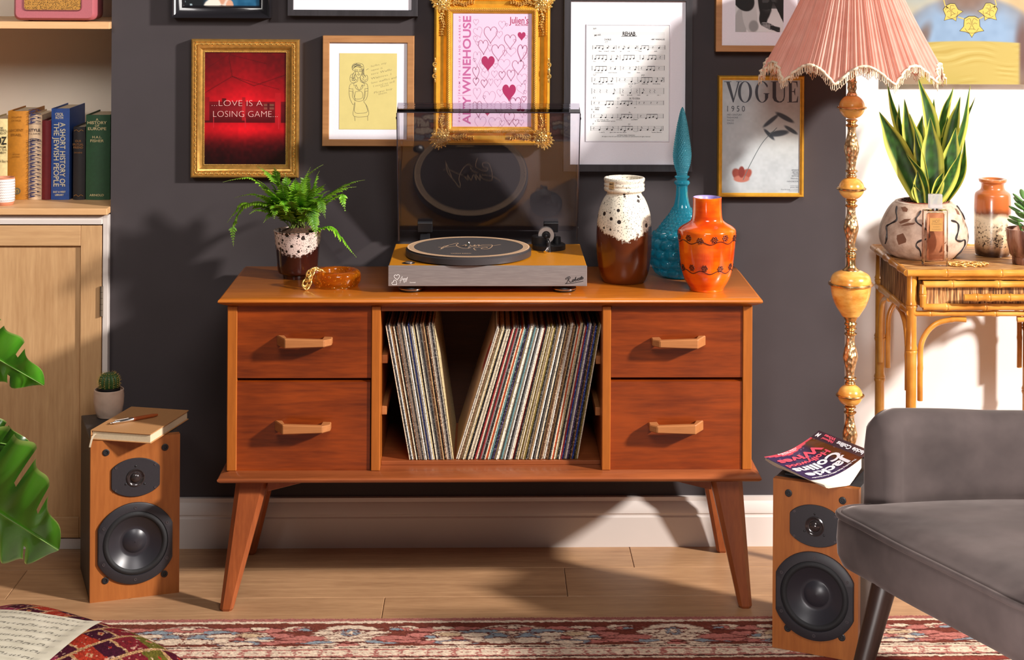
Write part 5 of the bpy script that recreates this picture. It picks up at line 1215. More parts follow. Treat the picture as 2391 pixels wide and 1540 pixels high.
b.build('shade_frame', M_['brass'], sh, kind='stuff')

# ---------------------------------------------------------------- bamboo table in the alcove
ZB = .70; BY0 = 4.19; BX0 = at(2118, 636, BY0).x - .0; BX1 = BX0 + .43; BYB = 4.565
bt = thing('bamboo_table', 'bamboo side table with woven drawer front standing in the white alcove', 'table', ((BX0 + BX1) / 2, (BY0 + BYB) / 2, 0))
bo = Vector(bt.location)
m, nt, bs = newmat('lacquered_bamboo'); bs.inputs['Roughness'].default_value = .28; bs.inputs['Coat Weight'].default_value = .4
nt.links.new(ramp(nt, noise(nt, 7, 4, coords(nt, (1.6, 1.6, 1.6)), .55), [(.3, C(168, 100, 30)), (.5, C(206, 138, 52)), (.72, C(226, 168, 84))]), bs.inputs['Base Color']); bam = m
m, nt, bs = newmat('woven_rattan'); bs.inputs['Roughness'].default_value = .6; cvec = coords(nt, (160, 160, 10)); n1 = noise(nt, 1.6, 2, cvec); nt.links.new(ramp(nt, n1, [(.34, C(60, 34, 14)), (.5, C(150, 96, 46)), (.66, C(214, 168, 110))]), bs.inputs['Base Color']); bump(nt, bs, n1, .5, .002); rat = m
m, nt, bs = newmat('woven_rattan_top'); bs.inputs['Roughness'].default_value = .5; n1 = noise(nt, 1.6, 2, coords(nt, (12, 150, 20))); nt.links.new(ramp(nt, n1, [(.34, C(96, 60, 26)), (.5, C(176, 120, 62)), (.66, C(222, 176, 116))]), bs.inputs['Base Color']); bump(nt, bs, n1, .4, .002); ratt = m
def rod(a, c, r, name='rod', parent=bt, nodes=3, seed=0):
    """a bamboo pole with swollen joints"""
    a, c = Vector(a) - bo, Vector(c) - bo; rr = random.Random(seed + int(1000 * abs(a.x + c.z))); L = (c - a).length; P, R = [a], [r]
    ts = sorted((i + .5 + rr.uniform(-.2, .2)) / nodes for i in range(nodes))
    for t in ts:
        for dt, k_ in ((-.012, 1.0), (-.004, 1.2), (-.0012, 1.16), (0, 1.02), (.0012, 1.16), (.004, 1.2), (.012, 1.0)):
            tt_ = t + dt / L
            if 0 < tt_ < 1: P.append(a.lerp(c, tt_)); R.append(r * k_)
    P.append(c); R.append(r)
    b = MB(); b.add(tube(P, R, 14)); return b.build(name, bam, parent if parent is not bt else bt, smooth=50)
def bend(P, r, name='brace'):
    P = spline([Vector(p) - bo for p in P], 8); n = len(P); R = [r * (1.12 if i in (n // 5, 4 * n // 5) else 1) for i in range(n)]
    b = MB(); b.add(tube(P, R, 10)); return b.build(name, bam, bt, smooth=50)
b = MB(); b.add(box(BX0 + .006 - bo.x, BX1 - bo.x, BY0 + .006 - bo.y, BYB - bo.y, ZB - .012, ZB)); b.build('top_panel', ratt, bt, smooth=None)
er = .0085; ze = ZB - .006
rod((BX0, BY0, ze), (BX1, BY0, ze), er, 'edge_rail', nodes=3); rod((BX0, BYB, ze), (BX1, BYB, ze), er, 'edge_rail', nodes=4); rod((BX0, BY0, ze), (BX0, BYB, ze), er * .98, 'edge_rail', nodes=4); rod((BX1, BY0, ze), (BX1, BYB, ze), er * .98, 'edge_rail', nodes=4)
LXo = .016
for (x, y) in ((BX0 + LXo, BY0 + .018), (BX1 - LXo, BY0 + .018), (BX0 + LXo, BYB - .018), (BX1 - LXo, BYB - .018)): rod((x, y, 0), (x, y, ZB - .014), .0128, 'leg', nodes=5, seed=int(x * 77 + y * 13))
zlow = at(2250, 732, BY0).z
b = MB(); b.add(box(BX0 + LXo - .003 - bo.x, BX0 + LXo + .003 - bo.x, BY0 + .02 - bo.y, BYB - .02 - bo.y, zlow, ZB - .013)); b.build('side_panel', rat, bt, smooth=None)
b = MB(); b.add(box(BX1 - LXo - .003 - bo.x, BX1 - LXo + .003 - bo.x, BY0 + .02 - bo.y, BYB - .02 - bo.y, zlow, ZB - .013)); b.build('side_panel', rat, bt, smooth=None)
rod((BX0 + .02, BY0 + .012, zlow - .002), (BX1 - .02, BY0 + .012, zlow - .002), .0068, 'lower_rail', nodes=3); rod((BX0 + LXo - .006, BY0 + .01, zlow), (BX0 + LXo - .006, BYB - .01, zlow), .0085, 'lower_rail', nodes=3, seed=4); rod((BX0 + .02, BYB - .018, zlow), (BX1 - .02, BYB - .018, zlow), .007, 'lower_rail', nodes=3, seed=9)
rod((BX0 + .03, BY0 + .01, at(2250, 650, BY0).z), (BX1 - .03, BY0 + .01, at(2250, 650, BY0).z), .005, 'upper_rail', nodes=2)
# drawer
dz1, dz0 = at(2250, 664, BY0).z, at(2250, 717, BY0).z; dx0, dx1 = at(2156, 690, BY0).x, BX1 - .04; yd = BY0 + .004
dr = bpy.data.objects.new('drawer', None); 
b = MB(); b.add(box(dx0 - bo.x, dx1 - bo.x, yd + .006 - bo.y, BYB - .06 - bo.y, dz0 - .004, dz1 + .004)); dr = b.build('drawer', rat, bt, smooth=None)
rod((dx0, yd, dz1), (dx1, yd, dz1), .0082, 'drawer_rod', dr, 3, 1); rod((dx0, yd, dz0), (dx1, yd, dz0), .0082, 'drawer_rod', dr, 3, 2); rod((dx0, yd, dz0), (dx0, yd, dz1), .0078, 'drawer_rod', dr, 1, 3); rod((dx1, yd, dz0), (dx1, yd, dz1), .0078, 'drawer_rod', dr, 1, 4)
zh = at(2300, 691, BY0).z; rod((at(2250, 691, BY0 - .015).x, yd - .022, zh), (BX1 - .11, yd - .022, zh), .0085, 'handle', dr, 4, 6)
for u in (.17, .29): rod((BX0 + u, yd + .006, zh), (BX0 + u, yd - .02, zh), .005, 'handle_post', dr, 1, 7)
# curved braces under the rails
zb_ = zlow - .018
for x, s in ((BX0 + LXo, 1), (BX1 - LXo, -1)):
    for y in (BY0 + .016, BYB - .018):
        bend([(x + s * .135, y, zb_), (x + s * .10, y, zb_), (x + s * .055, y, zb_ - .014), (x + s * .026, y, zb_ - .055), (x + s * .022, y, zb_ - .12), (x + s * .022, y, zb_ - .20)], .0068)
for y, s in ((BY0 + .018, 1), (BYB - .018, -1)):
    for x in (BX0 + LXo - .004, BX1 - LXo): bend([(x, y + s * .12, zb_ + .006), (x, y + s * .085, zb_ + .002), (x, y + s * .045, zb_ - .02), (x, y + s * .024, zb_ - .07), (x, y + s * .021, zb_ - .18)], .0068)
ZBT = ZB + .0005
# snake plant
k = 5.924; q = vessel_loc(2172, 608, ZBT)    # crop 2060,400
pl = thing('snake_plant', 'variegated snake plant in a round painted clay pot on the bamboo table', 'plant', (q.x, q.y + .070, ZBT)); sc_ = F / (q.y + .08)
PP = prof_px([(380, 1235), (420, 1225), (500, 1170), (575, 1080), (610, 960), (600, 840), (560, 720), (500, 600), (440, 520), (400, 485), (388, 470)], 1228, k, sc_); PP = [(r, max(z, 0)) for r, z in PP]
m, nt, bs = newmat('painted_clay'); bs.inputs['Roughness'].default_value = .45; n1 = noise(nt, 26, 6, None, .65); nt.links.new(ramp(nt, n1, [(.3, C(158, 128, 108)), (.55, C(206, 182, 162)), (.75, C(226, 208, 190))]), bs.inputs['Base Color']); bump(nt, bs, n1, .2)
sp_ = smooth_prof([(.001, 0)] + PP + [(PP[-1][0] - .008, PP[-1][1]), (PP[-1][0] - .012, PP[-1][1] - .02), (.001, PP[-1][1] - .02)], 4)
b = MB(); b.add(lathe(sp_, 72, cap=False)); po = b.build('pot', m, pl, smooth=60)
PS = smooth_prof(PP, 5)
def prad(z):
    for (r0, z0), (r1, z1) in zip(PS[:-1], PS[1:]):
        if z0 <= z <= z1: return r0 + (r1 - r0) * (z - z0) / (z1 - z0 + 1e-9)
    return PS[-1][0]
def onpot(xc, yc, lift=.0012):       # crop pixel on the pot front -> a point on its surface
    z = (1228 - yc) / k / sc_; x = (xc - 665) / k / sc_; r = prad(z) + lift
    if abs(x) > r * .985: x = math.copysign(r * .985, x)
    return Vector((x, -math.sqrt(max(0, r * r - x * x)), z))
lin_ = plain('black_slip_line', (38, 34, 36), .4)
for P in ([(515, 540), (480, 590), (440, 640), (450, 690), (520, 740), (570, 800), (575, 860), (520, 900), (440, 945), (425, 1000), (470, 1050), (505, 1140)], [(250, 520), (225, 590), (215, 680), (150, 740), (105, 790), (100, 860), (95, 960), (90, 1030)], [(930, 665), (1000, 690), (1035, 730), (1020, 810), (985, 880), (985, 920), (1060, 945), (1130, 940), (1140, 1010), (1100, 1080), (1040, 1150), (1015, 1220)], [(1110, 520), (1150, 570), (1180, 620), (1200, 700)]):
    b = MB(); pp_ = [onpot(p.x, p.y) for p in spline(P, 5)]; b.add(tube(pp_, [.0022 + .0006 * math.sin(i * .7) for i in range(len(pp_))], 6)); b.build('slip_line', lin_, po)
brn = plain('brown_slip_patch', (120, 82, 62), .5, noise=.1)
for P in ([(270, 840), (305, 920), (300, 960), (220, 1010), (195, 930), (200, 880)], [(290, 520), (340, 505), (365, 530), (345, 565), (300, 565)], [(235, 710), (300, 660), (385, 645), (330, 690), (250, 725)], [(245, 750), (330, 705), (430, 690), (400, 720), (300, 745)], [(1030, 530), (1060, 540), (1095, 580), (1100, 620), (1050, 600)], [(820, 920), (800, 1080), (750, 1130), (720, 1060), (750, 980)], [(1245, 880), (1250, 950), (1220, 1080), (1195, 1090), (1210, 980)], [(1160, 630), (1150, 700), (1130, 750), (1140, 690)], [(1200, 680), (1180, 760), (1150, 800), (1175, 740)]):
    n = len(P); cx, cy = sum(p[0] for p in P) / n, sum(p[1] for p in P) / n; b = MB(); vs = [onpot(cx, cy, .0010)] + [onpot(*p, .0006) for p in P]; b.add((vs, [(0, i + 1, (i + 1) % n + 1) for i in range(n)])); b.build('slip_patch', brn, po, smooth=60)
b = MB(); b.add(lathe([(PP[-1][0] - .016, PP[-1][1] - .012), (PP[-1][0] - .009, PP[-1][1] + .001), (PP[-1][0] - .011, PP[-1][1] + .003), (PP[-1][0] - .016, PP[-1][1] - .004)], 48, cap=False)); b.build('nursery_pot', plain('terracotta_plastic', (132, 62, 48), .4), pl, smooth=60)
b = MB(); r3 = random.Random(8); zt_ = PP[-1][1]
b.add(lathe([(PP[-1][0] - .014, zt_ - .008), (.02, zt_ - .003), (.001, zt_)], 24))
for i in range(240): a, r = r3.uniform(0, 2 * PI), (PP[-1][0] - .014) * math.sqrt(r3.random()); b.add(ellip((r * math.cos(a), r * math.sin(a), zt_ - .003 + r3.uniform(0, .006)), (.003, .0022, .002), 5, 3))
b.build('soil', M_['soil'], pl, kind='stuff')
mblade = mleaf
def blade(base, mid, tip, wid, dy0, dy1, twist, seed):
    """a snake plant leaf: green centre with banding, yellow margins, slight channel"""
    Bp = [pl.location.y + dy0, pl.location.y + (dy0 + dy1) / 2, pl.location.y + dy1]
    P = spline([at(1900 + a / 2.566, 160 + c / 2.566, y) - pl.location for (a, c), y in zip((base, mid, tip), Bp)], 9); n = len(P); r = random.Random(seed)
    b = MB(); vs, cs = [], []; W_ = wid * 1.14 / 2.566 / sc_ / 2; na = 9
    for i, p in enumerate(P):
        t = i / (n - 1); d = (P[min(i + 1, n - 1)] - P[max(i - 1, 0)]).normalized(); s = d.cross(Vector((0, -1, 0))).normalized(); a = twist * (1 + .3 * t); s = (s * math.cos(a) + s.cross(d) * math.sin(a)).normalized(); nn = s.cross(d)
        w = W_ * (.55 + .45 * math.sin(PI * min(1, t * 1.25) ** .9) if t < .55 else (.55 + .45 * math.sin(PI * min(1, t * 1.25) ** .9)) * max(0, 1 - ((t - .55) / .45) ** 2.0)) + .0004
        for j in range(na):
            f_ = -1 + 2 * j / (na - 1); vs.append(p + s * (w * f_) + nn * (w * .35 * f_ * f_ + .0012 * math.sin(t * 9 + seed)))
            if abs(f_) > .66: c = lin((214, 212, 92))
            else:
                g = .72 + .34 * math.sin(t * 34 + 2.2 * math.sin(f_ * 3 + seed) + seed) * r.uniform(.2, .9); c = lin((44 * g + 18, 96 * g + 18, 34 * g + 8))
            cs.append(c)
    fs = [(i * na + j, i * na + j + 1, (i + 1) * na + j + 1, (i + 1) * na + j) for i in range(n - 1) for j in range(na - 1)]
    b.add((vs, fs), col=cs); return b.build('leaf', mblade, pl, smooth=180, recalc=False)
for i, (bs_, md, tp, w, d0, d1, tw) in enumerate([((655, 815), (500, 480), (392, 258), 120, 0, .0, .15), ((650, 790), (510, 340), (440, 85), 62, .02, .05, .8), ((660, 810), (575, 420), (543, 182), 74, .0, .0, .2), ((660, 800), (530, 380), (508, 212), 50, .02, .03, .9), ((720, 800), (700, 330), (625, 55), 84, .03, .02, -.1), ((712, 810), (705, 520), (698, 292), 122, -.04, -.03, .05), ((740, 810), (770, 330), (835, 112), 76, .03, .05, -.35), ((700, 810), (710, 360), (720, 182), 54, .04, .05, .2), ((750, 810), (830, 380), (878, 168), 76, .02, .03, .4), ((760, 810), (880, 380), (940, 98), 70, .0, .0, -.6), ((770, 810), (900, 350), (968, 170), 40, .03, .04, 1.0), ((735, 815), (815, 560), (852, 352), 112, -.03, -.02, .0), ((712, 820), (820, 640), (884, 485), 92, -.055, -.05, -.4), ((690, 820), (650, 640), (553, 505), 46, -.055, -.05, .6), ((680, 810), (640, 560), (604, 372), 64, -.03, -.03, .5), ((780, 810), (890, 620), (905, 425), 60, .0, .0, .7), ((715, 820), (745, 690), (778, 622), 62, -.06, -.06, -.2), ((670, 810), (620, 470), (572, 268), 82, .02, .02, -.3), ((640, 800), (610, 740), (600, 690), 46, -.04, -.05, .1), ((700, 800), (640, 420), (650, 280), 60, .04, .04, 0), ((745, 800), (790, 420), (803, 290), 56, .04, .04, .1), ((650, 820), (630, 700), (622, 610), 56, -.05, -.05, .4)]): blade(bs_, md, tp, w, d0, d1, tw, i)
# perfume bottle
q = vessel_loc(2186, 622, ZBT); sp2 = F / q.y
pf = thing('perfume_bottle', 'square clear glass perfume bottle with gold label at the table front edge', 'bottle', (q.x, q.y + .013, ZBT))
w2 = 29 / sp2; hz = 131 / sp2; clr = glass('clear_glass', (252, 246, 240), rough=.01)
b = MB(); b.add(box(-w2, w2, -.0115, .0115, 0, hz)); b.build('flask', clr, pf, smooth=None, bevel=.0015)
b = MB(); b.add(box(-w2 * .70, w2 * .70, -.0085, .0085, .014, hz - .006)); b.build('perfume', glass('rose_amber_liquid', (232, 178, 146), rough=.0, ior=1.33, body=.12, bodycol=(216, 150, 116)), pf, smooth=None, bevel=.003)
b = MB(); b.add(lathe([(.009, hz), (.009, hz + .005)], 24)); b.build('collar', M_['chrome'], pf)
b = MB(); b.add(box(-w2 * .52, w2 * .52, -.009, .009, hz + .0045, hz + .040)); b.build('cap', glass('frosted_crystal', (250, 248, 252), rough=.06, body=.45, bodycol=(240, 240, 246)), pf, smooth=None, bevel=.001)
lw2 = w2 * .53; lz1 = hz - .018; lz0 = lz1 - .033
b = MB(); b.add(box(-lw2, lw2, -.0122, -.0117, lz0, lz1)); lab = b.build('label', plain('gold_foil', (196, 148, 84), .4, .3), pf, smooth=None)
ik = Ink(.0124); ik.text('HOT', 0, lz1 - .012, .0075, lw2 * 1.05, bold=-.025); ik.text('Couture', 0, lz1 - .0165, .0036, lw2 * 1.5, shear=.3, bold=-.02); ik.text('EAU DE PARFUM', 0, lz1 - .0225, .0012, lw2 * 1.0); ik.text('G I V E N C H Y', 0, lz1 - .029, .0017, lw2 * 1.4); ik.build('label_print', M_['ink'], lab)
# rust and cream vase
q = vessel_loc(2327, 600, ZBT); sc_ = F / (q.y + .04)
rv = thing('ceramic_vase', 'rust topped vase with rough cream lava band at the back of the bamboo table', 'vase', (q.x, q.y + .038, ZBT))
VP = prof_px([(215, 1188), (225, 1178), (235, 1140), (243, 1050), (248, 900), (250, 700), (252, 540), (250, 440), (244, 350), (225, 315), (175, 280), (158, 250), (155, 200), (168, 178), (185, 166), (190, 148), (188, 128)], 1182, k, sc_); VP = [(r, max(z, 0)) for r, z in VP]
m, nt, bs = newmat('rust_and_lava_glaze'); x, y, z = sepxyz(nt); zz = mth(nt, 'ADD', z, mth(nt, 'MULTIPLY', mth(nt, 'SUBTRACT', noise(nt, 24, 4), .5), .03))
Hh = VP[-1][1]; fz_ = mth(nt, 'DIVIDE', zz, Hh)
cc = ramp(nt, fz_, [(.04, C(62, 36, 22)), (.12, C(150, 110, 76)), (.26, C(214, 188, 152)), (.50, C(222, 204, 176)), (.57, C(116, 60, 34)), (.64, C(176, 92, 44)), (1, C(190, 108, 58))])
lavm = maprange(nt, noise(nt, 140, 5, None, .7), .52, .60); msk = mth(nt, 'MULTIPLY', lavm, mth(nt, 'MULTIPLY', maprange(nt, fz_, .06, .16), maprange(nt, fz_, .50, .36)))
nt.links.new(mixcol(nt, msk, cc, C(44, 28, 20)), bs.inputs['Base Color']); bs.inputs['Roughness'].default_value = .25; bs.inputs['Coat Weight'].default_value = .3; bump(nt, bs, msk, -.5, .002)
b = MB(); b.add(lathe(smooth_prof([(.001, 0)] + VP + [(.026, VP[-1][1] - .001), (.022, VP[-1][1] - .02), (.03, VP[-1][1] - .06), (.001, VP[-1][1] - .062)], 3), 64, cap=False)); b.build('body', m, rv, smooth=60)
# succulent at the right edge
q = vessel_loc(2403, 621, ZBT); sc_ = F / (q.y + .03)
su = thing('potted_succulent', 'small green succulent in a brown glazed pot at the far right of the bamboo table', 'plant', (q.x, q.y + .036, ZBT))
SPP = [(.001, 0), (.030, 0), (.031, .003), (.031, .018), (.037, .024), (.043, .05), (.0475, .086), (.0475, .089), (.044, .089), (.042, .076), (.001, .076)]
m, nt, bs = newmat('brown_drip_glaze'); nt.links.new(ramp(nt, noise(nt, 9, 4, coords(nt, (5, 5, 1))), [(.32, C(60, 28, 20)), (.52, C(130, 84, 66)), (.72, C(190, 150, 130))]), bs.inputs['Base Color']); bs.inputs['Roughness'].default_value = .2; bs.inputs['Coat Weight'].default_value = .4
b = MB(); b.add(lathe(SPP, 48, cap=False)); b.build('pot', m, su, smooth=40)
sg = plain('succulent_green', (84, 124, 62), .45, noise=.2, nscale=40); r3 = random.Random(5)
b = MB(); b.add(tube([(0, 0, .075), (.002, 0, .12), (-.004, 0, .158)], .004, 7)); b.add(tube([(-.006, -.004, .075), (-.02, -.006, .11)], .003, 7)); b.build('stem', sg, su)
for i in range(20):
    a = i * 2.4; h = .09 + .072 * (i / 20); tilt = .25 + .5 * (i / 20); d = Vector((math.cos(a) * math.cos(tilt), math.sin(a) * math.cos(tilt), math.sin(tilt))); L = .024 - .006 * i / 20
    u = d.cross(Vector((0, 0, 1))).normalized(); M3 = Matrix((d, u, d.cross(u))).transposed(); b = MB(); b.add(ellip(Vector((0, 0, h)) + d * (L + .003), (L, L * .42, L * .2), 10, 6, M3)); b.build('leaf', sg, su, smooth=180)
# gold bracelet
q = vessel_loc(2265, 624, ZBT)
br = thing('chain_bracelet', 'coiled gold link bracelet lying flat beside the perfume bottle', 'bracelet', (q.x, q.y + .022, ZBT))
lm = MB(); lm.add(tube([(.0075 * math.cos(t), .0042 * math.sin(t), 0) for t in [2 * PI * i / 14 for i in range(14)]], .0017, 7, closed=True)); link2 = lm.mesh('link', M_['gold_metal'], smooth=180)
for i in range(24):
    a = 2 * PI * i / 24; o = bpy.data.objects.new('link', link2); COL.objects.link(o); o.parent = br; wob = 1 + .14 * math.sin(3 * a)
    o.location = (.044 * wob * math.cos(a), .018 * wob * math.sin(a), .0046); o.rotation_euler = ((i % 2) * 1.1 - .5, 0, math.atan2(.018 * math.cos(a), -.044 * math.sin(a)) + (.5 if i % 2 else -.5))
# ---------------------------------------------------------------- left alcove: cupboard, shelves, books
YC = 4.252
ca = thing('alcove_cupboard', 'pale oak cupboard with panelled door in white face frame, built into left alcove', 'cupboard', (-1.45, YC, 0))
co_ = Vector(ca.location)
CX = lambda u, v=800: at(u, v, YC).x - co_.x
CZ_ = lambda v, u=200: at(u, v, YC).z
xl = -.65; xr = XL - co_.x - .0005
ztop = CZ_(503)
b = MB()
b.add(box(CX(238.5), xr, 0, .32, .0, ztop)); b.add(box(xl, CX(238.5), 0, .32, CZ_(523), ztop)); b.add(box(xl, CX(238.5), .004, .32, 0, CZ_(1258)))
b.build('face_frame', M_['trim_white'], ca, smooth=None, bevel=.001)
b = MB(); b.add(box(xl, CX(237), -.003, .004, CZ_(523.5), CZ_(512))); b.build('frame_bead', M_['trim_white'], ca, smooth=None, bevel=.001)
b = MB(); b.add(box(xl, CX(238.5), .02, .30, CZ_(1258), CZ_(523))); b.build('carcass', M_['dark_inside'], ca, smooth=None)
d1, d0 = CZ_(526.5), CZ_(1255); dxr = CX(236)
b = MB(); b.add(box(xl, CX(187), .008, .018, d0 + .03, d1 - .03)); door = b.build('door', M_['oak_light'], ca, smooth=None)
b = MB(); b.add(box(CX(187), dxr, 0, .02, d0, d1)); b.build('stile', M_['oak_light'], door, smooth=None, bevel=.001)
b = MB(); b.add(box(xl, xl + .055, 0, .02, d0, d1)); b.build('stile', M_['oak_light'], door, smooth=None, bevel=.001)
b = MB(); b.add(box(xl + .055, CX(186.7), 0, .02, CZ_(574), d1)); b.build('door_rail', M_['oak_light_x'], door, smooth=None, bevel=.001)
b = MB(); b.add(box(xl + .055, CX(186.7), 0, .02, d0, CZ_(1207))); b.build('door_rail', M_['oak_light_x'], door, smooth=None, bevel=.001)
b = MB()
hz0, hz1 = CZ_(737), CZ_(667)
for q in range(5): b.add(lathe([(.0042, hz0 + (hz1 - hz0) * q / 5 + .0004), (.0042, hz0 + (hz1 - hz0) * (q + 1) / 5 - .0004)], 14), M=T((CX(237.2), -.0035, 0)))
b.build('hinge', plain('aged_steel', (146, 132, 116), .4, .8), ca, kind='stuff')
zs1, zs0 = at(150, 486.5, YC - .012).z, at(150, 502.5, YC - .012).z
b = MB(); b.add(box(-2.1, XL - .0005, YC - .014, YA - .001, zs0 + .0008, zs1)); tag(b.build('worktop_shelf', M_['pine'], smooth=None, bevel=.0015), 'pine worktop over the left cupboard, carrying the row of old books', 'shelf')
zu1, zu0 = at(150, 51, YC).z, at(150, 67.5, YC).z
b = MB(); b.add(box(-2.1, XL - .0005, YC, YA - .001, zu0, zu1)); tag(b.build('upper_shelf', M_['pine'], smooth=None, bevel=.001), 'upper pine shelf in the left alcove, under the pink radio', 'shelf')
# books on the worktop
YBK = 4.392
zb0 = zs1 + .0004
def book(u0, u1, v1, col, label, depth, pages=(206, 190, 160), text=None, ink=None, cover_in=.002, extra=None, rough=.55, name='hardback_book'):
    x0, x1 = at(u0, 400, YBK).x, at(u1, 400, YBK).x; z1 = at((u0 + u1) / 2, v1, YBK).z
    o = thing(name, label, 'book', ((x0 + x1) / 2, YBK, zb0), 0, 'old books on the left worktop'); w, h = (x1 - x0) / 2, z1 - zb0
    m = plain(name + '_cloth', col, rough, noise=.12, nscale=120, bmp=.08); 
    b = MB(); t = .0022
    # rounded spine plus two boards
    n = 8; sp = [(-w + 2 * w * i / n, -.0055 * math.sin(PI * i / n)) for i in range(n + 1)]
    b.add(prism(sp + [(w, .003), (-w, .003)], 0, h))
    b.add(box(-w, -w + t, .003, depth, 0, h)); b.add(box(w - t, w, .003, depth, 0, h)); b.build('cover', m, o, smooth=50)
    b = MB(); b.add(box(-w + t, w - t, .004, depth - .003, .003, h - .004)); b.build('pages', plain('page_edges', pages, .85, noise=.1, nscale=200), o, smooth=None)
    if text:
        ik = Ink(.0062); s_ = YBK / F
        for (s, uu, vv, cw_, chh, rot, bo) in text:
            p = at(uu, vv, YBK); ik.text(s, p.x - o.location.x, p.z - o.location.z, chh * s_, cw_ * s_ if cw_ else None, 'c', rot=rot, bold=bo)
        ik.build('spine_lettering', plain('spine_ink', ink, .4, .2), o)
    if extra: extra(o, w, h)
    return o
k = 2.9617
book(-26, 17.5, 277, (206, 186, 132), 'faded cream book with dark lettering, leftmost behind the white zigzag pot', .15, text=[('OZ', 4, 336, 26, 17, 0, .03), ('FROM', 6, 345, 18, 5, 0, .01), ('OVER THE', 2, 351, 30, 4, 0, .01), ('RAINBOW', 4, 358, 24, 5, 0, .01), ('THE', 2, 300, 14, 4, 0, .01), ('WONDERFUL', 2, 306, 30, 5, 0, .01), ('WIZARD OF', 2, 313, 28, 5, 0, .01), ('L. Frank Baum', 2, 378, 34, 6, 0, 0)], ink=(46, 42, 36))
def emblem(o, w, h):
    ik = Ink(.0064); ik.disc(0, .022, .0088, n=24); e = ik.build('emblem', plain('grey_stamp', (104, 92, 66), .6), o); ik = Ink(.0066); ik.line([(.004 * math.cos(t), .022 + .0045 * math.sin(t)) for t in [-.9 + 5.0 * i / 14 for i in range(15)]], .0012); ik.build('emblem_mark', plain('ochre_mark', (196, 150, 56), .6), e)
book(18, 65.5, 259, (176, 112, 22), 'mustard yellow book with worn spine and round stamp at its foot', .16, text=[('HOLLAND', 40, 275, 24, 4.5, 0, .0), ('DE VAUX', 40, 283, 22, 4.5, 0, .0), ('ANCIENT', 39, 306, 34, 5.5, 0, .01), ('ISRAEL', 39, 317, 26, 5.5, 0, .01), ('SECOND', 39, 361, 17, 3, 0, 0), ('EDITION', 39, 367, 17, 3, 0, 0)], ink=(128, 82, 24), extra=emblem)
def pattern(o, w, h):
    ik = Ink(.0060); nvy = plain('navy_print', (38, 40, 82), .6)
    for q in range(24):
        z = .006 + q * .0094
        if h - .066 < z < h - .022: continue
        s = 1 if q % 2 else -1
        ik.poly(spline([(-w * .9, z), (-w * .2, z + .0052), (w * .75, z + .0015), (w * .3, z + .004), (-w * .1, z + .0015)], 4, closed=True)); ik.disc(s * w * .55, z + .0055, .0022, .0016); ik.line(spline([(-w * .95, z + .006), (0, z + .0085), (w * .95, z + .0045)], 4), .0012)
    ik.rect(-w, w, h - .0225, h - .0215); ik.rect(-w, w, h - .0665, h - .0655)
    ik.build('spine_pattern', nvy, o, )
book(66.5, 97.5, 268, (214, 184, 150), 'patterned cream and navy book between mustard and dark red ones', .17, text=[('STYLE', 82, 306, 26, 6, 0, .02), ('F. L. LUCAS', 82, 313, 26, 3.5, 0, .01), ('CASSELL', 82, 327, 20, 3, 0, .01)], ink=(46, 40, 50), extra=pattern)
book(98, 118.5, 281, (110, 22, 30), 'plain dark red book, narrow, left of the blue one', .14)
book(119.5, 162, 253, (42, 78, 150), 'tall blue book with cream lettering running down its spine', .165, text=[('CECIL', 140, 269, 19, 6, 0, .02), ('ROTH', 140, 277, 17, 6, 0, .02), ('A SHORT HISTORY OF', 141.5, 360, 148, 12, -PI / 2, .01), ('THE JEWISH PEOPLE', 127, 360, 148, 12, -PI / 2, .01), ('EAST & WEST', 140, 449, 28, 4, 0, .02), ('LIBRARY', 140, 456, 20, 4, 0, .02)], ink=(236, 226, 190))
def orn(o, w, h):
    ik = Ink(.0062)
    for z in (h - .010, .010): ik.line(spline([(-w * .8, z), (-w * .4, z + .003), (0, z - .001), (w * .4, z + .003), (w * .8, z)], 5), .0010)
    ik.build('spine_ornament', plain('dull_gilt', (176, 126, 62), .4, .5), o)
book(171, 198.5, 296, (34, 30, 32), 'small black book with dull gilt lettering between blue and green ones', .13, text=[('OUR', 184, 331, 14, 5, 0, .01), ('MUTUAL', 184, 339, 24, 5, 0, .01), ('FRIEND', 184, 346, 22, 5, 0, .01), ('DICKENS', 184, 357, 18, 3, 0, .01)], ink=(150, 104, 60), extra=orn)
book(200.5, 257, 268, (38, 76, 48), 'dark green book with cream capitals, at the right end of the row', .15, text=[('A', 228, 281, 6, 5.5, 0, .01), ('HISTORY', 228, 289, 44, 6.5, 0, .015), ('OF', 228, 295, 10, 4.5, 0, .01), ('EUROPE', 228, 303, 42, 6.5, 0, .015), ('H.A.L.', 228, 322, 22, 5.5, 0, .01), ('FISHER', 228, 331, 31, 6, 0, .01), ('ARNOLD', 227, 457, 33, 5, 0, .01)], ink=(216, 200, 150))
# white zigzag pot
q = atz(2, 481, zs1)
zp = thing('ceramic_pot', 'small white pot with zigzag relief on a terracotta foot, on the left worktop', 'pot', (q.x, q.y + .026, zs1))
b = MB(); b.add(lathe([(.001, 0), (.021, 0), (.0245, .004), (.0252, .010)], 40, cap=False)); b.add(lathe([(.0262, .064), (.0258, .0685), (.0235, .0685), (.0225, .06)], 40, cap=False)); zb_o = b.build('foot_and_rim', plain('terracotta', (196, 128, 96), .7, noise=.1), zp)
b = MB(); b.add(lathe([(.0252, .009), (.0264, .02), (.0266, .05), (.0262, .065)], 40, cap=False)); bd = b.build('body', plain('white_ceramic', (236, 226, 222), .5), zp)
b = MB()
for q in range(8): b.add(tube([(.0268 * math.cos(2 * PI * i / 72), .0268 * math.sin(2 * PI * i / 72), .013 + q * .0066 + (.0012 if i % 2 else -.0012)) for i in range(72)], .00045, 4, closed=True))
b.build('zigzag_relief', plain('grey_groove', (170, 160, 160), .7), bd, kind='stuff')
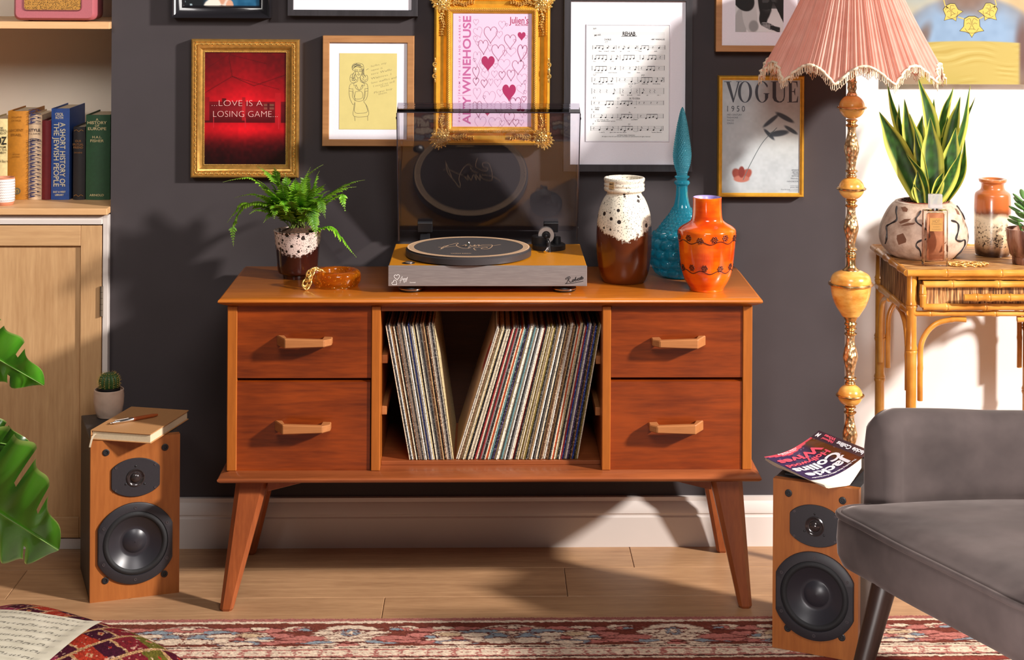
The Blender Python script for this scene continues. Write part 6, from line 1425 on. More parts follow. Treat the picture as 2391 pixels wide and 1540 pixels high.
# radio
rx0, rx1 = at(31, 30, YC + .012).x, at(221, 30, YC + .012).x; rw = (rx1 - rx0) / 2
ra = thing('radio', 'dusty pink retro radio with gold mesh grille on the upper left shelf', 'radio', ((rx0 + rx1) / 2, YC + .012, zu1 + .003))
def rl(x0, x1, z0, z1, r, y): return [(x, y, z) for x, z in rrect(x0, x1, z0, z1, r)]
pink = plain('pink_leatherette', (172, 92, 100), .5, noise=.06, nscale=300, bmp=.06)
rh = .17
b = MB(); b.add(loft([rl(-rw + .006, rw - .006, .006, rh - .006, .012, 0), rl(-rw, rw, 0, rh, .016, .008), rl(-rw, rw, 0, rh, .016, .092), rl(-rw + .006, rw - .006, .006, rh - .006, .012, .10)])); b.build('case', pink, ra, smooth=40)
m, nt, bs = newmat('gold_mesh'); bs.inputs['Metallic'].default_value = .5; bs.inputs['Roughness'].default_value = .4
vo = N(nt, 'ShaderNodeTexVoronoi'); vo.inputs['Scale'].default_value = 420; nt.links.new(coords(nt, (1, 1, 1), (0, .6, 0)), vo.inputs['Vector']); nt.links.new(ramp(nt, vo.outputs['Distance'], [(.25, C(46, 26, 10)), (.5, C(196, 142, 66))]), bs.inputs['Base Color'])
gx0, gx1, gz0 = at(56, 30, YC + .012).x - ra.location.x, at(189, 30, YC + .012).x - ra.location.x, at(120, 23.5, YC + .012).z - ra.location.z
b = MB(); b.add(loft([rl(gx0, gx1, gz0, rh - .02, .008, -.0006), rl(gx0, gx1, gz0, rh - .02, .008, .003)])); gr_ = b.build('grille', m, ra, smooth=None)
b = MB(); b.add(tube([(x, -.0008, z) for x, z in rrect(gx0 - .001, gx1 + .001, gz0 - .001, rh - .019, .009)], .0016, 6, closed=True)); b.build('grille_trim', plain('dark_pink_edge', (120, 58, 62), .5), gr_)
for s in (-1, 1): b = MB(); b.add(lathe([(.006, -.003), (.006, .001)], 14), M=T((s * (rw - .03), .05, 0))); b.build('foot', M_['black'], ra)

# ---------------------------------------------------------------- loudspeakers
def trunc(rx, rz, cut, n=48):
    """a disc cut off flat at both sides"""
    out = []
    for i in range(n): t = 2 * PI * i / n; out.append((max(-cut, min(cut, rx * math.cos(t))), rz * math.sin(t)))
    return out
def speaker(label, loc, rz, w, h, d, z0=0.0):
    o = thing('loudspeaker', label, 'loudspeaker', loc, rz, 'pair of cherry fronted loudspeakers')
    b = MB(); b.add(box(-w / 2, w / 2, .018, d, 0, h)); b.build('cabinet', M_['black_ash'], o, smooth=None, bevel=.0015)
    rect_ = [(-w / 2, 0), (w / 2, 0), (w / 2, h), (-w / 2, h)]; hole = [(.0735 * math.cos(-2 * PI * i / 64), h * .345 + .0735 * math.sin(-2 * PI * i / 64)) for i in range(64)]
    tri = [tuple(f_) for f_ in tessellate_polygon([[Vector((x, z, 0)) for x, z in l] for l in (rect_, hole)])]; allp = rect_ + hole; n_ = len(allp)
    b = MB(); b.add(([(x, 0, z) for x, z in allp] + [(x, .0178, z) for x, z in allp], tri + [tuple(i + n_ for i in f_[::-1]) for f_ in tri] + [(i, (i + 1) % 4, n_ + (i + 1) % 4, n_ + i) for i in range(4)] + [(4 + i, 4 + (i + 1) % 64, n_ + 4 + (i + 1) % 64, n_ + 4 + i) for i in range(64)])); bf = b.build('baffle', M_['cherry'], o, smooth=None)
    dp = plain('driver_plate', (40, 37, 42), .5, noise=.08, nscale=200)
    # tweeter
    tz = h * .755; b = MB(); P = trunc(.0625, .0440, .0545); b.add(prism(P, 0, .0045, T((0, .0002, tz)) @ RX))
    tw = b.build('tweeter_plate', dp, o, smooth=40, bevel=.0012)
    b = MB(); b.add(lathe([(.0205, .004), (.0205, .0062), (.0185, .0068), (.0165, .005), (.0125, .0042), (.0115, .0062), (.0075, .0105), (.0015, .0118)], 32), M=T((0, 0, tz)) @ RX); b.build('tweeter_dome', plain('gloss_dome', (52, 44, 44), .18, .2, coat=.5), tw)
    for a, c in ((0, .026), (-.022, -.013), (.020, -.016)): b = MB(); b.add(ellip((a, -.005, tz + c), (.0024, .001, .0024))); b.build('pin', M_['black'], tw)
    scr = plain('screw_head', (92, 86, 90), .35, .6)
    for a, c in ((-.044, .026), (.044, .026), (-.044, -.026), (.044, -.026)): b = MB(); b.add(lathe([(.0028, .0044), (.0028, .0054), (.0016, .0054), (.0012, .0046)], 12), M=T((a, 0, tz + c)) @ RX); b.build('screw', scr, tw)
    # woofer
    wz = h * .345; RW = .0925; b = MB(); P = trunc(RW, RW, .0835, 72)
    b.add(loft([[(x, .0002, wz + z) for x, z in P], [(x, -.005, wz + z) for x, z in P], [(x * .975, -.0065, wz + z * .975) for x, z in P], [(.0735 * math.cos(2 * PI * i / 72), -.0065, wz + .0735 * math.sin(2 * PI * i / 72)) for i in range(72)], [(.072 * math.cos(2 * PI * i / 72), -.003, wz + .072 * math.sin(2 * PI * i / 72)) for i in range(72)]], cap=False))
    wf = b.build('woofer_ring', dp, o, smooth=35)
    b = MB(); b.add(lathe([(.0735, .0035), (.071, .0058), (.067, .0080), (.063, .0075), (.0605, .0045), (.059, .0035)], 64, cap=False), M=T((0, 0, wz)) @ RX); b.build('surround', M_['black_soft'], wf, smooth=180)
    b = MB(); b.add(lathe([(.0595, .0040), (.050, -.002), (.036, -.0095), (.028, -.0125), (.0265, -.0115), (.020, -.0075), (.010, -.0045), (.0008, -.0035)], 64, cap=False), M=T((0, 0, wz)) @ RX); b.build('cone', plain('satin_cone', (46, 44, 50), .34, .1), wf, smooth=180)
    for i in range(6): a = PI / 2 + PI / 3 * i; b = MB(); rr_ = .0815; b.add(lathe([(.0034, .006), (.0034, .0074), (.0018, .0074), (.0014, .0064)], 12), M=T((rr_ * math.cos(a), 0, wz + rr_ * math.sin(a))) @ RX); b.build('screw', scr, wf)
    for sx in (-1, 1):
        for zz in (h * .925, h * .13): b = MB(); b.add(lathe([(.0075, 0), (.0078, .0018), (.006, .0026), (.0038, .0022), (.0034, .0006)], 20), M=T((sx * (w / 2 - .034), 0, zz)) @ RX); b.build('grille_socket', M_['black'], bf)
    return o
l0, l1 = atz(209, 1405, 0), atz(419, 1385, 0); mid = (l0 + l1) / 2; rzl = math.atan2(l1.y - l0.y, l1.x - l0.x) + math.radians(4)
spl = speaker('cherry fronted loudspeaker left of the sideboard with notebook and cactus on it', (mid.x, mid.y, 0), rzl, (l1 - l0).length, .365, .235)
r0, r1 = atz(1803, 1510, .0085), atz(2003, 1546, .0085); mid = (r0 + r1) / 2; rzr = math.atan2(r1.y - r0.y, r1.x - r0.x)
spr = speaker('cherry fronted loudspeaker by the armchair with paperback open face down on it', (mid.x, mid.y, .0085), rzr, (r1 - r0).length, .358, .24)
ZSP = .3655
# cactus
q = atz(248, 979, ZSP)
cc_ = thing('potted_cactus', 'small round ribbed cactus in a pale dimpled pot on the left loudspeaker', 'plant', (q.x, q.y + .028, ZSP))
b = MB(); r3 = random.Random(2); dm = {}
b.add(lathe(smooth_prof([(.001, 0), (.024, 0), (.028, .004), (.033, .02), (.0355, .042), (.035, .060), (.0345, .065), (.032, .065), (.031, .058), (.001, .056)], 4), 40, cap=False, rfun=lambda t, r, z: r * (1 + (.018 * math.sin(5 * t + z * 160) * math.sin(z * 130) if .006 < z < .06 else 0)))); b.build('pot', plain('pale_stoneware', (206, 176, 156), .6, noise=.06, bmp=.05), cc_, smooth=180)
b = MB(); b.add(lathe([(.026, .058), (.0268, .070), (.0245, .070), (.024, .062), (.001, .062)], 32, cap=False)); b.build('inner_pot', M_['black'], cc_)
m = plain('cactus_green', (52, 84, 40), .5, noise=.2, nscale=60); nr = 14
b = MB(); b.add(lathe(smooth_prof([(.016, .062), (.0222, .072), (.0245, .084), (.021, .096), (.012, .103), (.001, .104)], 4), nr * 6, rfun=lambda t, r, z: r * (.90 + .10 * abs(math.cos(t * nr / 2)) ** .6))); bo_ = b.build('stem', m, cc_, smooth=60)
b = MB(); sp_c = plain('straw_spines', (206, 178, 96), .6)
for i in range(nr):
    t = 2 * PI * i / nr
    for j in range(9):
        f_ = j / 8; z = .068 + .034 * f_; r = .0248 * math.sqrt(max(.05, 1 - ((z - .083) / .0225) ** 2)); o3 = Vector((r * math.cos(t), r * math.sin(t), z)); b.add(ellip(o3, (.0011, .0011, .0011), 5, 3))
        for q_ in range(3): d = (Vector((math.cos(t), math.sin(t), (z - .083) * 40)).normalized() + Vector((r3.uniform(-.7, .7), r3.uniform(-.7, .7), r3.uniform(-.3, .9)))).normalized(); b.add(tube([o3, o3 + d * .006], [.0003, .0001], 3))
b.build('spines', sp_c, bo_, kind='stuff')
# notebook and pen
ZN = ZSP + .0225
A_, B_, C_, D_ = atz(206, 1004, ZN), atz(353, 1011, ZN), atz(442, 957, ZN), atz(311, 948, ZN)
cen = (A_ + B_ + C_ + D_) / 4; ex = ((B_ - A_) + (C_ - D_)) / 2; ey = ((D_ - A_) + (C_ - B_)) / 2; nw, nl = ex.length / 2, ey.length / 2; rzn = math.atan2(ex.y, ex.x)
rzn2 = math.atan2(ey.y, ey.x) - PI / 2; rzn = (rzn + rzn2) / 2
nb = thing('notebook', 'tan covered notebook with cream pages and ribbon lying on the left loudspeaker', 'notebook', (cen.x, cen.y, ZSP), rzn)
tan_ = plain('tan_book_cloth', (190, 138, 88), .6, noise=.05, nscale=400, bmp=.06)
b = MB(); b.add(box(-nw, nw, -nl, nl, .0002, .0022)); b.add(box(-nw, nw, -nl, nl, .0200, .0222)); b.add(box(-nw - .001, -nw + .002, -nl, nl, .0004, .0220)); b.build('cover', tan_, nb, smooth=None, bevel=.0007)
b = MB(); b.add(box(-nw + .003, nw - .003, -nl + .003, nl - .003, .0022, .0200)); b.build('pages', plain('cream_pages', (226, 206, 172), .8, noise=.05, nscale=300), nb, smooth=None)
b = MB(); x_ = -nw + .010; b.add(loft([[(x_ - .0022, y, z), (x_ + .0022, y, z), (x_ + .0022, y, z + .0006), (x_ - .0022, y, z + .0006)] for y, z in ((-nl + .02, .012), (-nl - .002, .013), (-nl - .010, .010), (-nl - .016, .004), (-nl - .021, -.004), (-nl - .024, -.010))])); b.build('ribbon', plain('cream_ribbon', (226, 206, 176), .7), nb, smooth=60)
p0, p1 = atz(258, 988, ZN + .004), atz(368, 968, ZN + .004); pd = p1 - p0
pe = thing('ballpoint_pen', 'brown ballpoint pen with silver tip lying on the tan notebook', 'pen', ((p0.x + p1.x) / 2, (p0.y + p1.y) / 2, ZSP + .0224), math.atan2(pd.y, pd.x))
pL = pd.length / 2; MX = T((0, 0, .0046)) @ Matrix.Rotation(PI / 2, 4, 'Y')
b = MB(); b.add(lathe([(.0042, -pL * .05), (.0044, pL * .2), (.0040, pL * .8), (.0022, pL)], 18), M=MX); b.build('barrel', plain('tan_barrel', (170, 84, 40), .4), pe)
b = MB(); b.add(lathe([(.0016, -pL), (.0016, -pL * .9), (.0034, -pL * .86), (.0042, -pL * .05)], 18), M=MX); b.add(box(-pL * .82, -pL * .25, -.0012, .0012, .0088, .0098)); b.build('silver_end', M_['chrome'], pe)
# paperback lying open, face down, on the right loudspeaker
PB = thing('paperback_book', 'dark paperback with pink and white lettering, open face down on right loudspeaker', 'book', (spr.location.x, spr.location.y, ZSP + .002))
po_ = Vector(PB.location)
def W3(u, v, z): p = atz(u, v, z); return p - po_
Zs = .425
PA = W3(1784, 1066, .402); PBk = W3(1893, 1020, Zs); PCk = W3(2014, 1068, Zs); PD = W3(1893, 1120, .382)
def cov(U, V):
    im = np.ones(U.shape + (3,)) * np.array([58, 40, 78.]); im = over(im, sstep(.55, 1.0, U) * .9, (30, 20, 24)); im = over(im, ell(U, V, .92, .5, .12, .9, .6) * .8, (110, 56, 14)); im = over(im, (V > .97 - .10 * np.clip(1 - np.abs(U - .45) / .45, 0, 1)) * 1.0, (222, 76, 92))
    return over(im, (vnoise(U, V, 60, 60, 3) > .93) * .5, (180, 160, 200))
def surf(s, t, lift=0.0):
    """s: fore edge (0) to spine (1); t: head of the book (0) to foot (1); the cover sags between"""
    p = (PD.lerp(PCk, s)).lerp(PA.lerp(PBk, s), t); p = p.copy(); p.z -= .012 * math.sin(PI * s) * (1 - .3 * t); p.z += lift; return p
ns, nt2 = 40, 44
vs, cs_, fs = [], [], []
Ug, Vg = np.meshgrid(np.linspace(0, 1, ns), np.linspace(0, 1, nt2)); im = np.clip(cov(Ug, Vg), 0, 255)
b = MB()
for j in range(nt2):
    for i in range(ns): vs.append(surf(i / (ns - 1), j / (nt2 - 1))); cs_.append(lin(tuple(im[j, i])))
fs = [(j * ns + i, j * ns + i + 1, (j + 1) * ns + i + 1, (j + 1) * ns + i) for j in range(nt2 - 1) for i in range(ns - 1)]
b.add((vs, fs), col=cs_); fc = b.build('front_cover', painted('glossy_cover', .3, coat=.3), PB, smooth=180, recalc=False)
def wrapink(name, texts, mat, lift):
    """lettering in cover space: x across from fore edge to spine reversed, y up from foot to head"""
    ik = Ink(0)
    for t_, x, y, w, h, al in texts: ik.text(t_, x, y, h, w, al, bold=.035)
    b = MB(); vs = []
    for x, _, z in ik.v:        # x: 0 spine .. 1 fore edge ; z: 0 foot .. 1 head
        vs.append(surf(1 - x, 1 - z, lift))
    b.add((vs, ik.f)); return b.build(name, mat, fc, smooth=None, recalc=False)
wt_ = plain('white_cover_ink', (236, 230, 234), .4); pk_ = plain('pink_cover_ink', (228, 84, 104), .4)
wrapink('author_lettering', [('Jackie', .50, .765, .82, .145, 'c'), ('Collins', .53, .555, .88, .165, 'c'), ('The Sizzling Multi-Million Copy Bestseller', .5, .935, .86, .026, 'c')], wt_, .0012)
wrapink('title_lettering', [('Hollywood', .54, .415, .84, .10, 'c'), ('Wives', .53, .215, .84, .15, 'c')], pk_, .0012)
wrapink('foreword_lettering', [('Introduced by', .55, .068, .30, .022, 'c'), ('Helen Fielding', .55, .028, .38, .030, 'c')], wt_, .0014)
# spine and back cover, pages beneath
SB, SC = W3(1912, 1004, Zs + .006), W3(2034, 1052, Zs + .006)
pur = plain('plum_spine', (52, 28, 40), .35, noise=.1, coat=.3)
b = MB(); E0, E1 = W3(1890, 1034, Zs - .024), W3(2020, 1084, Zs - .024); back0, back1 = SB + Vector((.03, .05, -.045)), SC + Vector((.03, .05, -.045))
b.add(([PBk, PCk, SC, SB, back0, back1], [(0, 1, 2, 3), (3, 2, 5, 4)])); sp_o = b.build('spine', pur, PB, smooth=None, recalc=False)
sdir = (SC - SB); sup = (PBk - SB); sn = sdir.cross(sup).normalized(); sn = -sn if sn.z < 0 else sn
ik = Ink(0); ik.text('Jackie Collins', .80, .30, .42, .46, 'c', bold=.03); 
b = MB(); b.add(([PCk.lerp(PBk, 1 - x_) * 1.0 for x_ in ()], [])) if False else None
def spineink(name, texts, mat):
    ik = Ink(0)
    for t_, x, y, w, h in texts: ik.text(t_, x, y, h, w, 'c', bold=.03)
    b = MB(); vs = []
    for x, _, z in ik.v: a = SC.lerp(SB, x); c = PCk.lerp(PBk, x); vs.append(c.lerp(a, 1 - z) + sn * .0008)
    b.add((vs, ik.f)); return b.build(name, mat, sp_o, smooth=None, recalc=False)
spineink('spine_author', [('Jackie Collins', .30, .32, .52, .45)], wt_); spineink('spine_title', [('Hollywood', .72, .56, .22, .26), ('Wives', .73, .16, .22, .32)], pk_); spineink('publisher_mark', [('M', .93, .3, .06, .45)], wt_)
b = MB(); L0 = []
for i in range(13):
    s = i / 12; a = surf(s, .02, -.0015); f2 = surf(s, .97, -.0015); th = .034 * math.sin(PI * min(1, .18 + .5 * (1 - s)) ) ; th = .0015 + .036 * math.sin(PI * min(1, .02 + .80 * s))
    zf = max(.0008, a.z - th); zf2 = max(.0008, f2.z - th); L0.append([a, f2, Vector((f2.x, f2.y, zf2)), Vector((a.x + .026 * (1 - s) ** 2, a.y - .020 * (1 - s), zf))])
b.add(loft(L0)); b.build('pages', plain('paperback_pages', (226, 214, 196), .85, noise=.04, nscale=300), PB, smooth=40)
# dark magazine under it
mg = thing('magazine', 'thin black magazine lying under the open paperback on the right loudspeaker', 'magazine', (spr.location.x + .06, spr.location.y + .10, ZSP + .0016), rzr)
b = MB(); b.add(box(-.085, .062, -.085, .115, .0002, .0030)); mo = b.build('cover', plain('black_glossy_paper', (30, 28, 32), .4), mg, smooth=None)
ik = Ink(-.0033)
ik.text('and the story of the year', .0, -.078, .005, .10); ik.text('everything you wanted to know', .0, -.070, .0035, .10)
b = MB(); b.add(([(x, z, .0033) for x, _, z in ik.v], ik.f)); b.build('cover_print', M_['white_ink'], mo, smooth=None, recalc=False)

# ---------------------------------------------------------------- armchair
AC = thing('armchair', 'charcoal velvet tub armchair with piped seat and dark tapered legs at lower right', 'armchair', (1.05, 3.05, 0))
ao = Vector(AC.location)
m, nt, bs = newmat('charcoal_velvet'); bs.inputs['Roughness'].default_value = .8; bs.inputs['Sheen Weight'].default_value = .45; bs.inputs['Sheen Roughness'].default_value = .35; bs.inputs['Sheen Tint'].default_value = C(214, 200, 196); bs.inputs['Specular IOR Level'].default_value = .2
nt.links.new(ramp(nt, noise(nt, 7, 4, None, .55), [(.32, C(54, 46, 45)), (.7, C(82, 71, 69))]), bs.inputs['Base Color']); vel = m
nzv = noise(nt, 9, 2); bump(nt, bs, nzv, .25, .02)
seatP = [(.672, 3.235), (.700, 3.165), (.742, 3.06), (.79, 2.955), (.838, 2.85), (.872, 2.775), (.905, 2.735), (.97, 2.725), (1.15, 2.78), (1.30, 2.86), (1.36, 2.98), (1.33, 3.14), (1.24, 3.24), (1.10, 3.30), (.90, 3.305), (.74, 3.285), (.69, 3.27)]
base = spline([(x, y) for x, y in seatP], 5, closed=True)
scx, scy = 1.0, 3.03
def ring_(k_, z, dx=0.0): return [(scx + (p.x - scx) * k_ + dx - ao.x, scy + (p.y - scy) * k_ - ao.y, z) for p in base]
def inset(d, z):
    n = len(base); out = []
    for i in range(n):
        a, c = base[(i - 1) % n], base[(i + 1) % n]; t = (c - a).normalized(); nn = Vector((-t.y, t.x)); p = base[i] + nn * d; out.append((p.x - ao.x, p.y - ao.y, z))
    return out
sgn = 1 if sum(base[i].x * base[(i + 1) % len(base)].y - base[(i + 1) % len(base)].x * base[i].y for i in range(len(base))) > 0 else -1
IN = lambda d, z: inset(d * sgn, z)
b = MB(); b.add(loft([IN(.028, .301), IN(.008, .313), IN(-.002, .335), IN(-.004, .365), IN(-.002, .395), IN(.004, .410)])); b.build('seat_base', vel, AC, smooth=60)
b = MB(); b.add(loft([IN(.006, .408), IN(.004, .413), IN(.012, .418), IN(.026, .422), ring_(.84, .430), ring_(.6, .438), ring_(.3, .442), ring_(.05, .443)])); b.build('seat_cushion', vel, AC, smooth=60)
b = MB(); b.add(tube(IN(-.001, .4105), .0060, 10, closed=True)); b.build('piping', vel, AC, smooth=180)
cur = spline([(.752, 3.276), (.80, 3.318), (.93, 3.345), (1.08, 3.345), (1.22, 3.31), (1.34, 3.22), (1.405, 3.09), (1.41, 2.95), (1.37, 2.83), (1.28, 2.745), (1.15, 2.70), (1.02, 2.672), (.945, 2.668)], 8)
loops = []; n = len(cur)
for i, p in enumerate(cur):
    t = i / (n - 1); a, c = cur[max(i - 1, 0)], cur[min(i + 1, n - 1)]; d = (c - a).normalized(); nn = Vector((d.y, -d.x))   # towards the seat
    e = min(t, 1 - t); end = min(1.0, e / .045); rs = math.sqrt(max(0.0, 1 - (1 - end) ** 2)); zt_ = .562 + .038 * min(1, e / .08) ** .6 - .022 * min(1, e / .2) + .05 * sstep(.25, .5, np.array(e)).item(); th = .040 * (.35 + .65 * rs); zlo_ = .31
    zt_ = zt_ - .03 * (1 - rs)
    prof = [(-th * .75, zlo_), (-th, zlo_ + .03), (-th, zt_ - .06), (-th * .88, zt_ - .022), (-th * .5, zt_ - .004), (0, zt_), (th * .5, zt_ - .004), (th * .88, zt_ - .022), (th, zt_ - .06), (th, .43), (th, zlo_ + .03), (th * .75, zlo_)]
    sh_ = (1 - rs) * .012
    loops.append([(p.x + nn.x * q - ao.x - d.x * (0 if t > .5 else 0), p.y + nn.y * q - ao.y, z) for q, z in prof])
b = MB(); b.add(loft(loops)); b.build('backrest', vel, AC, smooth=70)
walnut = wood('dark_walnut_leg', (24, 13, 10), (46, 27, 20), 'z', 1.0, .35, coat=.1, stretch=16, bmp=.03)
for (tx_, ty_, bx_, by_) in ((.738, 3.15, .655, 3.135), (.90, 2.80, .83, 2.74), (1.30, 3.18, 1.37, 3.24), (1.30, 2.90, 1.38, 2.84)):
    b = MB(); b.add(tube([(bx_ - ao.x, by_ - ao.y, .009), (tx_ - ao.x, ty_ - ao.y, .308)], [.014, .0235], 20)); b.build('leg', walnut, AC, smooth=60)

# ---------------------------------------------------------------- rug
RX0, RX1, RYF, RYN = -1.02, 1.75, 3.783, 1.5
rg = thing('rug', 'worn Persian style rug with floral border in brick red, pink, cream and blue', 'rug', ((RX0 + RX1) / 2, (RYF + RYN) / 2, 0))
ro = Vector(rg.location)
CR, RD, PK, BL, BK_, TN = (224, 200, 176), (118, 60, 48), (188, 116, 106), (138, 148, 156), (74, 42, 36), (206, 176, 142)
def motif(x, y, im):
    """x along the border from a palmette (period .70 m, mirrored), y across it 0..1; both in metres-ish units"""
    a = np.abs(((x / .70 + .5) % 1.0) - .5) * .70            # 0 palmette .. .35 flower
    E = lambda cx, cy, rx, ry, col, rot=0.0: over(over(im, ell(a, y, cx, cy, rx + .0032, ry + .028, .05, rot), (96, 46, 40)), ell(a, y, cx, cy, rx, ry, .06, rot), col)
    for args in ((.0, .50, .075, .44, CR), (.0, .55, .055, .30, PK), (.0, .50, .048, .20, CR), (.0, .40, .016, .17, BL), (.0, .40, .006, .08, CR), (.03, .74, .030, .08, CR), (.05, .62, .03, .07, CR), (.055, .40, .026, .07, CR), (.03, .92, .045, .06, CR), (0, .96, .022, .07, PK),
                 (.115, .22, .032, .12, CR), (.105, .25, .022, .08, PK), (.10, .26, .012, .05, BL), (.085, .82, .05, .07, BL), (.10, .66, .05, .12, PK), (.13, .80, .05, .06, PK), (.155, .52, .034, .10, PK), (.17, .28, .030, .10, PK),
                 (.215, .50, .040, .14, CR), (.215, .50, .026, .08, TN), (.19, .72, .03, .09, CR), (.18, .86, .035, .07, PK), (.235, .24, .044, .08, PK), (.20, .20, .02, .07, CR), (.175, .62, .014, .06, BL), (.245, .66, .022, .07, PK), (.235, .86, .05, .11, BL), (.235, .88, .036, .07, CR), (.26, .38, .02, .06, BL),
                 (.35, .50, .088, .42, CR), (.30, .66, .05, .22, CR), (.35, .25, .05, .10, PK), (.35, .20, .016, .06, CR), (.315, .62, .026, .17, BL), (.322, .78, .03, .13, CR), (.285, .36, .03, .08, BL), (.35, .42, .012, .06, CR), (.27, .52, .03, .09, CR)): im = E(*args)
    im = over(im, (np.abs(a - .35) < .0035) * (y > .55) * 1.0, RD); return im
def rugcol(Xw, D):
    """D: distance in from the far edge"""
    rs = np.random.RandomState(3); jx = (vnoise((Xw + 1.2) / 3.2, D / .5, 520, 160, 1) - .5) * .020; jy = (vnoise((Xw + 1.2) / 3.2, D / .5, 300, 90, 2) - .5) * .010
    x, d = Xw + .291 + jx, D + jy * .55
    im = np.ones(Xw.shape + (3,)) * np.array(PK, float) * .88
    def bnd(a, c, col): return over(im, ((d >= a) & (d < c)) * 1.0, col)
    im = bnd(.015, .026, CR); im = bnd(.026, .031, RD)
    main = (d >= .031) & (d < .150); y = np.clip((d - .031) / .119, 0, 1)
    mi = motif(x, y, np.ones(Xw.shape + (3,)) * np.array(RD, float)); im = np.where(main[..., None], mi, im)
    for o in (0, .232): 
        im = bnd(.150 + o, .156 + o, CR); im = bnd(.156 + o, .159 + o, BK_); im = bnd(.159 + o, .166 + o, CR)
    mid_ = (d >= .166) & (d < .206); ky = (d - .166) / .04; key = ((np.abs(ky - .5) > .36) | ((((x / .055) % 1) < .16)) | ((np.abs(ky - .5) < .10) & (((x / .055) % 1) > .5)))
    c2 = np.where(key[..., None], np.array(PK, float) * .93, np.array(CR, float)); sq = (((x / .055 + .35) % 1) < .34) & (np.abs(ky - .5) < .3); c2 = np.where(sq[..., None], np.array(CR, float) * 1.03, c2); im = np.where(mid_[..., None], c2, im)
    im = bnd(.206, .211, BK_); im = bnd(.211, .219, CR); im = bnd(.219, .225, RD)
    inn = d >= .225; mi2 = motif(x * 1.0 + .35, ((d - .225) / .17) % 1.0, np.ones(Xw.shape + (3,)) * np.array((138, 62, 52), float)); im = np.where(inn[..., None], mi2, im)
    im *= (.86 + .26 * vnoise((Xw + 1.2) / 3.2, D / 2.4, 900, 900, 6))[..., None]; im *= (.94 + .12 * (rs.rand(*Xw.shape)))[..., None]; return im
rugm = painted('wool_pile', .95, bmp=.5, spec=.1)
def rwarp(c):
    x, y = c[:, 0], c[:, 1]; r = np.random.RandomState(5); c = c.copy(); c[:, 2] += .0014 * r.rand(len(c)); return c
nearY = 3.05
def rug_part(name, ya, yb_, nx, ny):      # ya far, yb_ near
    Mf = Matrix(((1, 0, 0, 0), (0, 0, 1, 0), (0, 0, 0, 0), (0, 0, 0, 1)))
    fn = lambda U, V: rugcol(RX0 + U * (RX1 - RX0), RYF - (ya - V * (ya - yb_)))
    o = paint(name, rg, RX0 - ro.x, RX1 - ro.x, yb_ - ro.y, ya - ro.y, .0, nx, ny, fn, rugm, M=T((0, 0, .0072)) @ Mf, warp=None)
    z = np.empty(len(o.data.vertices) * 3, np.float32); o.data.vertices.foreach_get('co', z); z = z.reshape(-1, 3); r = np.random.RandomState(5)
    z[:, 2] += .0012 * r.rand(len(z)); z[:, 1] += np.where(z[:, 1] > RYF - ro.y - 1e-4, .004 * (r.rand(len(z)) - .5), 0); o.data.vertices.foreach_set('co', z.ravel()); 
    return o
pile = rug_part('pile', RYF, nearY, 1100, 300); pile2 = rug_part('pile', nearY, RYN, 260, 160)
b = MB(); b.add(box(RX0 + .001 - ro.x, RX1 - .001 - ro.x, RYN - ro.y, RYF - .001 - ro.y, .0002, .0071)); b.build('backing', plain('rug_backing', (150, 80, 74), .95), rg, smooth=None)

# ---------------------------------------------------------------- kilim cushion with an old music sheet
ang = math.atan2(-.55, .83); CC = (-.915, 3.30)
ck = thing('floor_cushion', 'plump kilim floor cushion in maroon, orange, pink and olive at lower left', 'cushion', (CC[0], CC[1], .0095), ang)
HWc = .275
def chh(a, c): return .135 * (max(0, 1 - abs(a) ** 3.2) * max(0, 1 - abs(c) ** 3.2)) ** .42
def kil(U, V):
    x, y = (U - .5) * 2 * HWc, (V - .5) * 2 * HWc; r = np.random.RandomState(2)
    st = .052; s = x / st + .0 * y; sx_ = np.floor(s); fx = s - sx_
    yy = y / .052 + .5 * sx_ + (vnoise(U, V, 60, 60, 1) - .5) * .12; cy = np.floor(yy); fy = yy - cy
    pal = np.array([(84, 18, 36), (172, 52, 34), (104, 96, 34), (156, 52, 80), (66, 18, 38), (84, 18, 36), (76, 20, 40), (120, 30, 40)], float)
    idx = ((sx_ * 3 + cy * 5) % 8).astype(int); im = pal[idx]
    tanc = np.array((196, 150, 104), float)
    dia = np.abs(fx - .5) + np.abs(fy - .5); im = over(im, (dia < .16) * ((sx_ + cy) % 3 == 0), (190, 140, 100)); im = over(im, (dia < .08) * 1.0, (176, 50, 40))
    im = np.where(((fx < .11) | ((fy < .12) & ((cy + sx_) % 2 == 0)))[..., None], tanc * (.8 + .3 * ((np.floor((x + y) / .004) % 2))[..., None]), im)
    im = over(im, ((vnoise(U, V, 150, 60, 4) > .86)) * .8, (226, 190, 160)); im *= (.64 + .36 * vnoise(U, V, 240, 240, 7))[..., None] * (.9 + .2 * r.rand(*U.shape))[..., None]; return im
ng = 260
def cpos(U, V, top=True):
    a, c = (U - .5) * 2, (V - .5) * 2; h = .135 * (np.clip(1 - np.abs(a) ** 3.2, 0, 1) * np.clip(1 - np.abs(c) ** 3.2, 0, 1)) ** .42
    pin = 1 - .05 * (1 - np.clip(np.abs(a) * np.abs(c), 0, 1)); return np.stack([a * HWc * (1 - .06 * (1 - c * c)), -c * HWc * (1 - .06 * (1 - a * a)), h + .02 if top else np.full_like(h, .0)], -1)
def cw_(co2):
    U = (co2[:, 0] + HWc) / (2 * HWc); V = (HWc - co2[:, 2]) / (2 * HWc); return cpos(U, V)
kp = painted('kilim_weave', .95, bmp=.6, spec=.1)
top_ = paint('woven_cover', ck, -HWc, HWc, -HWc, HWc, 0, ng, ng, kil, kp, warp=cw_)
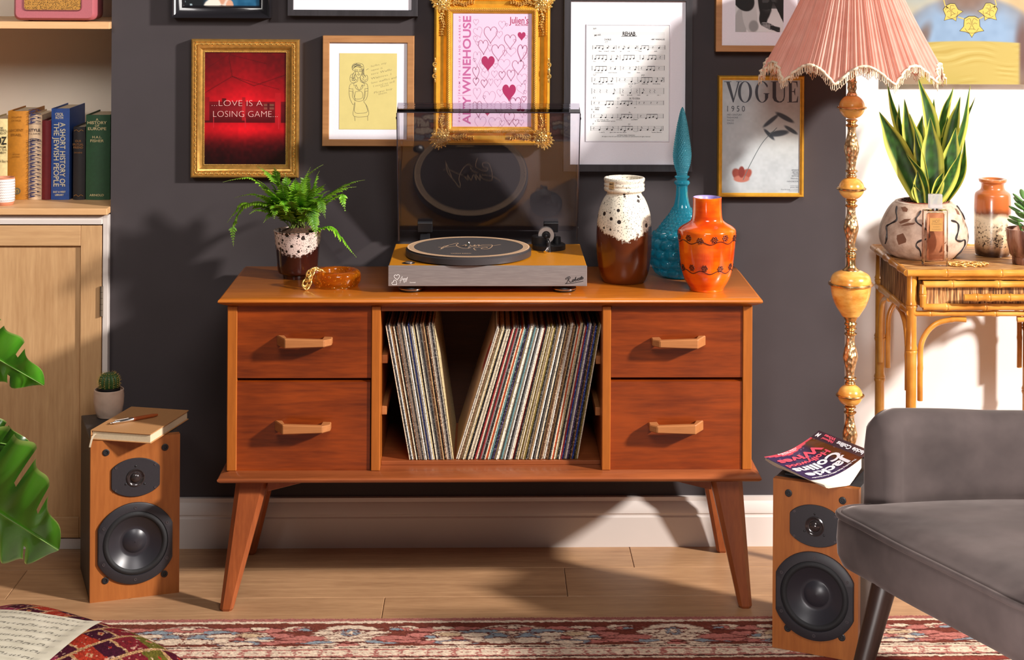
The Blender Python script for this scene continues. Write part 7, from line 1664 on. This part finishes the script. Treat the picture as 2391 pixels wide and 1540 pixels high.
b = MB(); e_ = [tuple(cpos(np.array(u), np.array(v))) for u, v in [(i / 40, 0) for i in range(40)] + [(1, i / 40) for i in range(40)] + [(1 - i / 40, 1) for i in range(40)] + [(0, 1 - i / 40) for i in range(40)]]
b.add(loft([[(x * .9, y * .9, 0) for x, y, z in e_], [(x * .985, y * .985, .006) for x, y, z in e_], [(x, y, z) for x, y, z in e_]], cap=False)); b.add(([(x * .9, y * .9, 0) for x, y, z in e_], [tuple(range(len(e_)))[::-1]])); b.build('underside', plain('maroon_wool', (92, 34, 40), .95, noise=.3, nscale=200), ck, smooth=60)
Mc = T(ck.location) @ Matrix.Rotation(ang, 4, 'Z')
def ctop(x, y):          # world height of the cushion surface
    p = Mc.inverted() @ Vector((x, y, 0)); a, c = p.x / HWc, -p.y / HWc
    if abs(a) > .999 or abs(c) > .999: return .012
    return ck.location.z + chh(a, c) + .02
sa = thing('music_sheet', 'old yellowed music sheet with torn edges lying on the kilim cushion', 'sheet', (-.95, 3.3, .15))
so_ = Vector(sa.location); zc_ = .163
K0, K1, K2 = atz(-150, 1402, zc_), atz(240, 1447, zc_), atz(95, 1556, zc_)
e1, e2 = (K1 - K0), (K2 - K1)
def shp(U, V):
    out = []
    for u, v in zip(U, V):
        p = K0 + e1 * u + e2 * v; z = max(ctop(p.x, p.y), .12) + .0022
        if u > .9: z += (u - .9) * .06
        out.append((p.x - so_.x, p.y - so_.y, z - so_.z))
    return np.array(out)
def page(U, V):
    im = np.ones(U.shape + (3,)) * np.array([214, 206, 186.]); im += (vnoise(U, V, 16, 16, 2)[..., None] - .5) * 22; im = over(im, sstep(.95, 1.0, V) * .4 + sstep(.93, 1, U) * .3, (236, 228, 208)); return im
kx = np.random.RandomState(9)
def sw(co2): U, V = co2[:, 0], 1 - co2[:, 2]; return shp(U, np.clip(V + .010 * np.sin(U * 37) * (V > .98), 0, 1.02))
pg_ = paint('page', sa, 0, 1, 0, 1, 0, 60, 60, page, M_['print'], warp=sw)
ik = Ink(0); r3 = random.Random(12); gy = Ink(0)
for si in range(8):
    y = .06 + si * .115
    for q in range(5): gy.line([(.02 + .93 * i / 24, 1 - (y + q * .0075)) for i in range(25)], .0009)
    x = .05
    while x < .92:
        yy = y + r3.uniform(0, .032); ik.disc(x, 1 - yy, .0042, .0035, 8); ik.line([(x + .004, 1 - yy), (x + .004, 1 - yy + .022)], .0018)
        if r3.random() < .3 and x < .86: ik.line([(x + .004, 1 - yy + .022), (x + .034, 1 - yy + .020)], .0045); ik.disc(x + .03, 1 - yy, .0042, .0035, 8); ik.line([(x + .034, 1 - yy), (x + .034, 1 - yy + .022)], .0018); x += .03
        if r3.random() < .12: ik.line([(x + .016, 1 - y), (x + .016, 1 - y - .032)], .0014)
        x += r3.uniform(.016, .034)
def sink(ikx, name, mat):
    A = np.array([(v[0], 1 - v[2]) for v in ikx.v]); P = shp(A[:, 0], A[:, 1]); P[:, 2] += .0009; b = MB(); b.add(([tuple(p) for p in P], ikx.f)); o = b.build(name, mat, pg_, smooth=None, recalc=False); o['kind'] = 'stuff'
sink(gy, 'staves', M_['ink_grey']); sink(ik, 'notes', M_['ink'])

# ---------------------------------------------------------------- monstera reaching in from the left
mo_ = thing('monstera_plant', 'monstera with split glossy leaves reaching in from the left edge', 'plant', (-1.45, 3.35, 0))
moo = Vector(mo_.location)
mg_, nt, bs = newmat('monstera_leaf'); at_ = N(nt, 'ShaderNodeAttribute', attribute_name='Col'); nt.links.new(at_.outputs['Color'], bs.inputs['Base Color']); bs.inputs['Roughness'].default_value = .28; bs.inputs['Coat Weight'].default_value = .3
tr = N(nt, 'ShaderNodeBsdfTranslucent'); nt.links.new(at_.outputs['Color'], tr.inputs['Color']); mx = N(nt, 'ShaderNodeMixShader', i0=.25); nt.links.new(bs.outputs[0], mx.inputs[1]); nt.links.new(tr.outputs[0], mx.inputs[2]); nt.links.new(mx.outputs[0], nt.nodes['Material Output'].inputs[0])
stemg = plain('green_stem', (110, 150, 62), .45, noise=.15)
def mleaf_(base, tip, wv, half, curl, nl, seed, tone, label=None):
    """heart shaped leaf split into lobes: base and tip in world metres, wv = sideways direction"""
    base, tip = Vector(base), Vector(tip); ax = tip - base; L = ax.length; d = ax.normalized(); s = Vector(wv); s = (s - d * s.dot(d)).normalized(); nn = d.cross(s)
    if nn.y > 0: nn = -nn
    r = random.Random(seed); b = MB()
    nt_u, ns_u = nl * 12, 14
    for sd in (-1, 1):
        vs, cs, fs = [], [], []
        for i in range(nt_u + 1):
            lob = min(nl - 1, i * nl // nt_u) if i < nt_u else nl - 1
            t = i / nt_u
            for j in range(ns_u + 1):
                f_ = j / ns_u
                tc = (lob + .5) / nl; g = max(0, (f_ - .40) / .60) ** .6 * .13
                tt = tc + (t - tc) * (1 - g * (1.0 if (lob > 0 or t > tc) and lob < nl - 1 else .3))
                e = math.sin(PI * min(1, max(0, .10 + .9 * tt)) ** .72) ** .75 if tt < .999 else 0
                w = half * e * f_
                sweep = .22 * f_ * f_ * (1 - tt) - .16 * f_ * (1 - tt) * 1.2
                p = base + d * (L * (tt + .20 * f_ * e * (1 - tt) * .7 - .16 * f_ * max(0, .35 - tt))) + s * (sd * w) + nn * (-curl * (w / half) ** 2 * half + .010 * math.sin(tt * nl * 2 * PI) * f_ - .05 * L * tt * tt)
                vs.append(p - moo); v = tone * (1.0 + .25 * (f_ < .06) + .12 * math.sin(tt * 40 + f_ * 5) * .6)
                c = lin((60 * v + 10, 128 * v + 6, 30 * v)); cs.append(lin((150, 176, 92)) if j > ns_u - 1 else c)
        m_ = ns_u + 1
        for i in range(nt_u):
            new = (i + 1) * nl // nt_u != i * nl // nt_u and i + 1 < nt_u
            for j in range(ns_u): fs.append((i * m_ + j, i * m_ + j + 1, (i + 1) * m_ + j + 1, (i + 1) * m_ + j))
        # cut between lobes beyond the slit start
        keep = []
        for q, fc_ in enumerate(fs):
            i, j = q // ns_u, q % ns_u
            la_, lb_ = min(nl - 1, i * nl // nt_u), min(nl - 1, (i + 1) * nl // nt_u)
            if la_ != lb_ and j >= ns_u * .45: continue
            keep.append(fc_)
        b.add((vs, keep), col=cs)
    o = b.build('leaf', mg_, mo_, smooth=180, recalc=False)
    mb = MB(); mb.add(tube([base - moo + nn * .002, base.lerp(tip, .5) - moo + nn * (.003 - .0125 * L), tip - moo + nn * (.003 - .05 * L)], [.0022, .0016, .0006], 6)); mb.build('midrib', stemg, o, smooth=180)
    pm = MB(); cr = spline([Vector((-1.42, 3.35, .16)) - moo, (Vector((-1.42, 3.35, .2)) - moo).lerp(base - moo, .5) + Vector((0, 0, .16)), base - moo], 8); pm.add(tube(cr, .0045, 7)); pm.build('stalk', stemg, mo_, smooth=180)
mY = 3.35
mleaf_(at(-120, 765, mY + .02), at(96, 903, mY - .03), (.35, -.25, .9), .062, .25, 3, 1, 1.18)
mleaf_(at(-150, 1005, mY + .08), at(72, 1048, mY + .05), (.2, .2, 1), .050, .2, 3, 2, .62)
mleaf_(at(-130, 1105, mY - .04), at(128, 1292, mY - .10), (.55, -.55, .75), .165, .22, 4, 3, 1.05)
mleaf_(at(-320, 700, mY + .1), at(-180, 640, mY + .1), (.2, -.2, 1), .11, .2, 5, 4, 1.0)
b = MB(); b.add(lathe(smooth_prof([(.001, .009), (.09, .009), (.10, .02), (.12, .15), (.125, .17), (.115, .17), (.11, .15), (.001, .148)], 3), 40, cap=False), M=T((.03, 0, 0))); b.build('pot', plain('white_planter', (224, 218, 210), .5), mo_)
